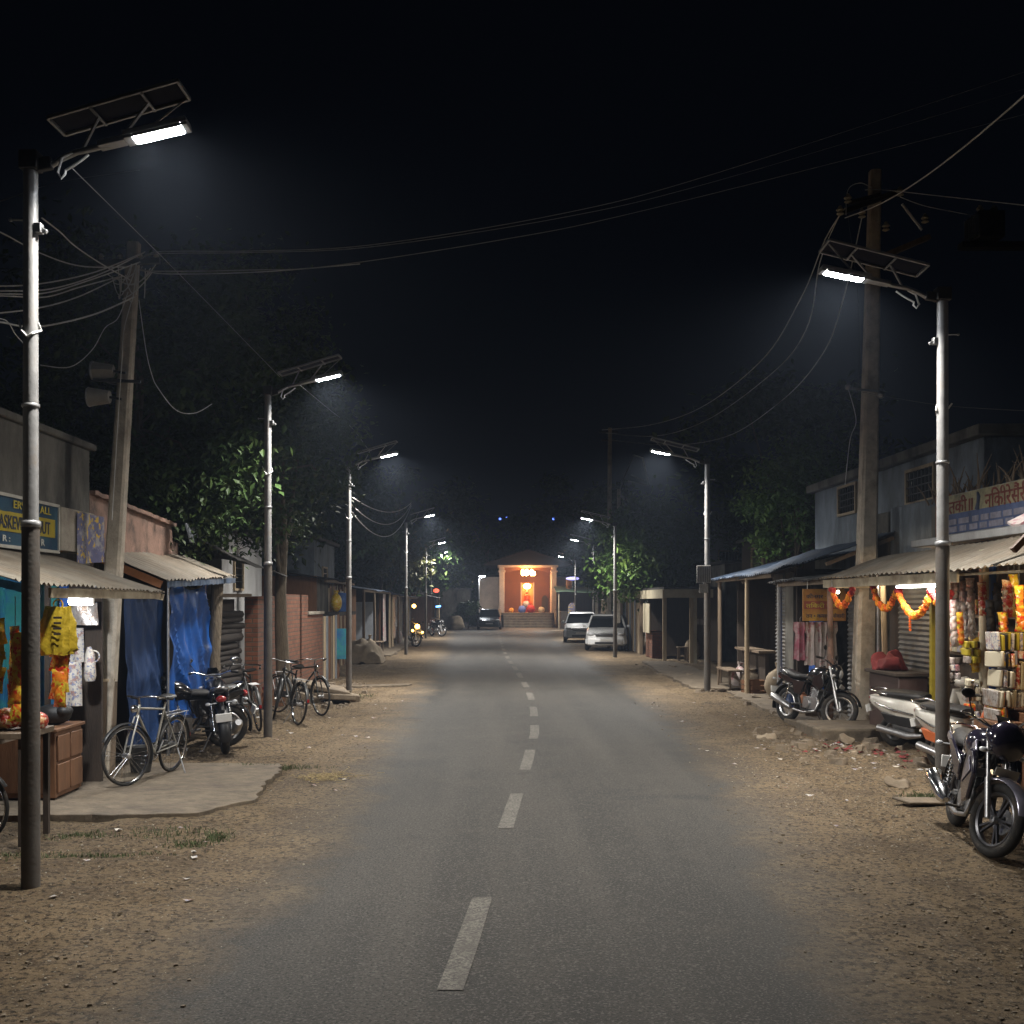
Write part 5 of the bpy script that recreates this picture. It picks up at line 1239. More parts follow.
def motorcycle(name, label, body, accent, steer=0.0, spokes='alloy', cowl=True, group=None, big=1.0, muf="steel"):
    t = proto(name, label, "motorcycle", group)
    fa = Vector((.64, 0, .295)); ra = Vector((-.62, 0, .295)); hd = Vector((.385, 0, .93))
    st = rot_axis(hd, hd - fa, steer)
    def S_(m): m.v = [tuple(st(Vector(p))) for p in m.v]; return m
    wheel(t, "wheel", fa, .295, .042, spokes=spokes, xf=st, rimm="alloy" if big > 1 else "steel"); wheel(t, "wheel", ra, .295, .050, spokes=spokes, rimm="alloy" if big > 1 else "steel")
    fairing = big > 1
    # frame
    m = MB(); m.tube([(.36, 0, .84), (.20, 0, .76), (-.1, 0, .70), (-.45, 0, .72), (-.70, 0, .78)], .022, 8)
    for s in (-1, 1):
        m.tube([(.36, .0, .80), (.28, s * .05, .50), (.22, s * .08, .26), (-.15, s * .10, .24), (-.25, s * .09, .40), (-.3, s * .08, .68)], .016, 8)
        m.tube([(-.22, s * .10, .33), ra + Vector((0, s * .08, 0))], .018, 8)
    m.build("frame", "dark_metal", t, smooth=60)
    for s in (-1, 1):
        m = MB(); m.tube([ra + Vector((.02, s * .11, .02)), (-.50, s * .11, .66)], .014, 8)
        for k in range(7):
            p = ra.lerp(Vector((-.5, 0, .66)), .25 + .09 * k) ; m.ring((p.x, s * .11, p.z), Vector((-.5, 0, .66)) - ra, .026, .006, 12, 5)
        m.build("shock_absorber", "chrome", t, smooth=60)
    # engine
    m = MB(); m.obox((.03, 0, .36), (.34, .20, .20)); m.obox((.10, 0, .50), (.15, .15, .16), (0, .25, 0))
    for k in range(6): m.obox((.10 + .006 * k, 0, .45 + .028 * k), (.20, .20, .008), (0, .25, 0))
    m.lathe([(.07, -.13), (.085, -.12), (.085, .12), (.07, .13)], (-.03, 0, .35), (0, 1, 0), 16)
    m.build("engine", "steel", t, bevel=.008)
    m = MB(); m.obox((.17, 0, .26), (.26, .16, .05), (0, -.1, 0)); m.build("bash_plate", "dark_metal", t, bevel=.01)
    # exhaust on the right side (-y)
    m = MB(); m.tube([(.17, -.08, .46), (.25, -.10, .38), (.22, -.13, .24), (-.05, -.14, .20), (-.30, -.145, .23)], .02, 9)
    ex = m.build("exhaust", "steel", t, smooth=60)
    m = MB(); m.tube([(-.36, -.16, .25), (-.44, -.165, .28), (-.78, -.19, .40), (-.84, -.19, .42)], [.03, .055 * big, .062 * big, .04], 16); m.build("muffler", muf, ex, smooth=50)
    # tank
    rings = []
    for x, w_, z0, z1 in ((.36, .05, .80, .90), (.30, .11, .70, .94), (.16, .14, .66, .97), (.0, .13, .68, .93), (-.12, .09, .70, .84), (-.16, .06, .72, .80)):
        ring = []
        for k in range(16):
            a = 2 * PI * k / 16; cx = math.cos(a); sx = math.sin(a)
            ring.append(Vector((x, w_ * big * (abs(cx) ** .8) * (1 if cx > 0 else -1), lerp(z0, z1, .5) + (z1 - z0) / 2 * (abs(sx) ** .7) * (1 if sx > 0 else -1))))
        rings.append(ring)
    m = MB(); m.loft(rings); tk = m.build("fuel_tank", body, t, smooth=60)
    m = MB(); m.lathe([(.035, 0), (.035, .012), (.02, .018)], (.17, 0, .965), n=14); m.build("filler_cap", "chrome", tk, smooth=40)
    for s in (-1, 1):
        m = MB(); m.prism([(.33, .88), (.40, .66), (.30, .58), (.10, .66), (.14, .80)], s * .125, s * .155, 'xz'); m.build("tank_shroud", accent, t, bevel=.012)
        m = MB(); m.prism([(-.08, .70), (-.42, .72), (-.36, .50), (-.18, .46)], s * .105, s * .135, 'xz'); m.build("side_panel", body, t, bevel=.012)
        m = MB(); m.prism([(-.38, .72), (-.80, .83), (-.84, .77), (-.60, .66), (-.40, .64)], s * .07, s * .115, 'xz'); m.build("tail_panel", accent, t, bevel=.012)
    if fairing:
        for s in (-1, 1):
            m = MB(); m.prism([(.42, .80), (.50, .62), (.40, .40), (.26, .34), (.16, .48), (.20, .66), (.28, .80)], s * .15, s * .19, 'xz'); m.build("leg_guard", body, t, bevel=.016)
            m = MB(); m.prism([(.36, .74), (.44, .63), (.20, .50), (.26, .60)], s * .192, s * .20, 'xz'); m.build("silver_flash", accent, t, bevel=.006)
            m = MB(); m.prism([(-.02, .64), (-.40, .80), (-.52, .78), (-.30, .60), (-.05, .52)], s * .14, s * .17, 'xz'); m.build("side_cowl", body, t, bevel=.014)
    for s in (-1, 1):
        m = MB(); m.tube([(.33, s * .22, 1.03), (.46, s * .16, 1.06), (.50, s * .06, .98), (.44, s * .05, .80), (.30, s * .06, .70)], .005, 6); m.build("control_cable", "black_plastic", t, smooth=60)
    m = MB(); m.obox((.60, 0, .665), (.006, .22, .07), (0, .15, 0)); S_(m).build("front_plate", "plate", t, bevel=.003)
    # seat
    rings = []
    for x, w_, z, h in ((-.10, .08, .77, .04), (-.18, .12, .775, .05), (-.38, .135, .765, .055), (-.5, .13, .79, .06), (-.66, .11, .83, .05), (-.74, .07, .845, .03)):
        rings.append([Vector((x, w_ * math.cos(2 * PI * k / 14), z + h * math.sin(2 * PI * k / 14))) for k in range(14)])
    m = MB(); m.loft(rings); m.build("seat", "bag_black", t, smooth=60)
    m = MB()
    m.tube([(-.55, .12, .80), (-.78, .11, .89), (-.84, 0, .90), (-.78, -.11, .89), (-.55, -.12, .80)], .011, 8); m.build("grab_rail", "chrome", t, smooth=60)
    # fenders
    m = MB()
    def fen(c, Rr, a0, a1, w_, th=.006):
        def fn(u, v):
            a = lerp(a0, a1, u); k = (v - .5) * 2; rr = Rr - .03 * k * k
            return Vector(c) + Vector((math.cos(a) * rr, k * w_, math.sin(a) * rr))
        return fn
    m.sheet(fen(fa, .345, R(20), R(150), .07), 18, 6, .006); S_(m).build("front_fender", accent, t, smooth=60)
    m = MB(); m.sheet(fen(ra, .36, R(75), R(195), .075), 18, 6, .006); m.build("rear_fender", "black_plastic", t, smooth=60)
    m = MB(); m.obox((-.99, 0, .52), (.02, .20, .11), (0, -.25, 0)); m.build("number_plate", "plate", t, bevel=.004)
    m = MB(); m.tube([(-.80, 0, .74), (-.96, 0, .60)], .03, 6); m.build("plate_bracket", "black_plastic", t)
    m = MB(); m.ball((-.86, 0, .75), (.045, .07, .045), 14, 8); m.build("tail_light", "lens_red", t, smooth=True)
    for s in (-1, 1):
        m = MB(); m.tube([(-.82, s * .06, .70), (-.83, s * .14, .70)], .008, 6); m.ball((-.84, s * .17, .70), (.03, .035, .022), 10, 7); m.build("rear_indicator", "lens_clear", t, smooth=True)
    # fork, handlebar, headlight: turn with the steering
    m = MB()
    for s in (-1, 1):
        lo = fa + Vector((0, s * .085, 0)); hi = hd + Vector((-.03, s * .085, .03)); md = lo.lerp(hi, .45)
        m.tube([lo, md], .024, 10); m.tube([md, hi], .016, 10)
    m.obox((.385, 0, .92), (.06, .2, .03), (0, .33, 0)); m.obox((.43, 0, .80), (.05, .2, .03), (0, .33, 0))
    S_(m).build("fork", "steel", t, smooth=50)
    m = MB(); m.tube([(.22, .36, 1.02), (.30, .24, 1.035), (.37, .12, .99), (.37, -.12, .99), (.30, -.24, 1.035), (.22, -.36, 1.02)], .012, 8)
    hb = S_(m).build("handlebar", "chrome", t, smooth=60)
    for s in (-1, 1):
        m = MB(); m.tube([(.215, s * .37, 1.018), (.275, s * .27, 1.03)], .018, 10); S_(m).build("grip", "rubber", hb, smooth=60)
        m = MB(); m.tube([(.29, s * .26, 1.03), (.33, s * .35, 1.04)], .006, 6); S_(m).build("lever", "chrome", hb, smooth=60)
        m = MB(); m.tube([(.30, s * .22, 1.04), (.31, s * .28, 1.13), (.31, s * .30, 1.17)], .006, 6); m.ball((.305, s * .315, 1.20), (.018, .065, .04), 14, 8)
        S_(m).build("mirror", "black_plastic", hb, smooth=True)
        m = MB(); m.ball((.292, s * .315, 1.20), (.008, .055, .033), 14, 8); S_(m).build("mirror_glass", "chrome", hb, smooth=True)
        m = MB(); m.tube([(.47, s * .08, .80), (.48, s * .16, .80)], .008, 6); m.ball((.49, s * .18, .80), (.03, .035, .022), 10, 7); S_(m).build("front_indicator", "lens_clear", t, smooth=True)
    rings = []
    for x, w_, h, z in ((.38, .09, .07, .93), (.44, .13, .11, .91), (.50, .12, .11, .885), (.535, .09, .08, .87)):
        rings.append([Vector((x + (.05 if big > 1 and x > .4 else 0), w_ * big * math.cos(2 * PI * k / 16), z + h * big * math.sin(2 * PI * k / 16) * (1.15 if k < 8 else 1))) for k in range(16)])
    m = MB(); m.loft(rings); hc = S_(m).build("headlight_cowl", body if cowl else "chrome", t, smooth=60)
    m = MB(); m.ball((.53, 0, .87), (.035, .085, .07), 16, 10); S_(m).build("headlight", "lens_clear", hc, smooth=True)
    m = MB(); m.sheet(lambda u, v: (.44 + .06 * v - .07 * v * v * 2, (u - .5) * .20 * (1 - .4 * v), .98 + .11 * v), 8, 4, .004); S_(m).build("fly_screen", "glass_dark", hc, smooth=True)
    for s in (-1, 1):
        m = MB(); m.tube([(-.02, s * .12, .26), (-.02, s * .24, .27)], .013, 8); m.build("foot_peg", "rubber", t, smooth=60)
    m = MB(); m.tube([(-.02, .12, .24), (-.05, .25, .02)], .010, 7); m.build("side_stand", "steel", t)
    return t
mat("alloy", (.10, .10, .11), .35, .2, 9, metal=.7)
mat("purple_black", (.018, .015, .030), .16, .2, 8, coat=1.0)
mat("silver_purple", (.30, .29, .36), .22, .15, 8, metal=.6, coat=.8)
mat("black_body", (.010, .010, .012), .2, .2, 8, coat=.8)
mat("scooter_white", (.55, .53, .48), .28, .15, 3, coat=.6)
mat("scooter_orange", (.50, .12, .035), .3, .2, 4, coat=.5)
mat("bike_silver", (.45, .44, .40), .35, .2, 8, metal=.6)
mat("bike_black", (.03, .03, .03), .4, .2, 8)
def place(o, front, rear, lean=0):
    """front and rear tyre contact points on the ground"""
    f = Vector(front); r = Vector(rear); d = f - r; o.rotation_euler = (lean, 0, math.atan2(d.y, d.x)); o.location = ((f.x + r.x) / 2, (f.y + r.y) / 2, 0)
def bump_z(o, z): o.location.z = z
mA = motorcycle("motorcycle", "glossy purple-black motorcycle with silver fender in front of the right lamp post", "purple_black", "silver_purple", steer=R(24), big=1.28, muf="chrome")
place(mA, (3.93, 8.62), (4.16, 9.85), R(-7)); mA.location.z = .0
mB = motorcycle("motorcycle", "black motorcycle parked before the clothes shop and plinth", "black_body", "black_gloss", steer=R(34), spokes=36)
place(mB, (5.42, 17.3), (4.98, 18.35), R(-7))
mC = motorcycle("motorcycle", "black motorcycle seen from behind with pale number plate by the blue tarpaulin", "black_body", "black_gloss", steer=R(-10), cowl=False)
place(mC, (-3.86, 15.65), (-3.47, 14.45), R(-6))
mD = dup(mC); mD["label"] = "black motorcycle seen side-on in front of the dark blue tarpaulin, left of the other"
place(mD, (-4.6, 15.6), (-4.05, 14.75), R(-6)); mD.location = (-4.2, 14.9, 0); mD.rotation_euler = (R(-6), 0, R(206))
mE = dup(mB); mE["label"] = "motorcycle with glowing amber lamps before the far left shacks"
mE.location = (-3.4, 49.5, 0); mE.rotation_euler = (R(-5), 0, R(-78))
for i, (dx, dz, r_) in enumerate(((-.03, .86, .11), (-.03, 1.85, .09), (.22, .62, .05), (-.22, .66, .055))):
    m = MB(); m.ball((0, 0, 0), r_, 10, 8)
    q = m.build("amber_lamp", "amber_glow", None, smooth=True)
    if i != 1:
        q.parent = mE; q.location = (.56, dx, dz + .05)
    else:
        q.location = (-3.38, 48.9, 1.82); tag(q, "round amber lamp hanging above the lit motorcycle", "lamp")
mD2 = dup(mE); mD2["label"] = "motorcycle parked behind the amber lit one, before the tiny stall"
for c_ in list(mD2.children):
    if c_.name.startswith("amber"): bpy.data.objects.remove(c_)
mD2.location = (-3.1, 64, 0); mD2.rotation_euler = (R(-5), 0, R(-60))

def scooter(name, label, body, accent):
    t = proto(name, label, "scooter", "scooters by the garland shop")
    fa = Vector((.62, 0, .22)); ra = Vector((-.60, 0, .22))
    wheel(t, "wheel", fa, .22, .048); wheel(t, "wheel", ra, .22, .052)
    def ringx(x, w_, z, h, n=18, p=.75):
        return [Vector((x, w_ * (abs(math.cos(2 * PI * k / n)) ** p) * (1 if math.cos(2 * PI * k / n) > 0 else -1), z + h * (abs(math.sin(2 * PI * k / n)) ** p) * (1 if math.sin(2 * PI * k / n) > 0 else -1))) for k in range(n)]
    m = MB(); m.loft([ringx(-.12, .12, .48, .17), ringx(-.2, .165, .49, .2), ringx(-.45, .18, .52, .19), ringx(-.7, .15, .59, .14), ringx(-.88, .09, .64, .08), ringx(-.95, .04, .66, .04)]); m.build("rear_body", body, t, smooth=60)
    m = MB(); m.loft([ringx(-.08, .10, .72, .04), ringx(-.15, .15, .73, .055), ringx(-.5, .15, .745, .055), ringx(-.74, .12, .75, .045), ringx(-.8, .06, .755, .02)]); m.build("seat", "bag_black", t, smooth=60)
    def shield(u, v):
        k = (u - .5) * 2; z = lerp(.28, .88, v); wd = lerp(.17, .20, math.sin(PI * v)) * (1 - .35 * max(0, v - .7) / .3)
        return Vector((lerp(.30, .44, v) + .10 * v * (1 - v) - .07 * k * k, k * wd, z))
    m = MB(); m.sheet(shield, 12, 12, .03, (1, 0, 0)); m.build("leg_shield", accent, t, smooth=60)
    def apron(u, v):
        k = (u - .5) * 2; return Vector((lerp(.48, .47, v) + .12 * math.sin(PI * v) * (1 - .5 * k * k) + .02, k * lerp(.10, .13, v), lerp(.36, .84, v)))
    m = MB(); m.sheet(apron, 10, 10, .10, (1, 0, 0)); m.build("front_apron", body, t, smooth=60)
    m = MB(); m.box(-.15, .36, -.15, .15, .26, .31); m.build("floorboard", body, t, bevel=.02)
    m = MB(); m.box(-.14, .33, -.12, .12, .31, .318); m.build("floor_mat", "rubber", t)
    m = MB()
    def fn(u, v):
        a = lerp(R(5), R(165), u); k = (v - .5) * 2; rr = .28 - .05 * k * k
        return fa + Vector((math.cos(a) * rr, k * .085, math.sin(a) * rr))
    m.sheet(fn, 16, 8, .008); m.build("front_fender", body, t, smooth=60)
    m = MB(); m.tube([fa + Vector((0, .06, 0)), (.52, .05, .42)], .018, 8); m.tube([fa + Vector((0, -.06, 0)), (.52, -.05, .42)], .018, 8); m.tube([(.5, 0, .4), (.42, 0, .92)], .025, 8); m.build("fork", "dark_metal", t, smooth=60)
    m = MB(); m.loft([ringx(.34, .06, .95, .04), ringx(.38, .14, .96, .06), ringx(.45, .13, .96, .07), ringx(.52, .07, .94, .05)]); hb = m.build("handlebar_cowl", body, t, smooth=60)
    for s in (-1, 1):
        m = MB(); m.tube([(.38, s * .12, .97), (.34, s * .22, .98), (.30, s * .34, .98)], .016, 8); m.build("grip", "rubber", hb, smooth=60)
        m = MB(); m.tube([(.38, s * .2, .98), (.40, s * .26, 1.10)], .006, 6); m.ball((.40, s * .28, 1.14), (.018, .06, .04), 12, 8); m.build("mirror", "chrome", hb, smooth=True)
    m = MB(); m.ball((.51, 0, .94), (.03, .07, .045), 14, 8); m.build("headlight", "lens_clear", hb, smooth=True)
    for s in (-1, 1):
        m = MB(); m.tube([(-.2, s * .172, .50), (-.5, s * .182, .545), (-.8, s * .128, .62)], [.012, .018, .008], 8); m.build("side_trim", "chrome", t, smooth=60)
        m = MB(); m.prism([(-.16, .44), (-.70, .50), (-.62, .36), (-.2, .30)], s * .12, s * .178, 'xz'); m.build("engine_cover", accent if accent != body else "black_plastic", t, bevel=.015)
    m = MB(); m.tube([(-.6, .14, .74), (-.88, .12, .80), (-.93, 0, .81), (-.88, -.12, .80), (-.6, -.14, .74)], .012, 8); m.build("grab_rail", "chrome", t, smooth=60)
    m = MB(); m.ball((-.93, 0, .67), (.03, .06, .03), 12, 8); m.build("tail_light", "lens_red", t, smooth=True)
    m = MB(); m.obox((-.97, 0, .52), (.01, .18, .10), (0, -.2, 0)); m.build("number_plate", "plate", t)
    m = MB(); m.tube([(-.1, -.16, .22), (-.3, -.17, .2), (-.75, -.17, .28)], [.025, .05, .05], 12); m.build("exhaust", "steel", t, smooth=50)
    m = MB(); m.obox((-.42, 0, .30), (.34, .16, .16)); m.build("engine", "steel", t, bevel=.02)
    return t
sA = scooter("scooter", "white scooter left of the tall right lamp post", "scooter_white", "scooter_white")
sA.location = (5.98, 14.75, 0); sA.rotation_euler = (R(5), 0, R(-52))
sB = scooter("scooter", "orange and white scooter behind the purple-black motorcycle", "scooter_white", "scooter_orange")
sB.location = (5.62, 12.7, 0); sB.rotation_euler = (R(5), 0, R(-72))

def bicycle(name, label, frame="bike_silver", steer=0.0):
    t = proto(name, label, "bicycle")
    fa = Vector((.56, 0, .34)); ra = Vector((-.50, 0, .34)); hd = Vector((.36, 0, .90))
    st = rot_axis(hd, hd - fa, steer)
    def S_(m): m.v = [tuple(st(Vector(p))) for p in m.v]; return m
    wheel(t, "wheel", fa, .34, .017, spokes=32, xf=st, rimm="chrome"); wheel(t, "wheel", ra, .34, .017, spokes=32, rimm="chrome")
    sd = Vector((-.20, 0, .80)); bb = Vector((-.06, 0, .30))
    m = MB(); m.tube([hd - Vector((0, 0, .04)), sd], .014, 8); m.tube([(.39, 0, .80), bb], .016, 8); m.tube([bb, sd + Vector((-.03, 0, .08))], .014, 8); m.tube([hd, (.40, 0, .76)], .018, 8)
    for s in (-1, 1):
        m.tube([bb + Vector((0, s * .03, 0)), ra + Vector((0, s * .05, 0))], .009, 6); m.tube([sd, ra + Vector((0, s * .05, 0))], .008, 6)
    m.build("frame", frame, t, smooth=60)
    m = MB()
    for s in (-1, 1): m.tube([fa + Vector((0, s * .045, 0)), (.50, s * .045, .55), (.40, s * .03, .78)], .011, 8)
    S_(m).build("fork", frame, t, smooth=60)
    m = MB(); m.tube([(.36, 0, .88), (.37, 0, .99)], .012, 8); m.tube([(.16, .29, .96), (.28, .28, .99), (.40, .16, 1.0), (.38, 0, .99), (.40, -.16, 1.0), (.28, -.28, .99), (.16, -.29, .96)], .011, 8)
    hb = S_(m).build("handlebar", "chrome", t, smooth=60)
    for s in (-1, 1):
        m = MB(); m.tube([(.13, s * .29, .955), (.23, s * .285, .975)], .016, 8); S_(m).build("grip", "rubber", hb, smooth=60)
    m = MB(); m.ball((.44, 0, .86), (.05, .04, .045), 12, 8); S_(m).build("lamp", "chrome", hb, smooth=True)
    m = MB(); m.loft([[Vector((x, w_ * math.cos(2 * PI * k / 12), z + h * math.sin(2 * PI * k / 12))) for k in range(12)] for x, w_, z, h in ((-.04, .02, .93, .015), (-.14, .04, .935, .02), (-.26, .10, .94, .03), (-.33, .09, .955, .02))]); m.build("saddle", "bag_black", t, smooth=60)
    for c, a0, a1, f_ in ((fa, 30, 200, True), (ra, -10, 175, False)):
        m = MB()
        def fn(u, v):
            a = lerp(R(a0), R(a1), u); k = (v - .5) * 2; rr = .375 - .012 * k * k; return Vector(c) + Vector((math.cos(a) * rr, k * .028, math.sin(a) * rr))
        m.sheet(fn, 20, 4, .003)
        (S_(m) if f_ else m).build("mudguard", "bike_black", t, smooth=60)
    m = MB(); m.ring(bb, (0, 1, 0), .09, .006, 24, 6)
    for k in range(5): m.bar(bb, bb + Vector((math.cos(1.26 * k) * .09, 0, math.sin(1.26 * k) * .09)), .01, .004)
    m.tube([bb + Vector((0, -.05, 0)), bb + Vector((.08, -.06, -.14)), bb + Vector((.08, -.12, -.14))], .009, 6); m.tube([bb + Vector((0, .05, 0)), bb + Vector((-.08, .06, .14)), bb + Vector((-.08, .12, .14))], .009, 6)
    m.build("crankset", "steel", t, smooth=50)
    m = MB(); m.prism([(bb.x + .10, bb.z + .10), (bb.x + .11, bb.z - .02), (ra.x - .04, ra.z - .05), (ra.x - .04, ra.z + .06)], -.062, -.05, 'xz'); m.build("chain_guard", "bike_black", t, bevel=.004)
    m = MB()
    for s in (-1, 1):
        m.tube([(-.18, s * .05, .73), (-.70, s * .06, .74)], .006, 6); m.tube([(-.66, s * .06, .74), ra + Vector((0, s * .06, 0))], .005, 6)
    for k in range(5): m.tube([(-.3 - .09 * k, -.06, .74), (-.3 - .09 * k, .06, .74)], .005, 6)
    m.build("carrier", "steel", t, smooth=50)
    m = MB(); m.tube([(-.5, .06, .30), (-.44, .22, .015)], .008, 6); m.build("side_stand", "steel", t)
    m = MB(); m.obox((-.88, 0, .42), (.01, .035, .05)); m.build("reflector", "lens_red", t)
    return t
def bike_at(o, f, r, lean, z=0):
    place(o, f, r, lean); o.location.z = z
bA = bicycle("bicycle", "pale silver bicycle leaning by the concrete pole on the slab", "bike_silver", R(-20))
bike_at(bA, (-3.88, 11.70), (-3.66, 12.68), R(-5), .05); bA.scale = (.94, .94, .94)
bB = dup(bA); bB["label"] = "bicycle cut by the left picture edge beside the tall lamp post"; bike_at(bB, (-4.75, 9.25), (-3.72, 8.95), R(8))
bB.rotation_euler = (R(-5), 0, R(15)); bB.location = (-4.75, 8.85, 0)
bK = bicycle("bicycle", "black bicycle between the rear-facing motorcycle and the second lamp post", "bike_black", R(-20)); bike_at(bK, (-3.95, 17.95), (-3.55, 16.95), R(-6))
bL = dup(bK); bL["label"] = "black bicycle just right of the second lamp post, front wheel to the wall"; bike_at(bL, (-3.45, 18.6), (-3.15, 17.5), R(7))
bL.location = (-3.38, 18.3, 0); bL.rotation_euler = (R(6), 0, R(120))
bM = dup(bK); bM["label"] = "black bicycle with upright handlebar nearest the broken slabs"; bM.location = (-3.45, 19.6, 0); bM.rotation_euler = (R(-6), 0, R(-35))
bN = None #; bN["label"] = "dark bicycle leaning before the dark tarpaulin behind the silver one"; bN.location = (-4.0, 13.6, 0); bN.rotation_euler = (R(5), 0, R(150))

def car(name, label, paint, hood=True):
    t = proto(name, label, "car")
    Lh = 2.05
    def sec(x, hw, zb, zt, zn=None):
        n = []
        for (ky, kz) in ((-.90, 0), (-1, .12), (-1.0, .55), (-.96, .85), (-.86, 1), (-.4, 1.03), (.4, 1.03), (.86, 1), (.96, .85), (1, .55), (1, .12), (.9, 0)):
            n.append(Vector((x, ky * hw, zb + (zt - zb) * kz)))
        return n
    st = [(Lh, .60, .30, .62), (Lh - .06, .74, .24, .70), (Lh - .35, .83, .22, .78), (Lh - .95, .85, .22, .87), (.7, .86, .22, .95), (-.9, .86, .22, .97), (-1.6, .84, .24, .98), (-2.0, .78, .28, .94), (-2.08, .70, .34, .80)]
    m = MB(); m.loft([sec(*s) for s in st]); bd = m.build("body", paint, t, smooth=35)
    def cab(x, hw, z): return [Vector((x, -hw, z)), Vector((x, hw, z))]
    # greenhouse: glass volume with roof and pillars on top
    prof = [(1.05, .94, .78), (.38, 1.42, .62), (.2, 1.46, .62), (-1.25, 1.47, .61), (-1.75, .97, .74)]
    rings = [[Vector((x0, -w0, z0)), Vector((x0, w0, z0))] for x0, z0, w0 in prof]
    base = [(1.05, .78), (.4, .80), (.2, .80), (-1.25, .80), (-1.75, .74)]
    m = MB(); L_ = [Vector((.86, -.76, .93)), Vector((-1.82, -.74, .95)), Vector((-1.82, .74, .95)), Vector((.86, .76, .93))]
    T_ = [Vector((.30, -.60, 1.42)), Vector((-1.35, -.59, 1.43)), Vector((-1.35, .59, 1.43)), Vector((.30, .60, 1.42))]
    m.loft([L_, T_]); gl = m.build("glass", "glass_dark", t, bevel=.04)
    m = MB(); m.loft([[Vector((.42, -.62, 1.41)), Vector((-1.42, -.61, 1.42)), Vector((-1.42, .61, 1.42)), Vector((.42, .62, 1.41))], [Vector((.30, -.56, 1.475)), Vector((-1.32, -.55, 1.485)), Vector((-1.32, .55, 1.485)), Vector((.30, .56, 1.475))]]); m.build("roof", paint, t, bevel=.03)
    for s in (-1, 1):
        for a, b in (((.88, s * .775, .93), (.38, s * .61, 1.43)), ((-.35, s * .775, .95), (-.35, s * .61, 1.43)), ((-1.84, s * .75, .95), (-1.38, s * .60, 1.43))):
            m = MB(); m.bar(a, b, .06, .05); m.build("pillar", paint, t)
        m = MB(); m.obox((.72, s * .92, 1.0), (.10, .16, .11)); m.build("mirror", paint, t, bevel=.03)
        m = MB(); m.ball((Lh - .10, s * .60, .68), (.16, .17, .085), 14, 8, (0, -.35, s * .35)); m.build("headlight", "lens_clear", t, smooth=True)
        m = MB(); m.ball((-2.03, s * .66, .78), (.07, .11, .11), 12, 8); m.build("tail_light", "lens_red", t, smooth=True)
        m = MB(); m.box(-.3, -.1, s * .862 - .012, s * .862 + .012, .78, .81); m.build("door_handle", "chrome", t, bevel=.004)
        for x in (1.30, -1.28):
            m = MB(); m.lathe([(.36, -.03), (.36, .03)], (x, s * .80, .31), (0, 1, 0), 24); m.build("wheel_arch", "black_plastic", t)
            wheel(t, "wheel", (x, s * .79, .31), .31, .095, spokes='alloy')
    m = MB(); m.loft([[Vector((Lh - .02, -.42, .60)), Vector((Lh - .02, .42, .60)), Vector((Lh - .06, .50, .72)), Vector((Lh - .06, -.50, .72))], [Vector((Lh + .025, -.40, .60)), Vector((Lh + .025, .40, .60)), Vector((Lh - .02, .48, .72)), Vector((Lh - .02, -.48, .72))]]); m.build("grille", "dark_metal", t)
    for z in (.63, .67):
        m = MB(); m.box(Lh + .02, Lh + .035, -.42, .42, z, z + .014); m.build("grille_bar", "chrome", t)
    m = MB(); m.loft([[Vector((Lh - .3, k * .86, z)) for k, z in ((-1, .28), (1, .28), (1, .5), (-1, .5))], [Vector((Lh + .02, k * .66, z)) for k, z in ((-1, .26), (1, .26), (1, .52), (-1, .52))], [Vector((Lh + .07, k * .50, z)) for k, z in ((-1, .28), (1, .28), (1, .5), (-1, .5))]]); m.build("bumper", paint, t, bevel=.03)
    m = MB(); m.box(Lh + .06, Lh + .08, -.45, .45, .30, .38); m.build("air_intake", "black_plastic", t)
    m = MB(); m.box(Lh + .075, Lh + .095, -.26, .26, .42, .52); m.build("number_plate", "plate", t)
    m = MB(); m.box(-2.12, -2.06, -.26, .26, .6, .7); m.build("number_plate", "plate", t)
    return t
cA = car("car", "white car facing the camera behind the third right lamp post", "white_paint")
cA.location = (4.95, 46.6, 0); cA.rotation_euler = (0, 0, R(-97))
mat("car_grey", (.35, .37, .40), .35, .15, 3, coat=.5)
cB = car("car", "pale grey car parked directly behind the white one", "car_grey"); cB.location = (4.65, 56, 0); cB.rotation_euler = (0, 0, R(-95))
mat("car_dark", (.02, .025, .03), .3, .15, 3, coat=.5)
cC = car("car", "dark car parked at the junction left of the temple steps", "car_dark"); cC.location = (-.05, 80.3, 0); cC.rotation_euler = (0, 0, R(-90))
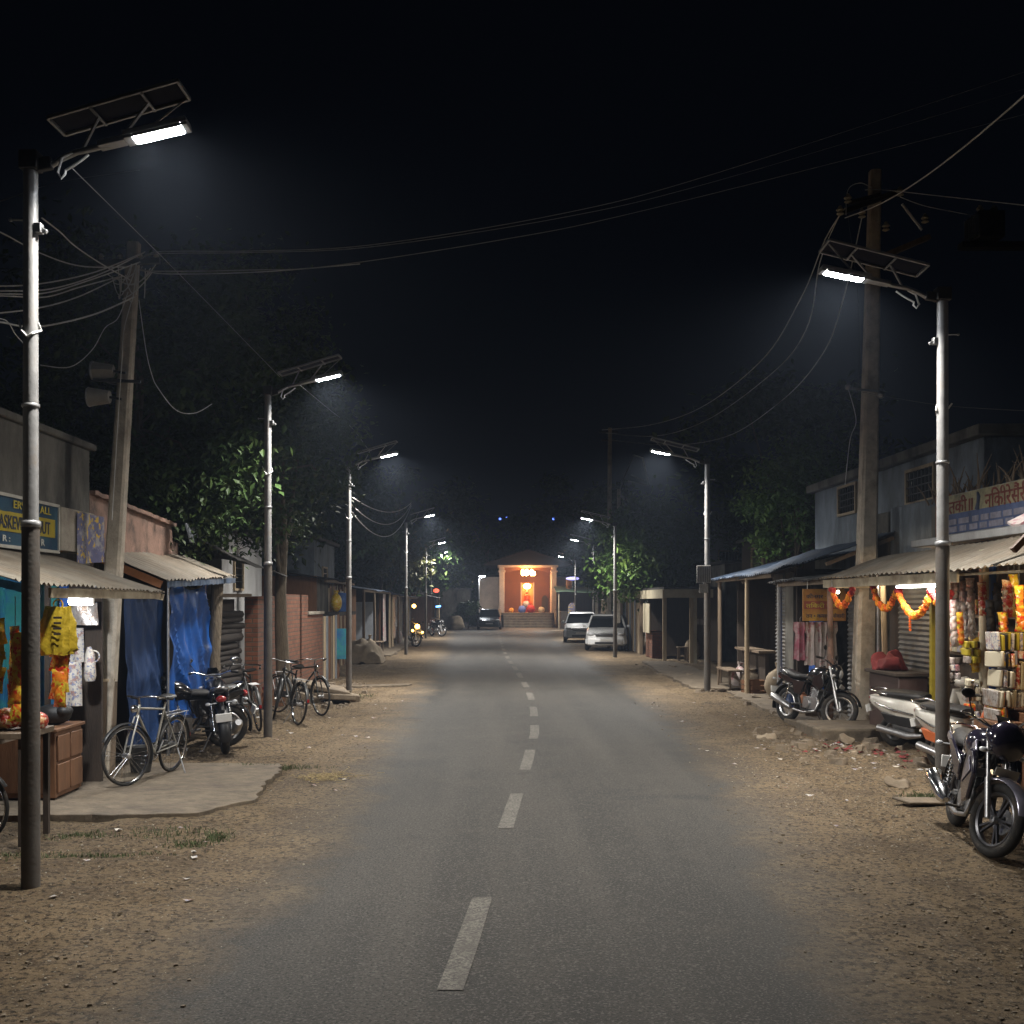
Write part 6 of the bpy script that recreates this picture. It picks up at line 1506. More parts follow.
# ---------------------------------------------------------------- trees
def tree(name, label, base, height, crown, nclump, nleaf, ls, seed, lm="leaf", trunk_r=.16, lean=(0, 0), group=None, limbs=7, spread=.55, bush=False):
    """crown = (centre, radii); tapered trunk with limbs that end in leaf clumps"""
    rg = random.Random(seed); base = Vector(base); t = thing(name, base, label, "bush" if bush else "tree", group)
    cc = Vector(crown[0]); cr = Vector(crown[1])
    tip = Vector((cc.x + lean[0], cc.y + lean[1], cc.z + cr.z * .4))
    m = MB(); pts = []; n = 9
    for i in range(n + 1):
        u = i / n; p = base.lerp(tip, u) + Vector((.25 * nz3(u * 3, seed), .25 * nz3(u * 3, seed + 5), 0)) * (u * 2 if u < .5 else 1)
        pts.append(p)
    pts[0].z -= .15
    m.tube(pts, [trunk_r * (1.25 if i == 0 else 1) * (1 - .8 * i / n) for i in range(n + 1)], 10)
    tr = m.build("trunk", "bark", t, smooth=70)
    cl = []
    for k in range(nclump):
        while True:
            a = Vector((rg.uniform(-1, 1), rg.uniform(-1, 1), rg.uniform(-1, 1)))
            if .25 < a.length < 1: break
        a = a * (a.length ** -.35)
        c = cc + Vector((a.x * cr.x, a.y * cr.y, a.z * cr.z)); c += Vector((nz3(c.x, c.y, seed), nz3(c.y, c.z, seed), nz3(c.z, c.x, seed))) * .5 * cr.x * .4
        cl.append((c, rg.uniform(.55, 1.15) * spread))
    for k in range(limbs):
        u = rg.uniform(.35, .95); p0 = pts[int(u * n)]; c = cl[(k * 3) % len(cl)][0]
        mid = p0.lerp(c, .5) + Vector((0, 0, .15)) + Vector((rg.uniform(-.2, .2),) * 3)
        m = MB(); m.tube([p0, mid, c], [trunk_r * .42 * (1.2 - u), trunk_r * .28 * (1.2 - u), .012], 7); m.build("limb", "bark", t, smooth=70)
    vs = []; fs = []
    for c, s in cl:
        for j in range(nleaf // nclump):
            d = Vector((rg.gauss(0, 1), rg.gauss(0, 1), rg.gauss(0, .75)))
            p = c + d * s * .55
            ax = Vector((rg.uniform(-1, 1), rg.uniform(-1, 1), rg.uniform(-1.1, .2))).normalized()
            sd = ax.cross(Vector((rg.uniform(-.6, .6), rg.uniform(-.6, .6), 1))).normalized()
            L_ = ls * rg.uniform(.7, 1.4); w_ = L_ * .27; up = sd.cross(ax) * w_ * .3
            k = len(vs)
            vs += [p, p + ax * L_ * .45 + sd * w_ + up, p + ax * L_, p + ax * L_ * .45 - sd * w_ + up]
            fs += [(k, k + 1, k + 2), (k, k + 2, k + 3)]
    mb = MB(); mb.v = [tuple(v) for v in vs]; mb.f = fs
    me = bpy.data.meshes.new("crown"); o_ = org(t)
    me.from_pydata([(v.x - o_.x, v.y - o_.y, v.z - o_.z) for v in vs], [], fs); me.materials.append(MATS[lm])
    o = bpy.data.objects.new("crown", me); C.objects.link(o); o.parent = t
    return t
tree("tree", "big dark leafy tree rising behind the pink wall and tarp shack", (-6.0, 17.6, 0), 9, ((-5.8, 18.0, 5.2), (2.2, 2.4, 2.6)), 50, 19000, .14, 1, trunk_r=.2, limbs=12, spread=.8)
tree("tree", "leafy tree with drooping boughs just behind the second lamp post", (-3.96, 21.2, 0), 8, ((-4.5, 21.2, 5.7), (1.9, 2.0, 2.7)), 44, 17000, .115, 2, trunk_r=.15, limbs=12, spread=.7, lean=(.3, 0))
tree("tree", "low tree with pale bough behind the pink wall", (-5.4, 17.2, 0), 5, ((-5.6, 17.6, 3.5), (1.5, 1.2, .95)), 20, 6000, .11, 3, trunk_r=.11, limbs=7, spread=.5)
tree("tree", "tall dark tree behind the left grey house", (-8.2, 31, 0), 11, ((-8.0, 31, 6.6), (4.2, 3, 3.8)), 40, 12000, .30, 4, trunk_r=.3, limbs=10, spread=1.1)
tree("tree", "dark tree behind the far left shacks", (-8.0, 46, 0), 9, ((-7.6, 46, 5.3), (3.2, 3.5, 3.0)), 34, 9000, .30, 5, trunk_r=.25, limbs=9, spread=1.0)
tree("tree", "pale trunked tree above the far left roofs beside the fifth lamp", (-6.0, 60, 0), 6, ((-5.9, 60, 4.3), (2.0, 2.5, 1.7)), 24, 6000, .28, 6, lm="leaf_dry", trunk_r=.16, limbs=9, spread=.7)
tree("tree", "tree with dark crown at the far left end of the street", (-6.5, 74, 0), 10, ((-6.4, 74, 6.2), (4.5, 3, 4.0)), 30, 8000, .4, 7, trunk_r=.3, spread=1.2)
tree("tree", "green lamp-lit tree overhanging the cream shelter", (7.9, 43.5, 0), 8, ((6.25, 42.6, 4.1), (1.9, 2.0, 1.8)), 60, 20000, .22, 8, lm="leaf_lamplit", trunk_r=.2, limbs=12, spread=.75, lean=(-.6, 0))
tree("tree", "low green tree beside the white car", (6.6, 51, 0), 5, ((6.1, 50.5, 3.1), (1.5, 1.8, 1.3)), 24, 6500, .2, 9, lm="leaf_lamplit", trunk_r=.12, spread=.6)
tree("tree", "slender leafy tree growing over the tin roofs beside the blue house", (7.3, 25.8, 0), 7, ((7.3, 26.2, 4.6), (1.2, 1.4, 1.6)), 26, 9000, .13, 10, lm="leaf_lamplit", trunk_r=.1, limbs=9, spread=.5)
tree("tree", "tall dark tree behind the dark sheds on the right", (11.5, 40, 0), 10, ((11.2, 40, 6.6), (3.5, 3, 3.6)), 32, 9000, .3, 11, trunk_r=.25, spread=1.1)
tree("tree", "rough grey trunked tree beside the fourth right lamp post", (6.4, 62, 0), 10, ((6.8, 62.5, 6.2), (2.2, 2.4, 2.6)), 22, 6000, .32, 12, trunk_r=.33, limbs=8, spread=.8)
tree("tree", "dark tree right behind the temple gable", (7.6, 98, 0), 12, ((7.4, 98, 8), (5, 4, 4.6)), 30, 8000, .5, 13, trunk_r=.35, spread=1.4)
tree("tree", "dark tree left behind the temple gable", (-.4, 99, 0), 12, ((-.2, 99, 7.4), (5, 4, 4.4)), 30, 8000, .5, 14, trunk_r=.35, spread=1.4)
tree("bush", "leafy green bush at the junction beside the pale sack", (-1.6, 80.5, 0), 2, ((-1.6, 81, 1.1), (.9, .8, .9)), 14, 3000, .24, 15, trunk_r=.06, limbs=4, spread=.4, bush=True)
# far wood closing the view: one mass
rg = random.Random(77); vs = []; fs = []
for c in range(260):
    x = rg.uniform(-75, 75); y = rg.uniform(104, 150); h = 6 + 7 * abs(nz3(x * .06, 3)) + rg.uniform(0, 3)
    for j in range(110):
        p = Vector((x + rg.gauss(0, 2.0), y + rg.gauss(0, 1.5), max(.3, rg.uniform(0, 1) ** .6 * h + rg.gauss(0, .7))))
        ax = Vector((rg.uniform(-1, 1), rg.uniform(-1, 1), rg.uniform(-1, .3))).normalized(); sd = ax.cross(Vector((rg.uniform(-.6, .6), rg.uniform(-.6, .6), 1))).normalized()
        L_ = rg.uniform(.7, 1.5); k = len(vs); vs += [p, p + ax * L_ * .5 + sd * L_ * .35, p + ax * L_, p + ax * L_ * .5 - sd * L_ * .35]; fs += [(k, k + 1, k + 2), (k, k + 2, k + 3)]
mb = MB(); mb.v = vs; mb.f = fs; tag(mb.build("woods", "leaf"), kind="stuff")

# ---------------------------------------------------------------- utility poles and wires
def sag(a, b, s, n=22): return [a.lerp(b, i / n) - Vector((0, 0, s * 4 * (i / n) * (1 - i / n))) for i in range(n + 1)]
up1 = thing("utility_pole", (-4.2, 12.3, 0), "leaning square concrete pole carrying many wires beside the kiosk", "utility pole")
top1 = P(134, 243, 12.3); bot1 = Vector((-4.38, 12.35, -.15))
def sqpole(m, a, b, w0, w1):
    u = Vector((1, 0, 0)); v = Vector((0, 1, 0)); r = []
    for p, w_ in ((a, w0), (a.lerp(b, .5), (w0 + w1) / 2), (b, w1)):
        h = w_ / 2; c = h * .7
        r.append([p + u * x + v * y for x, y in ((-h, -c), (-c, -h), (c, -h), (h, -c), (h, c), (c, h), (-c, h), (-h, c))])
    m.loft(r)
m = MB(); sqpole(m, bot1, top1, .21, .13); m.build("pole", "concrete_pole", up1, smooth=30)
m = MB(); q = P(134, 268, 12.3); m.bar(q + Vector((-.38, -.1, .02)), q + Vector((.32, -.1, .05)), .06, .06); m.build("crossarm", "dark_metal", up1)
m = MB(); q2 = P(130, 285, 12.3)
for i in range(16):
    a = q + Vector((rnd.uniform(-.3, .3), -.12, rnd.uniform(-.15, .1))); b = q2 + Vector((rnd.uniform(-.15, .25), -.12, rnd.uniform(-.2, .1)))
    m.tube(sag(a, b, rnd.uniform(.02, .15), 8), .006, 5)
m.build("wire_tangle", "wire", up1, smooth=True)
for dx in (-.33, -.12, .1, .28):
    m = MB(); c = q + Vector((dx, -.1, .06)); m.lathe([(.015, 0), (.03, .01), (.018, .03), (.032, .04), (.02, .06), (.012, .07)], c, n=10); m.build("insulator", "cream", up1, smooth=40)
m = MB(); c = P(117, 382, 12.3); m.bar(c + Vector((-.25, -.12, 0)), c + Vector((.3, -.12, -.02)), .03, .03); m.ring(c + Vector((.02, 0, 0)), (0, 0, 1), .13, .012, 16, 6); m.build("bracket", "dark_metal", up1)
for i, (px, py) in enumerate(((103, 371), (99, 397))):
    c = P(px, py, 12.2); t = thing("loudspeaker", c, "upper grey horn loudspeaker on the leaning concrete pole" if i == 0 else "lower grey horn loudspeaker on the leaning concrete pole", "loudspeaker", "loudspeakers on the concrete pole")
    m = MB(); e = 1 if i == 0 else 0
    m.tube([c + Vector((.12, 0, 0)), c + Vector((.03, 0, 0)), c + Vector((-.05, 0, 0)), c + Vector((-.11, 0, 0))], [.07, .085, .095, .11], 4 if i == 0 else 14); m.build("horn", mat("speaker%d" % i, (.30, .28, .25), .7, .3, 5), t, smooth=40)
    m = MB(); m.ring(c + Vector((-.11, 0, 0)), (1, 0, 0), .10, .012, 20, 6); m.build("rim", "galv", t, smooth=True)
    m = MB(); m.bar(c + Vector((.10, 0, 0)), c + Vector((.26, -.03, -.03)), .025, .025); m.build("mount", "dark_metal", t)
rb = Vector((6.05, 17.85, -.1)); rt = P(875, 171, 17.85)
up2 = thing("utility_pole", (6.05, 17.8, 0), "tall square concrete pole beyond the end of the right awning", "utility pole")
m = MB(); sqpole(m, rb, rt, .34, .17); m.build("pole", "concrete_pole", up2, smooth=30)
for z in [2.2 + .42 * i for i in range(14)]:
    m = MB(); m.obox((lerp(rb.x, rt.x, z / 9), 17.85 - lerp(.119, .063, z / 9) + .004, z), (.03, .012, .03)); m.build("step_hole", "black_plastic", up2)
def ins(c, parent):
    m = MB(); m.lathe([(.02, -.02), (.06, 0), (.03, .04), (.065, .06), (.035, .10), (.02, .13)], c, n=12); m.build("insulator", "cream", parent, smooth=40)
m = MB(); m.bar(P(838, 214, 17.7), P(902, 190, 17.7), .07, .08); m.bar(P(848, 203, 17.6), P(880, 195, 17.6), .05, .06); m.build("crossarm", "dark_metal", up2)
m = MB(); m.bar(P(884, 256, 17.7), P(929, 237, 17.7), .12, .08); m.build("side_arm", "wood_grey", up2)
for px, py in ((840, 214), (848, 202), (862, 217), (886, 230), (900, 195), (925, 222)): ins(P(px, py, 17.6), up2)
m = MB(); m.bar(P(846, 388, 17.7), P(884, 392, 17.7), .03, .03); m.ball(P(848, 387, 17.7), .05); m.ball(P(881, 395, 17.7), .06); m.build("lower_bracket", "galv", up2, smooth=40)
m = MB(); m.tube(sag(P(902, 204, 17.6), P(922, 230, 17.6), .0, 4), .02, 6); m.build("stay", "wire", up2)
# transformer between poles right of the frame
up3 = thing("utility_pole", (9.0, 18.6, 0), "concrete pole carrying the transformer beyond the right edge", "utility pole")
m = MB(); sqpole(m, Vector((9.35, 18.6, 0)), Vector((9.35, 18.6, 8.9)), .34, .18); m.build("pole", "concrete_pole", up3)
m = MB(); a = P(960, 243, 18.6); m.box(a.x, 9.3, 18.5, 18.7, a.z - .1, a.z); m.build("platform", "dark_metal", up3)
tf = thing("transformer", P(988, 240, 18.5), "dark ribbed transformer box high at the right edge", "transformer")
a = P(974, 241, 18.5); b = P(1000, 214, 18.5)
m = MB(); m.box(a.x, b.x, 18.3, 18.8, a.z + .01, b.z); m.build("tank", "dark_metal", tf, bevel=.02)
m = MB()
for i in range(6): m.box(a.x - .06, a.x, 18.32 + .08 * i, 18.35 + .08 * i, a.z + .05, b.z - .05)
m.build("cooling_fin", "steel", tf)
ins(Vector((a.x + .1, 18.5, b.z + .02)), tf); ins(Vector((b.x - .1, 18.5, b.z + .02)), tf)
def farpole(px, Y, pytop, label, r0=.14, r1=.09):
    t = thing("utility_pole", (gx(px, Y), Y, 0), label, "utility pole"); b = P(px, 602, Y); b.z = -.1; a = P(px + 1, pytop, Y)
    m = MB(); sqpole(m, b, a, r0 * 2, r1 * 2); m.build("pole", "concrete_pole", t)
    return t, a
up4, t4 = farpole(618, 46, 489, "grey concrete pole with a wire frame right beside the third right lamp post", .10, .07)
m = MB(); A = P(619, 492, 46); B = P(634, 455, 46); D = P(649, 485, 46)
m.tube([A, A.lerp(B, .5) + Vector((-.02, 0, 0)), B], .035, 6); m.tube([B, P(643, 458, 46), D], .03, 6); m.tube([P(628, 481, 46), D], .025, 6); m.tube([P(631, 475, 46), P(645, 481, 46)], .02, 6)
m.build("wire_frame", "galv", up4, smooth=60)
m = MB(); m.tube([A + Vector((.0, 0, -.05)), P(622, 496, 46), P(624, 500, 46)], .05, 6); m.build("lamp_stub", "galv", up4)
up5, t5 = farpole(609, 49, 428, "tall thin dark pole gathering the wires at the far right", .11, .08)
for z_, l_ in ((432, 9), (440, 7)):
    m = MB(); m.bar(P(608 - l_, z_, 49), P(609 + l_, z_, 49), .08, .08); m.build("crossarm", "dark_metal", up5)
up6, t6 = farpole(596, 66, 500, "thin dark pole behind the fourth right lamp post", .12, .08)
WN = [0]
def wire(a, b, s, label, r=.008, m_="wire", grp="overhead wires across the street"):
    m = MB(); m.tube(sag(a, b, s, 26), r, 5)
    o = m.build("overhead_wire", m_, None, smooth=True); return tag(o, label, "wire", grp)
def wpts(pts, label, r=.007, m_="wire", grp="overhead wires across the street", taper=1.0):  # taper thins a wire towards its end in place of fading light
    ps = [Vector(p) for p in pts]; out = []
    for i in range(len(ps) - 1):
        p0 = ps[max(0, i - 1)]; p1 = ps[i]; p2 = ps[i + 1]; p3 = ps[min(len(ps) - 1, i + 2)]
        for k in range(8):
            u = k / 8; out.append(.5 * ((2 * p1) + (p2 - p0) * u + (2 * p0 - 5 * p1 + 4 * p2 - p3) * u * u + (3 * p1 - p0 - 3 * p2 + p3) * u ** 3))
    out.append(ps[-1]); m = MB(); m.tube(out, [r * lerp(1, taper, i / len(out)) for i in range(len(out))], 5)
    return tag(m.build("overhead_wire", m_, None, smooth=True), label, "wire", grp)
wpts([P(140, 262, 12.2), P(158, 252, 12.1), P(250, 251, 11.9), P(370, 245, 11.5), P(560, 214, 10.9), P(720, 172, 10.2), P(1120, 40, 9)], "upper pale wire sweeping from the leaning pole across the road", .0075, taper=.08, m_="wire_mid")
wpts([P(138, 262, 12.2), P(156, 254, 12.1), P(250, 252.5, 11.9), P(370, 247, 11.5), P(560, 218, 10.9), P(720, 180, 10.2), P(1120, 60, 9)], "twin wire running just under the upper pale wire", .006, taper=.05, m_="wire_mid")
wpts([P(142, 266, 12.2), P(152, 271, 12.1), P(250, 270, 11.9), P(330, 266, 11.7), P(500, 240, 11.2), P(650, 209, 10.6), P(1120, 90, 9)], "lower pale wire sweeping from the leaning pole across the road", .0085, taper=.05, m_="wire_mid")
wpts([P(140, 270, 12.2), P(170, 274, 12.0), P(260, 272, 11.8), P(360, 264, 11.5)], "short doubled strand under the lower pale wire", .005)
for i, (pl, label) in enumerate((([(-60, 283), (0, 286), (45, 283), (95, 272), (140, 254)], "topmost strand of the wire bundle left of the leaning pole"),
    ([(-60, 292), (0, 291), (50, 289), (100, 274), (145, 252)], "second strand of the left wire bundle"),
    ([(-60, 296), (0, 294), (45, 293), (90, 280), (140, 262)], "third strand of the left wire bundle"),
    ([(-60, 299), (0, 296), (45, 297), (80, 287), (118, 277)], "fourth strand of the left wire bundle"),
    ([(-60, 318), (0, 313), (43, 307), (80, 296), (122, 276)], "fifth, lower strand of the left wire bundle"),
    ([(-40, 318), (0, 322), (22, 326), (50, 325), (95, 314), (134, 297)], "lowest thick strand of the left wire bundle"),
    ([(-40, 215), (0, 232), (40, 253), (80, 266), (125, 267)], "strand descending from the upper left to the leaning pole"),
    ([(42, 218), (60, 232), (75, 246), (100, 263), (130, 280)], "curled strand between the tall lamp post and the leaning pole"))):
    wpts([P(x, y, lerp(9.4, 12.1, k / (len(pl) - 1))) for k, (x, y) in enumerate(pl)], label, .007 if i != 5 else .009)
wpts([P(40, 365, 11.8), P(70, 367, 11.9), P(92, 350, 12), P(105, 328, 12.1), P(118, 318, 12.2), P(128, 292, 12.2)], "loose looping wire left of the leaning pole", .005)
wpts([P(139, 300, 12.2), P(146, 350, 12.2), P(152, 375, 12.2), P(158, 388, 12.2), P(176, 410, 12.3), P(195, 413, 12.5), P(212, 404, 13)], "dark loose wire drooping right of the leaning pole", .005)
wpts([P(132, 300, 12.1), P(124, 330, 12.1), P(122, 360, 12.1), P(118, 420, 12.1), P(112, 520, 12.1)], "thin wire running down the leaning concrete pole", .005)
wpts([P(72, 168, 7.7), P(140, 235, 9.3), P(190, 285, 11.4), P(280, 377, 15.9)], "straight thin wire from the near lamp head to the second lamp", .003, "wire_mid")
wpts([P(300, 385, 16), P(330, 410, 19), P(352, 428, 22), P(370, 452, 24)], "thin wire from the second lamp to the third", .004, "wire_mid")
wpts([P(-20, 318, 9), P(5, 320, 9.2), P(16, 335, 9.5), P(30, 350, 9.6)], "small hanging wire end at the left picture edge", .004)
for i, (y0, s_) in enumerate(((497, 18), (505, 22), (512, 16))):
    a = P(352, y0, 24.4); b = P(411, 503 + i * 1.5, 44)
    wire(a, b, .35 + .25 * i, ("topmost", "middle", "lowest")[i] + " of three sagging wires between the third and fourth left posts", .012, "wire")
# right: three wires down to the far pole, plus the ones leaving the frame
wpts([P(845, 208, 17.6), P(825, 240, 18.6), P(800, 300, 21), P(760, 362, 26), P(700, 408, 34), P(650, 425, 42), P(602, 430, 49)], "topmost wire sagging from the tall right pole to the far pole", .010)
wpts([P(840, 214, 17.6), P(820, 262, 18.6), P(806, 330, 21), P(770, 375, 26), P(705, 421, 34), P(655, 436, 42), P(606, 433, 49)], "middle wire sagging from the tall right pole to the far pole", .009)
wpts([P(862, 217, 17.6), P(843, 300, 18.6), P(822, 355, 21), P(780, 402, 26), P(725, 437, 34), P(668, 445, 42), P(610, 440, 49)], "lowest wire sagging from the tall right pole to the far pole", .009)
wpts([P(845, 218, 17.5), P(880, 204, 15.5), P(920, 180, 13.5), P(970, 142, 11.5), P(1040, 82, 9)], "pale wire rising from the tall right pole to the upper right corner", .009)
wpts([P(865, 190, 17.6), P(885, 190, 17.5), P(940, 196, 16), P(1050, 208, 13)], "upper thin wire leaving the tall right pole to the right edge", .006)
wpts([P(900, 197, 17.6), P(925, 206, 17.6), P(965, 214, 17.6), P(976, 216, 18.4)], "thin wire from the tall right pole to the transformer", .006)
wpts([P(846, 215, 17.6), P(848, 190, 17.6), P(860, 183, 17.6), P(872, 188, 17.6)], "small jumper wire looping beside the tall right pole's top", .006)
wpts([P(848, 388, 17.7), P(856, 420, 17.7), P(850, 440, 17.7), P(845, 485, 17.7)], "thin wire hanging left of the tall right pole", .006)
wpts([P(848, 217, 17.6), P(860, 330, 17.7), P(851, 470, 17.7)], "slack thin wire beside the tall right pole", .004, "wire_dark")
wpts([P(862, 392, 17.7), P(940, 405, 15), P(1050, 412, 12.5)], "faint thin wire running right across the dark sky", .004, "wire_dark")
wpts([P(-20, 208, 9), P(70, 180, 30), P(140, 170, 50)], "faint wire high in the upper left", .006, "wire_dark")

# ---------------------------------------------------------------- ground litter
rg = random.Random(5)
def stones(name, n, regs, r0, r1, mt, kind="stuff", flat=.6):
    V = []; Fc = []
    for _ in range(n):
        x0, x1, y0, y1 = rg.choice(regs); x = rg.uniform(x0, x1); y = y0 + (y1 - y0) * rg.random() ** 1.3
        l = interp(LED, y); r = interp(RED, y)
        dd = min(x - l, r - x)
        if dd > 0 and rg.random() > .35 * math.exp(-dd / .22): continue
        if -.75 < dd < 0 and rg.random() > .35 + .6 * (-dd / .75): continue
        if -7 < x < -2.4 and 9.9 < y < 13.9: continue
        s = r0 * (r1 / r0) ** (rg.random() ** 2.2); z = surf_h(x, y) + s * .1
        k = len(V); e = rg.random() * 6
        P8 = [(-1, -1, -1), (1, -1, -1), (1, 1, -1), (-1, 1, -1), (-.7, -.7, 1), (.7, -.7, 1), (.7, .7, 1), (-.7, .7, 1)]
        for a, b, c_ in P8:
            a *= rg.uniform(.6, 1.1); b *= rg.uniform(.5, 1); c_ *= rg.uniform(.6, 1.1) * flat
            V.append((x + s * (a * math.cos(e) - b * math.sin(e)), y + s * (a * math.sin(e) + b * math.cos(e)), z + s * c_))
        Fc += [tuple(k + i for i in f) for f in ((0, 3, 2, 1), (4, 5, 6, 7), (0, 1, 5, 4), (1, 2, 6, 5), (2, 3, 7, 6), (3, 0, 4, 7))]
    m = MB(); m.v = V; m.f = Fc; return tag(m.build(name, mt), kind=kind)
stones("gravel", 15000, [(-5.5, -1.3, 5, 16), (1.7, 5.6, 5, 16), (2.2, 6, 5, 12), (2.5, 5.4, 12, 30), (-4.4, -1.5, 14, 34)], .004, .019, "stone")
stones("gravel", 2500, [(-5, -1.4, 5, 12), (1.9, 5.2, 5, 14), (2.6, 5.0, 9, 16)], .004, .012, mat("pale_stone", (.38, .34, .27), .9, .3, 9))
stones("gravel", 1500, [(-5, -1.4, 5, 14), (1.9, 5.2, 5, 20)], .005, .013, mat("dark_stone", (.10, .078, .055), .9, .3, 9))
stones("rubble", 500, [(3.9, 5.6, 13.5, 17.5), (4.6, 5.6, 24, 36), (-4.2, -2.7, 20.5, 27), (5.0, 5.7, 17, 23)], .03, .13, "stone")
V = MB()
for _ in range(150):
    x, y = rg.choice(((rg.uniform(-4.2, -1.6), rg.uniform(7, 22)), (rg.uniform(2.8, 5.2), rg.uniform(8, 22)), (rg.uniform(4.3, 5.3), rg.uniform(13, 16))))
    if -7 < x < -2.4 and 9.9 < y < 13.9: continue
    s = rg.uniform(.012, .045); e = rg.random() * 6; z = surf_h(x, y) + .012
    V.sheet(lambda u, v: (x + s * ((u - .5) * 2 * math.cos(e) - (v - .5) * math.sin(e)), y + s * ((u - .5) * 2 * math.sin(e) + (v - .5) * math.cos(e)), z + .35 * s * math.sin(u * 4 + e) * v), 2, 2, .001)
tag(V.build("litter", "white_card"), kind="stuff")
V = MB()
for _ in range(60):
    x = rg.gauss(4.95, .45); y = rg.gauss(14.9, .5); s = rg.uniform(.02, .06); e = rg.random() * 6; z = surf_h(x, y) + .015
    V.sheet(lambda u, v: (x + s * ((u - .5) * 2 * math.cos(e) - (v - .5) * math.sin(e)), y + s * ((u - .5) * 2 * math.sin(e) + (v - .5) * math.cos(e)), z + .5 * s * math.sin(u * 4 + e) * v), 3, 3, .001)
tag(V.build("litter", "red_rag"), kind="stuff")
m = MB(); m.obox((4.30, 10.9, .03), (.55, .28, .025), (.03, .06, .3)); tag(m.build("flat_stone", "slab", bevel=.01), "pale flat stone slab behind the near motorcycle", "stone")
for i, (x, y, s, lb) in enumerate(((4.42, 11.9, .10, "rough stone behind the near motorcycle's wheel"), (4.05, 16.0, .12, "flat crumpled sack on the ground left of the plinth"), (5.05, 15.6, .09, "rough stone right of the plinth"))):
    m = MB(); m.ball((x, y, s * .25), (s * 1.3, s, s * .5), 20, 12); m.v = [(a + .09 * nz3(a * 7, b * 7, c_ * 7), b + .09 * nz3(b * 7, a * 7), max(0, c_ + .09 * nz3(a * 9, b * 9, 3))) for a, b, c_ in m.v]
    tag(m.build("rock" if i != 1 else "crumpled_sack", "stone" if i != 1 else "sack", smooth=40), lb, "stone" if i != 1 else "sack")
# straw on the road's left edge and straw litter
m = MB()
for _ in range(260):
    x = rg.gauss(-1.85, .16); y = rg.gauss(12.45, .18); a = rg.random() * 6; l_ = rg.uniform(.03, .10); z = surf_h(x, y) + .015
    m.bar((x, y, z), (x + l_ * math.cos(a), y + l_ * math.sin(a), z + rg.uniform(0, .02)), .006, .003)
tag(m.build("straw", "straw"), kind="stuff")
# grass tufts
def grass(regs, n, h):
    V = []; Fc = []
    for _ in range(n):
        cx, cy, sx, sy = rg.choice(regs); x = rg.gauss(cx, sx); y = rg.gauss(cy, sy)
        a = rg.random() * 6; L_ = h * rg.uniform(.5, 1.3); w_ = .004; dx = math.cos(a); dy = math.sin(a); z = ground_h(x, y) - .005; k = len(V); b = rg.uniform(.2, .9)
        V += [(x - dy * w_, y + dx * w_, z), (x + dy * w_, y - dx * w_, z), (x + dx * L_ * b * .4 + dy * w_ * .7, y + dy * L_ * b * .4 - dx * w_ * .7, z + L_ * .6), (x + dx * L_ * b, y + dy * L_ * b, z + L_)]
        Fc += [(k, k + 1, k + 2), (k, k + 2, k + 3)]
    m = MB(); m.v = V; m.f = Fc; return tag(m.build("grass", "grass"), kind="stuff")
grass([(-2.72, 9.45, .22, .12), (-2.45, 9.0, .09, .07), (-3.1, 8.6, .3, .03), (-3.5, 9.4, .16, .05), (-2.3, 9.3, .06, .1), (-3.9, 8.7, .3, .03)], 1500, .035)
grass([(-2.9, 23.2, .25, .4), (-2.6, 13.2, .3, .05), (4.4, 11.2, .1, .1)], 900, .06)
# broken pavement edges and gutters on both verges
for nm, pts_, z1, lb in (("kerb_strip", [(-4.3, 25.2), (-1.9, 25.9), (-1.9, 26.3), (-4.3, 25.7)], .05, None), ("forecourt", [(4.6, 24.8), (5.3, 24.6), (6, 25), (6, 36), (5.0, 36), (4.7, 30)], .07, None), ("forecourt", [(4.9, 17.6), (6.2, 17.6), (6.2, 24), (5.2, 24)], .06, None), ("forecourt", [(-4.6, 40), (-3.6, 40), (-3.9, 58), (-4.7, 58)], .07, None)):
    pp_ = []
    for (a, b), (c_, d) in zip(pts_, pts_[1:] + pts_[:1]):
        n = max(1, int(math.hypot(c_ - a, d - b) / .25))
        for i in range(n):
            x = lerp(a, c_, i / n); y = lerp(b, d, i / n); pp_.append((x + .06 * nz3(x * 3, y * 3) + rg.uniform(-.05, .05), y + .06 * nz3(x * 3, y * 3, 8) + rg.uniform(-.05, .05)))
    m = MB(); m.prism(pp_, -.1, z1, 'xy'); tag(m.build(nm, "slab", bevel=.012), kind="structure")
# ---------------------------------------------------------------- small things about the shops
def pot(x, y, s, mt, lb, z=0, name="clay_pot"):
    t = thing(name, (x, y, z), lb, "pot", None); m = MB()
    m.lathe([(.09 * s, 0), (.17 * s, .06 * s), (.21 * s, .2 * s), (.17 * s, .33 * s), (.10 * s, .39 * s), (.13 * s, .43 * s), (.10 * s, .425 * s), (.08 * s, .37 * s)], (x, y, z), n=18)
    m.build("vessel", mt, t, smooth=50); return t
def bucket(x, y, mt, lb, z=0):
    t = thing("bucket", (x, y, z), lb, "bucket"); m = MB(); m.lathe([(.11, 0), (.15, .28), (.16, .29), (.14, .28), (.10, .02)], (x, y, z), n=18); m.build("pail", mt, t, smooth=50)
    m = MB(); m.ring((x, y, z + .28), (0, 1, .4), .15, .005, 14, 5, a0=0, a1=PI); m.build("handle", "steel", t)
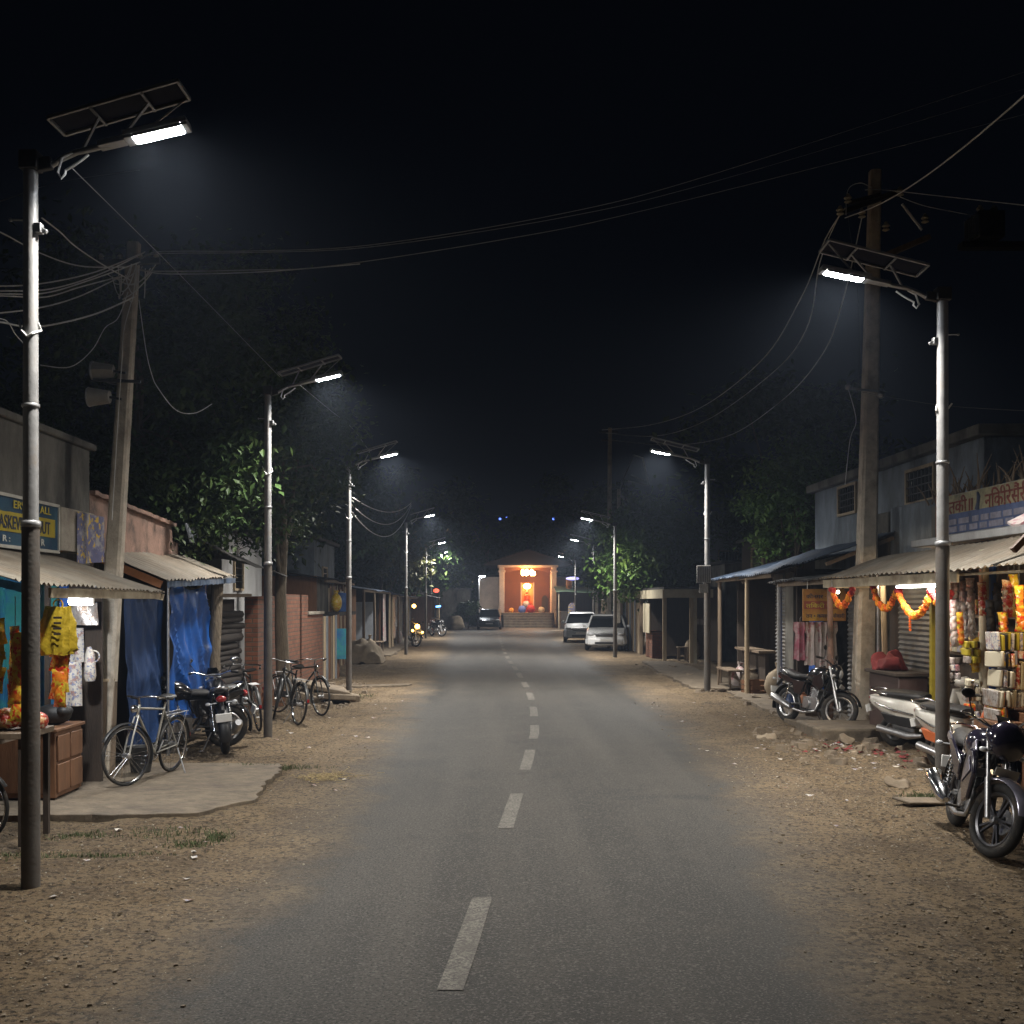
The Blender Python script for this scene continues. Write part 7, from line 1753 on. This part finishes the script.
def sack(x, y, s, mt, lb, z=0):
    t = thing("sack", (x, y, z), lb, "sack"); m = MB(); m.ball((x, y, z + .27 * s), (.22 * s, .19 * s, .30 * s), 18, 12)
    m.v = [(a + .05 * nz3(a * 5, b * 5, c * 4), b + .05 * nz3(b * 5, a * 5, c * 4), max(z, c + .03 * nz3(a * 8, b * 8))) for a, b, c in m.v]; m.build("sack_body", mt, t, smooth=60)
    m = MB(); m.tube([(x, y, z + .52 * s), (x + .02, y, z + .6 * s), (x + .03, y, z + .68 * s)], [.05, .035, .08], 9); m.build("tied_neck", mt, t, smooth=60)
def stool(x, y, lb, h=.45, L=.4, mt="wood_grey", name="stool"):
    t = thing(name, (x, y, 0), lb, name); m = MB(); m.box(x - .17, x + .17, y - L / 2, y + L / 2, h, h + .035); m.build("seat", mt, t, bevel=.005)
    for a in (-.13, .13):
        for b in (-L / 2 + .05, L / 2 - .05):
            m = MB(); m.bar((x + a, y + b, 0), (x + a * .9, y + b * .9, h), .035, .035); m.build("leg", mt, t)
def crate(x, y, s, mt, lb, z=0, rz=0):
    t = thing("crate", (x, y, z), lb, "crate"); c, q = math.cos(rz), math.sin(rz)
    for sx, sy, w_, d_ in ((0, -s, 2 * s, .02), (0, s, 2 * s, .02), (-s, 0, .02, 2 * s), (s, 0, .02, 2 * s)):
        for k in range(3):
            m = MB(); m.obox((x + sx * c - sy * q, y + sx * q + sy * c, z + .06 + .11 * k), (w_, d_, .085), (0, 0, rz)); m.build("slat", mt, t)
    m = MB(); m.obox((x, y, z + .02), (2 * s, 2 * s, .02), (0, 0, rz)); m.build("bottom", mt, t)
pot(5.75, 24.3, 1.2, "stone", "large grey pot before the tin shed's first post")
pot(5.65, 19.6, .9, "rust", "brown clay pot outside the clothes shop door")
sack(5.9, 22.6, 1.1, "sack", "full jute sack against the tin shed's shutter")
sack(5.75, 25.4, .9, "cloth_white", "pale sack under the tin shed's roof edge")
bucket(5.5, 20.4, "drum_blue", "blue bucket outside the clothes shop")
stool(5.45, 25.0, "long low bench under the tin shed's roof", L=1.4, name="bench")
crate(5.7, 23.6, .22, "wood_brown", "slatted crate below the tin shed's roof", rz=.3)
crate(5.6, 18.9, .18, "wood_grey", "slatted crate behind the middle motorcycle", rz=-.2)
stool(6.5, 37.2, "wooden stool inside the cream shelter")
sack(7.0, 38.0, 1.3, "sack", "jute sack inside the cream shelter")
pot(-4.25, 20.4, 1.0, "rust", "brown pot at the foot of the brick wall")
crate(-4.1, 20.9, .2, "wood_brown", "slatted crate at the foot of the brick wall", rz=.2)
sack(-4.35, 39.6, 1.2, "sack", "jute sack under the far blue roof on the left")
sack(-4.45, 52.6, 1.2, "cloth_white", "pale sack at the hanging cloth shack")
stool(-4.3, 42.4, "bench under the far blue roof on the left", L=1.2, name="bench")
bucket(-4.0, 12.6, "dark_metal", "dark bucket behind the silver bicycle", z=.06)
pot(-6.3, 9.6, .7, "steel", "steel pot on the kiosk counter", z=.82)
for i, (x, mt, lb) in enumerate(((-4.95, "lens_red", "jar of red sweets on the kiosk counter"), (-5.15, "sign_yellow", "jar of yellow sweets on the kiosk counter"), (-5.35, "cream", "jar of pale sweets on the kiosk counter"), (-5.55, "rust", "jar of brown sweets on the kiosk counter"))):
    t = thing("sweet_jar", (x, 9.6, .82), lb, "jar", "sweet jars on the kiosk counter"); m = MB(); m.lathe([(.07, 0), (.075, .02), (.075, .17), (.055, .2)], (x, 9.6, .82), n=14); m.build("glass_body", mt, t, smooth=40)
    m = MB(); m.lathe([(.055, 0), (.055, .03)], (x, 9.6, 1.02), n=14); m.build("lid", "rust", t, smooth=40)
# goods on the shelves of the garland shop
k = 0
for z in (1.34, 1.84):
    y = 9.3
    while y < 14.7:
        w_ = rnd.uniform(.10, .2); h_ = rnd.uniform(.14, .34); mt = rnd.choice(["yellow_pack", "orange_pack", "red_pack", "white_card", "silver_pack", "cream", "blue_card", "rust", "bag_black"])
        m = MB(); m.obox((6.2, y + w_ / 2, z + .002 + h_ / 2), (.16, w_ * .9, h_), (0, 0, rnd.uniform(-.1, .1)))
        tag(m.build("goods_packet", mt, bevel=.012), "small packet among many on the garland shop shelves", "packet", "packets on the garland shop shelves"); y += w_ + .01
# a few extra hanging strips that crowd the shop front
for px, py, Y, n, w_, mt, lb in ((982, 582, 12.9, 4, .10, "red_pack", "short red strip directly at the blue post"), (990, 600, 12.6, 5, .11, "bag_black", "dark strip right beside the blue post"), (1003, 612, 12.2, 3, .12, "orange_pack", "orange strip low above the goods rows"), (1014, 574, 12.3, 5, .12, "yellow_pack", "yellow strip high near the right picture edge"), (953, 600, 13.3, 6, .09, "cloth_white", "pale strip just right of the tall lamp post"), (960, 612, 13.1, 4, .09, "orange_pack", "small orange strip between silver sachets")):
    c = P(px, py, Y); strip(c.x, c.y, c.z, n, w_, .14, mt, lb, .085, grp="packet strips hanging in the garland shop")
t = thing("bulb", (5.75, 12.2, 2.2), "added warm bulb out of view over the right goods rows", "bulb")  # bulb added out of view to brighten the goods rows
m = MB(); m.ball((5.75, 11.6, 2.28), .03, 10, 8); m.build("bulb_glass", "bulb_warm", t, smooth=True)
m = MB(); m.tube([(5.75, 11.6, 2.30), (5.75, 11.6, 2.5)], .006, 6); m.build("flex", "wire_dark", t)
lampl("bulb_light", t, (5.72, 11.5, 2.2), 26, (1, .76, .48), .04)
# ---------------------------------------------------------------- night air
hz = MB(); hz.box(-60, 60, -6, 175, -1, 16)
hm = bpy.data.materials.new("night_air"); hm.use_nodes = True
hn = hm.node_tree; hn.nodes.clear()
pv = hn.nodes.new("ShaderNodeVolumePrincipled"); mo = hn.nodes.new("ShaderNodeOutputMaterial")
pv.inputs["Color"].default_value = (.60, .74, 1.0, 1); pv.inputs["Density"].default_value = HAZE
pv.inputs["Anisotropy"].default_value = .0
hn.links.new(pv.outputs[0], mo.inputs["Volume"])
ho = hz.build("haze", hm); tag(ho, kind="stuff")
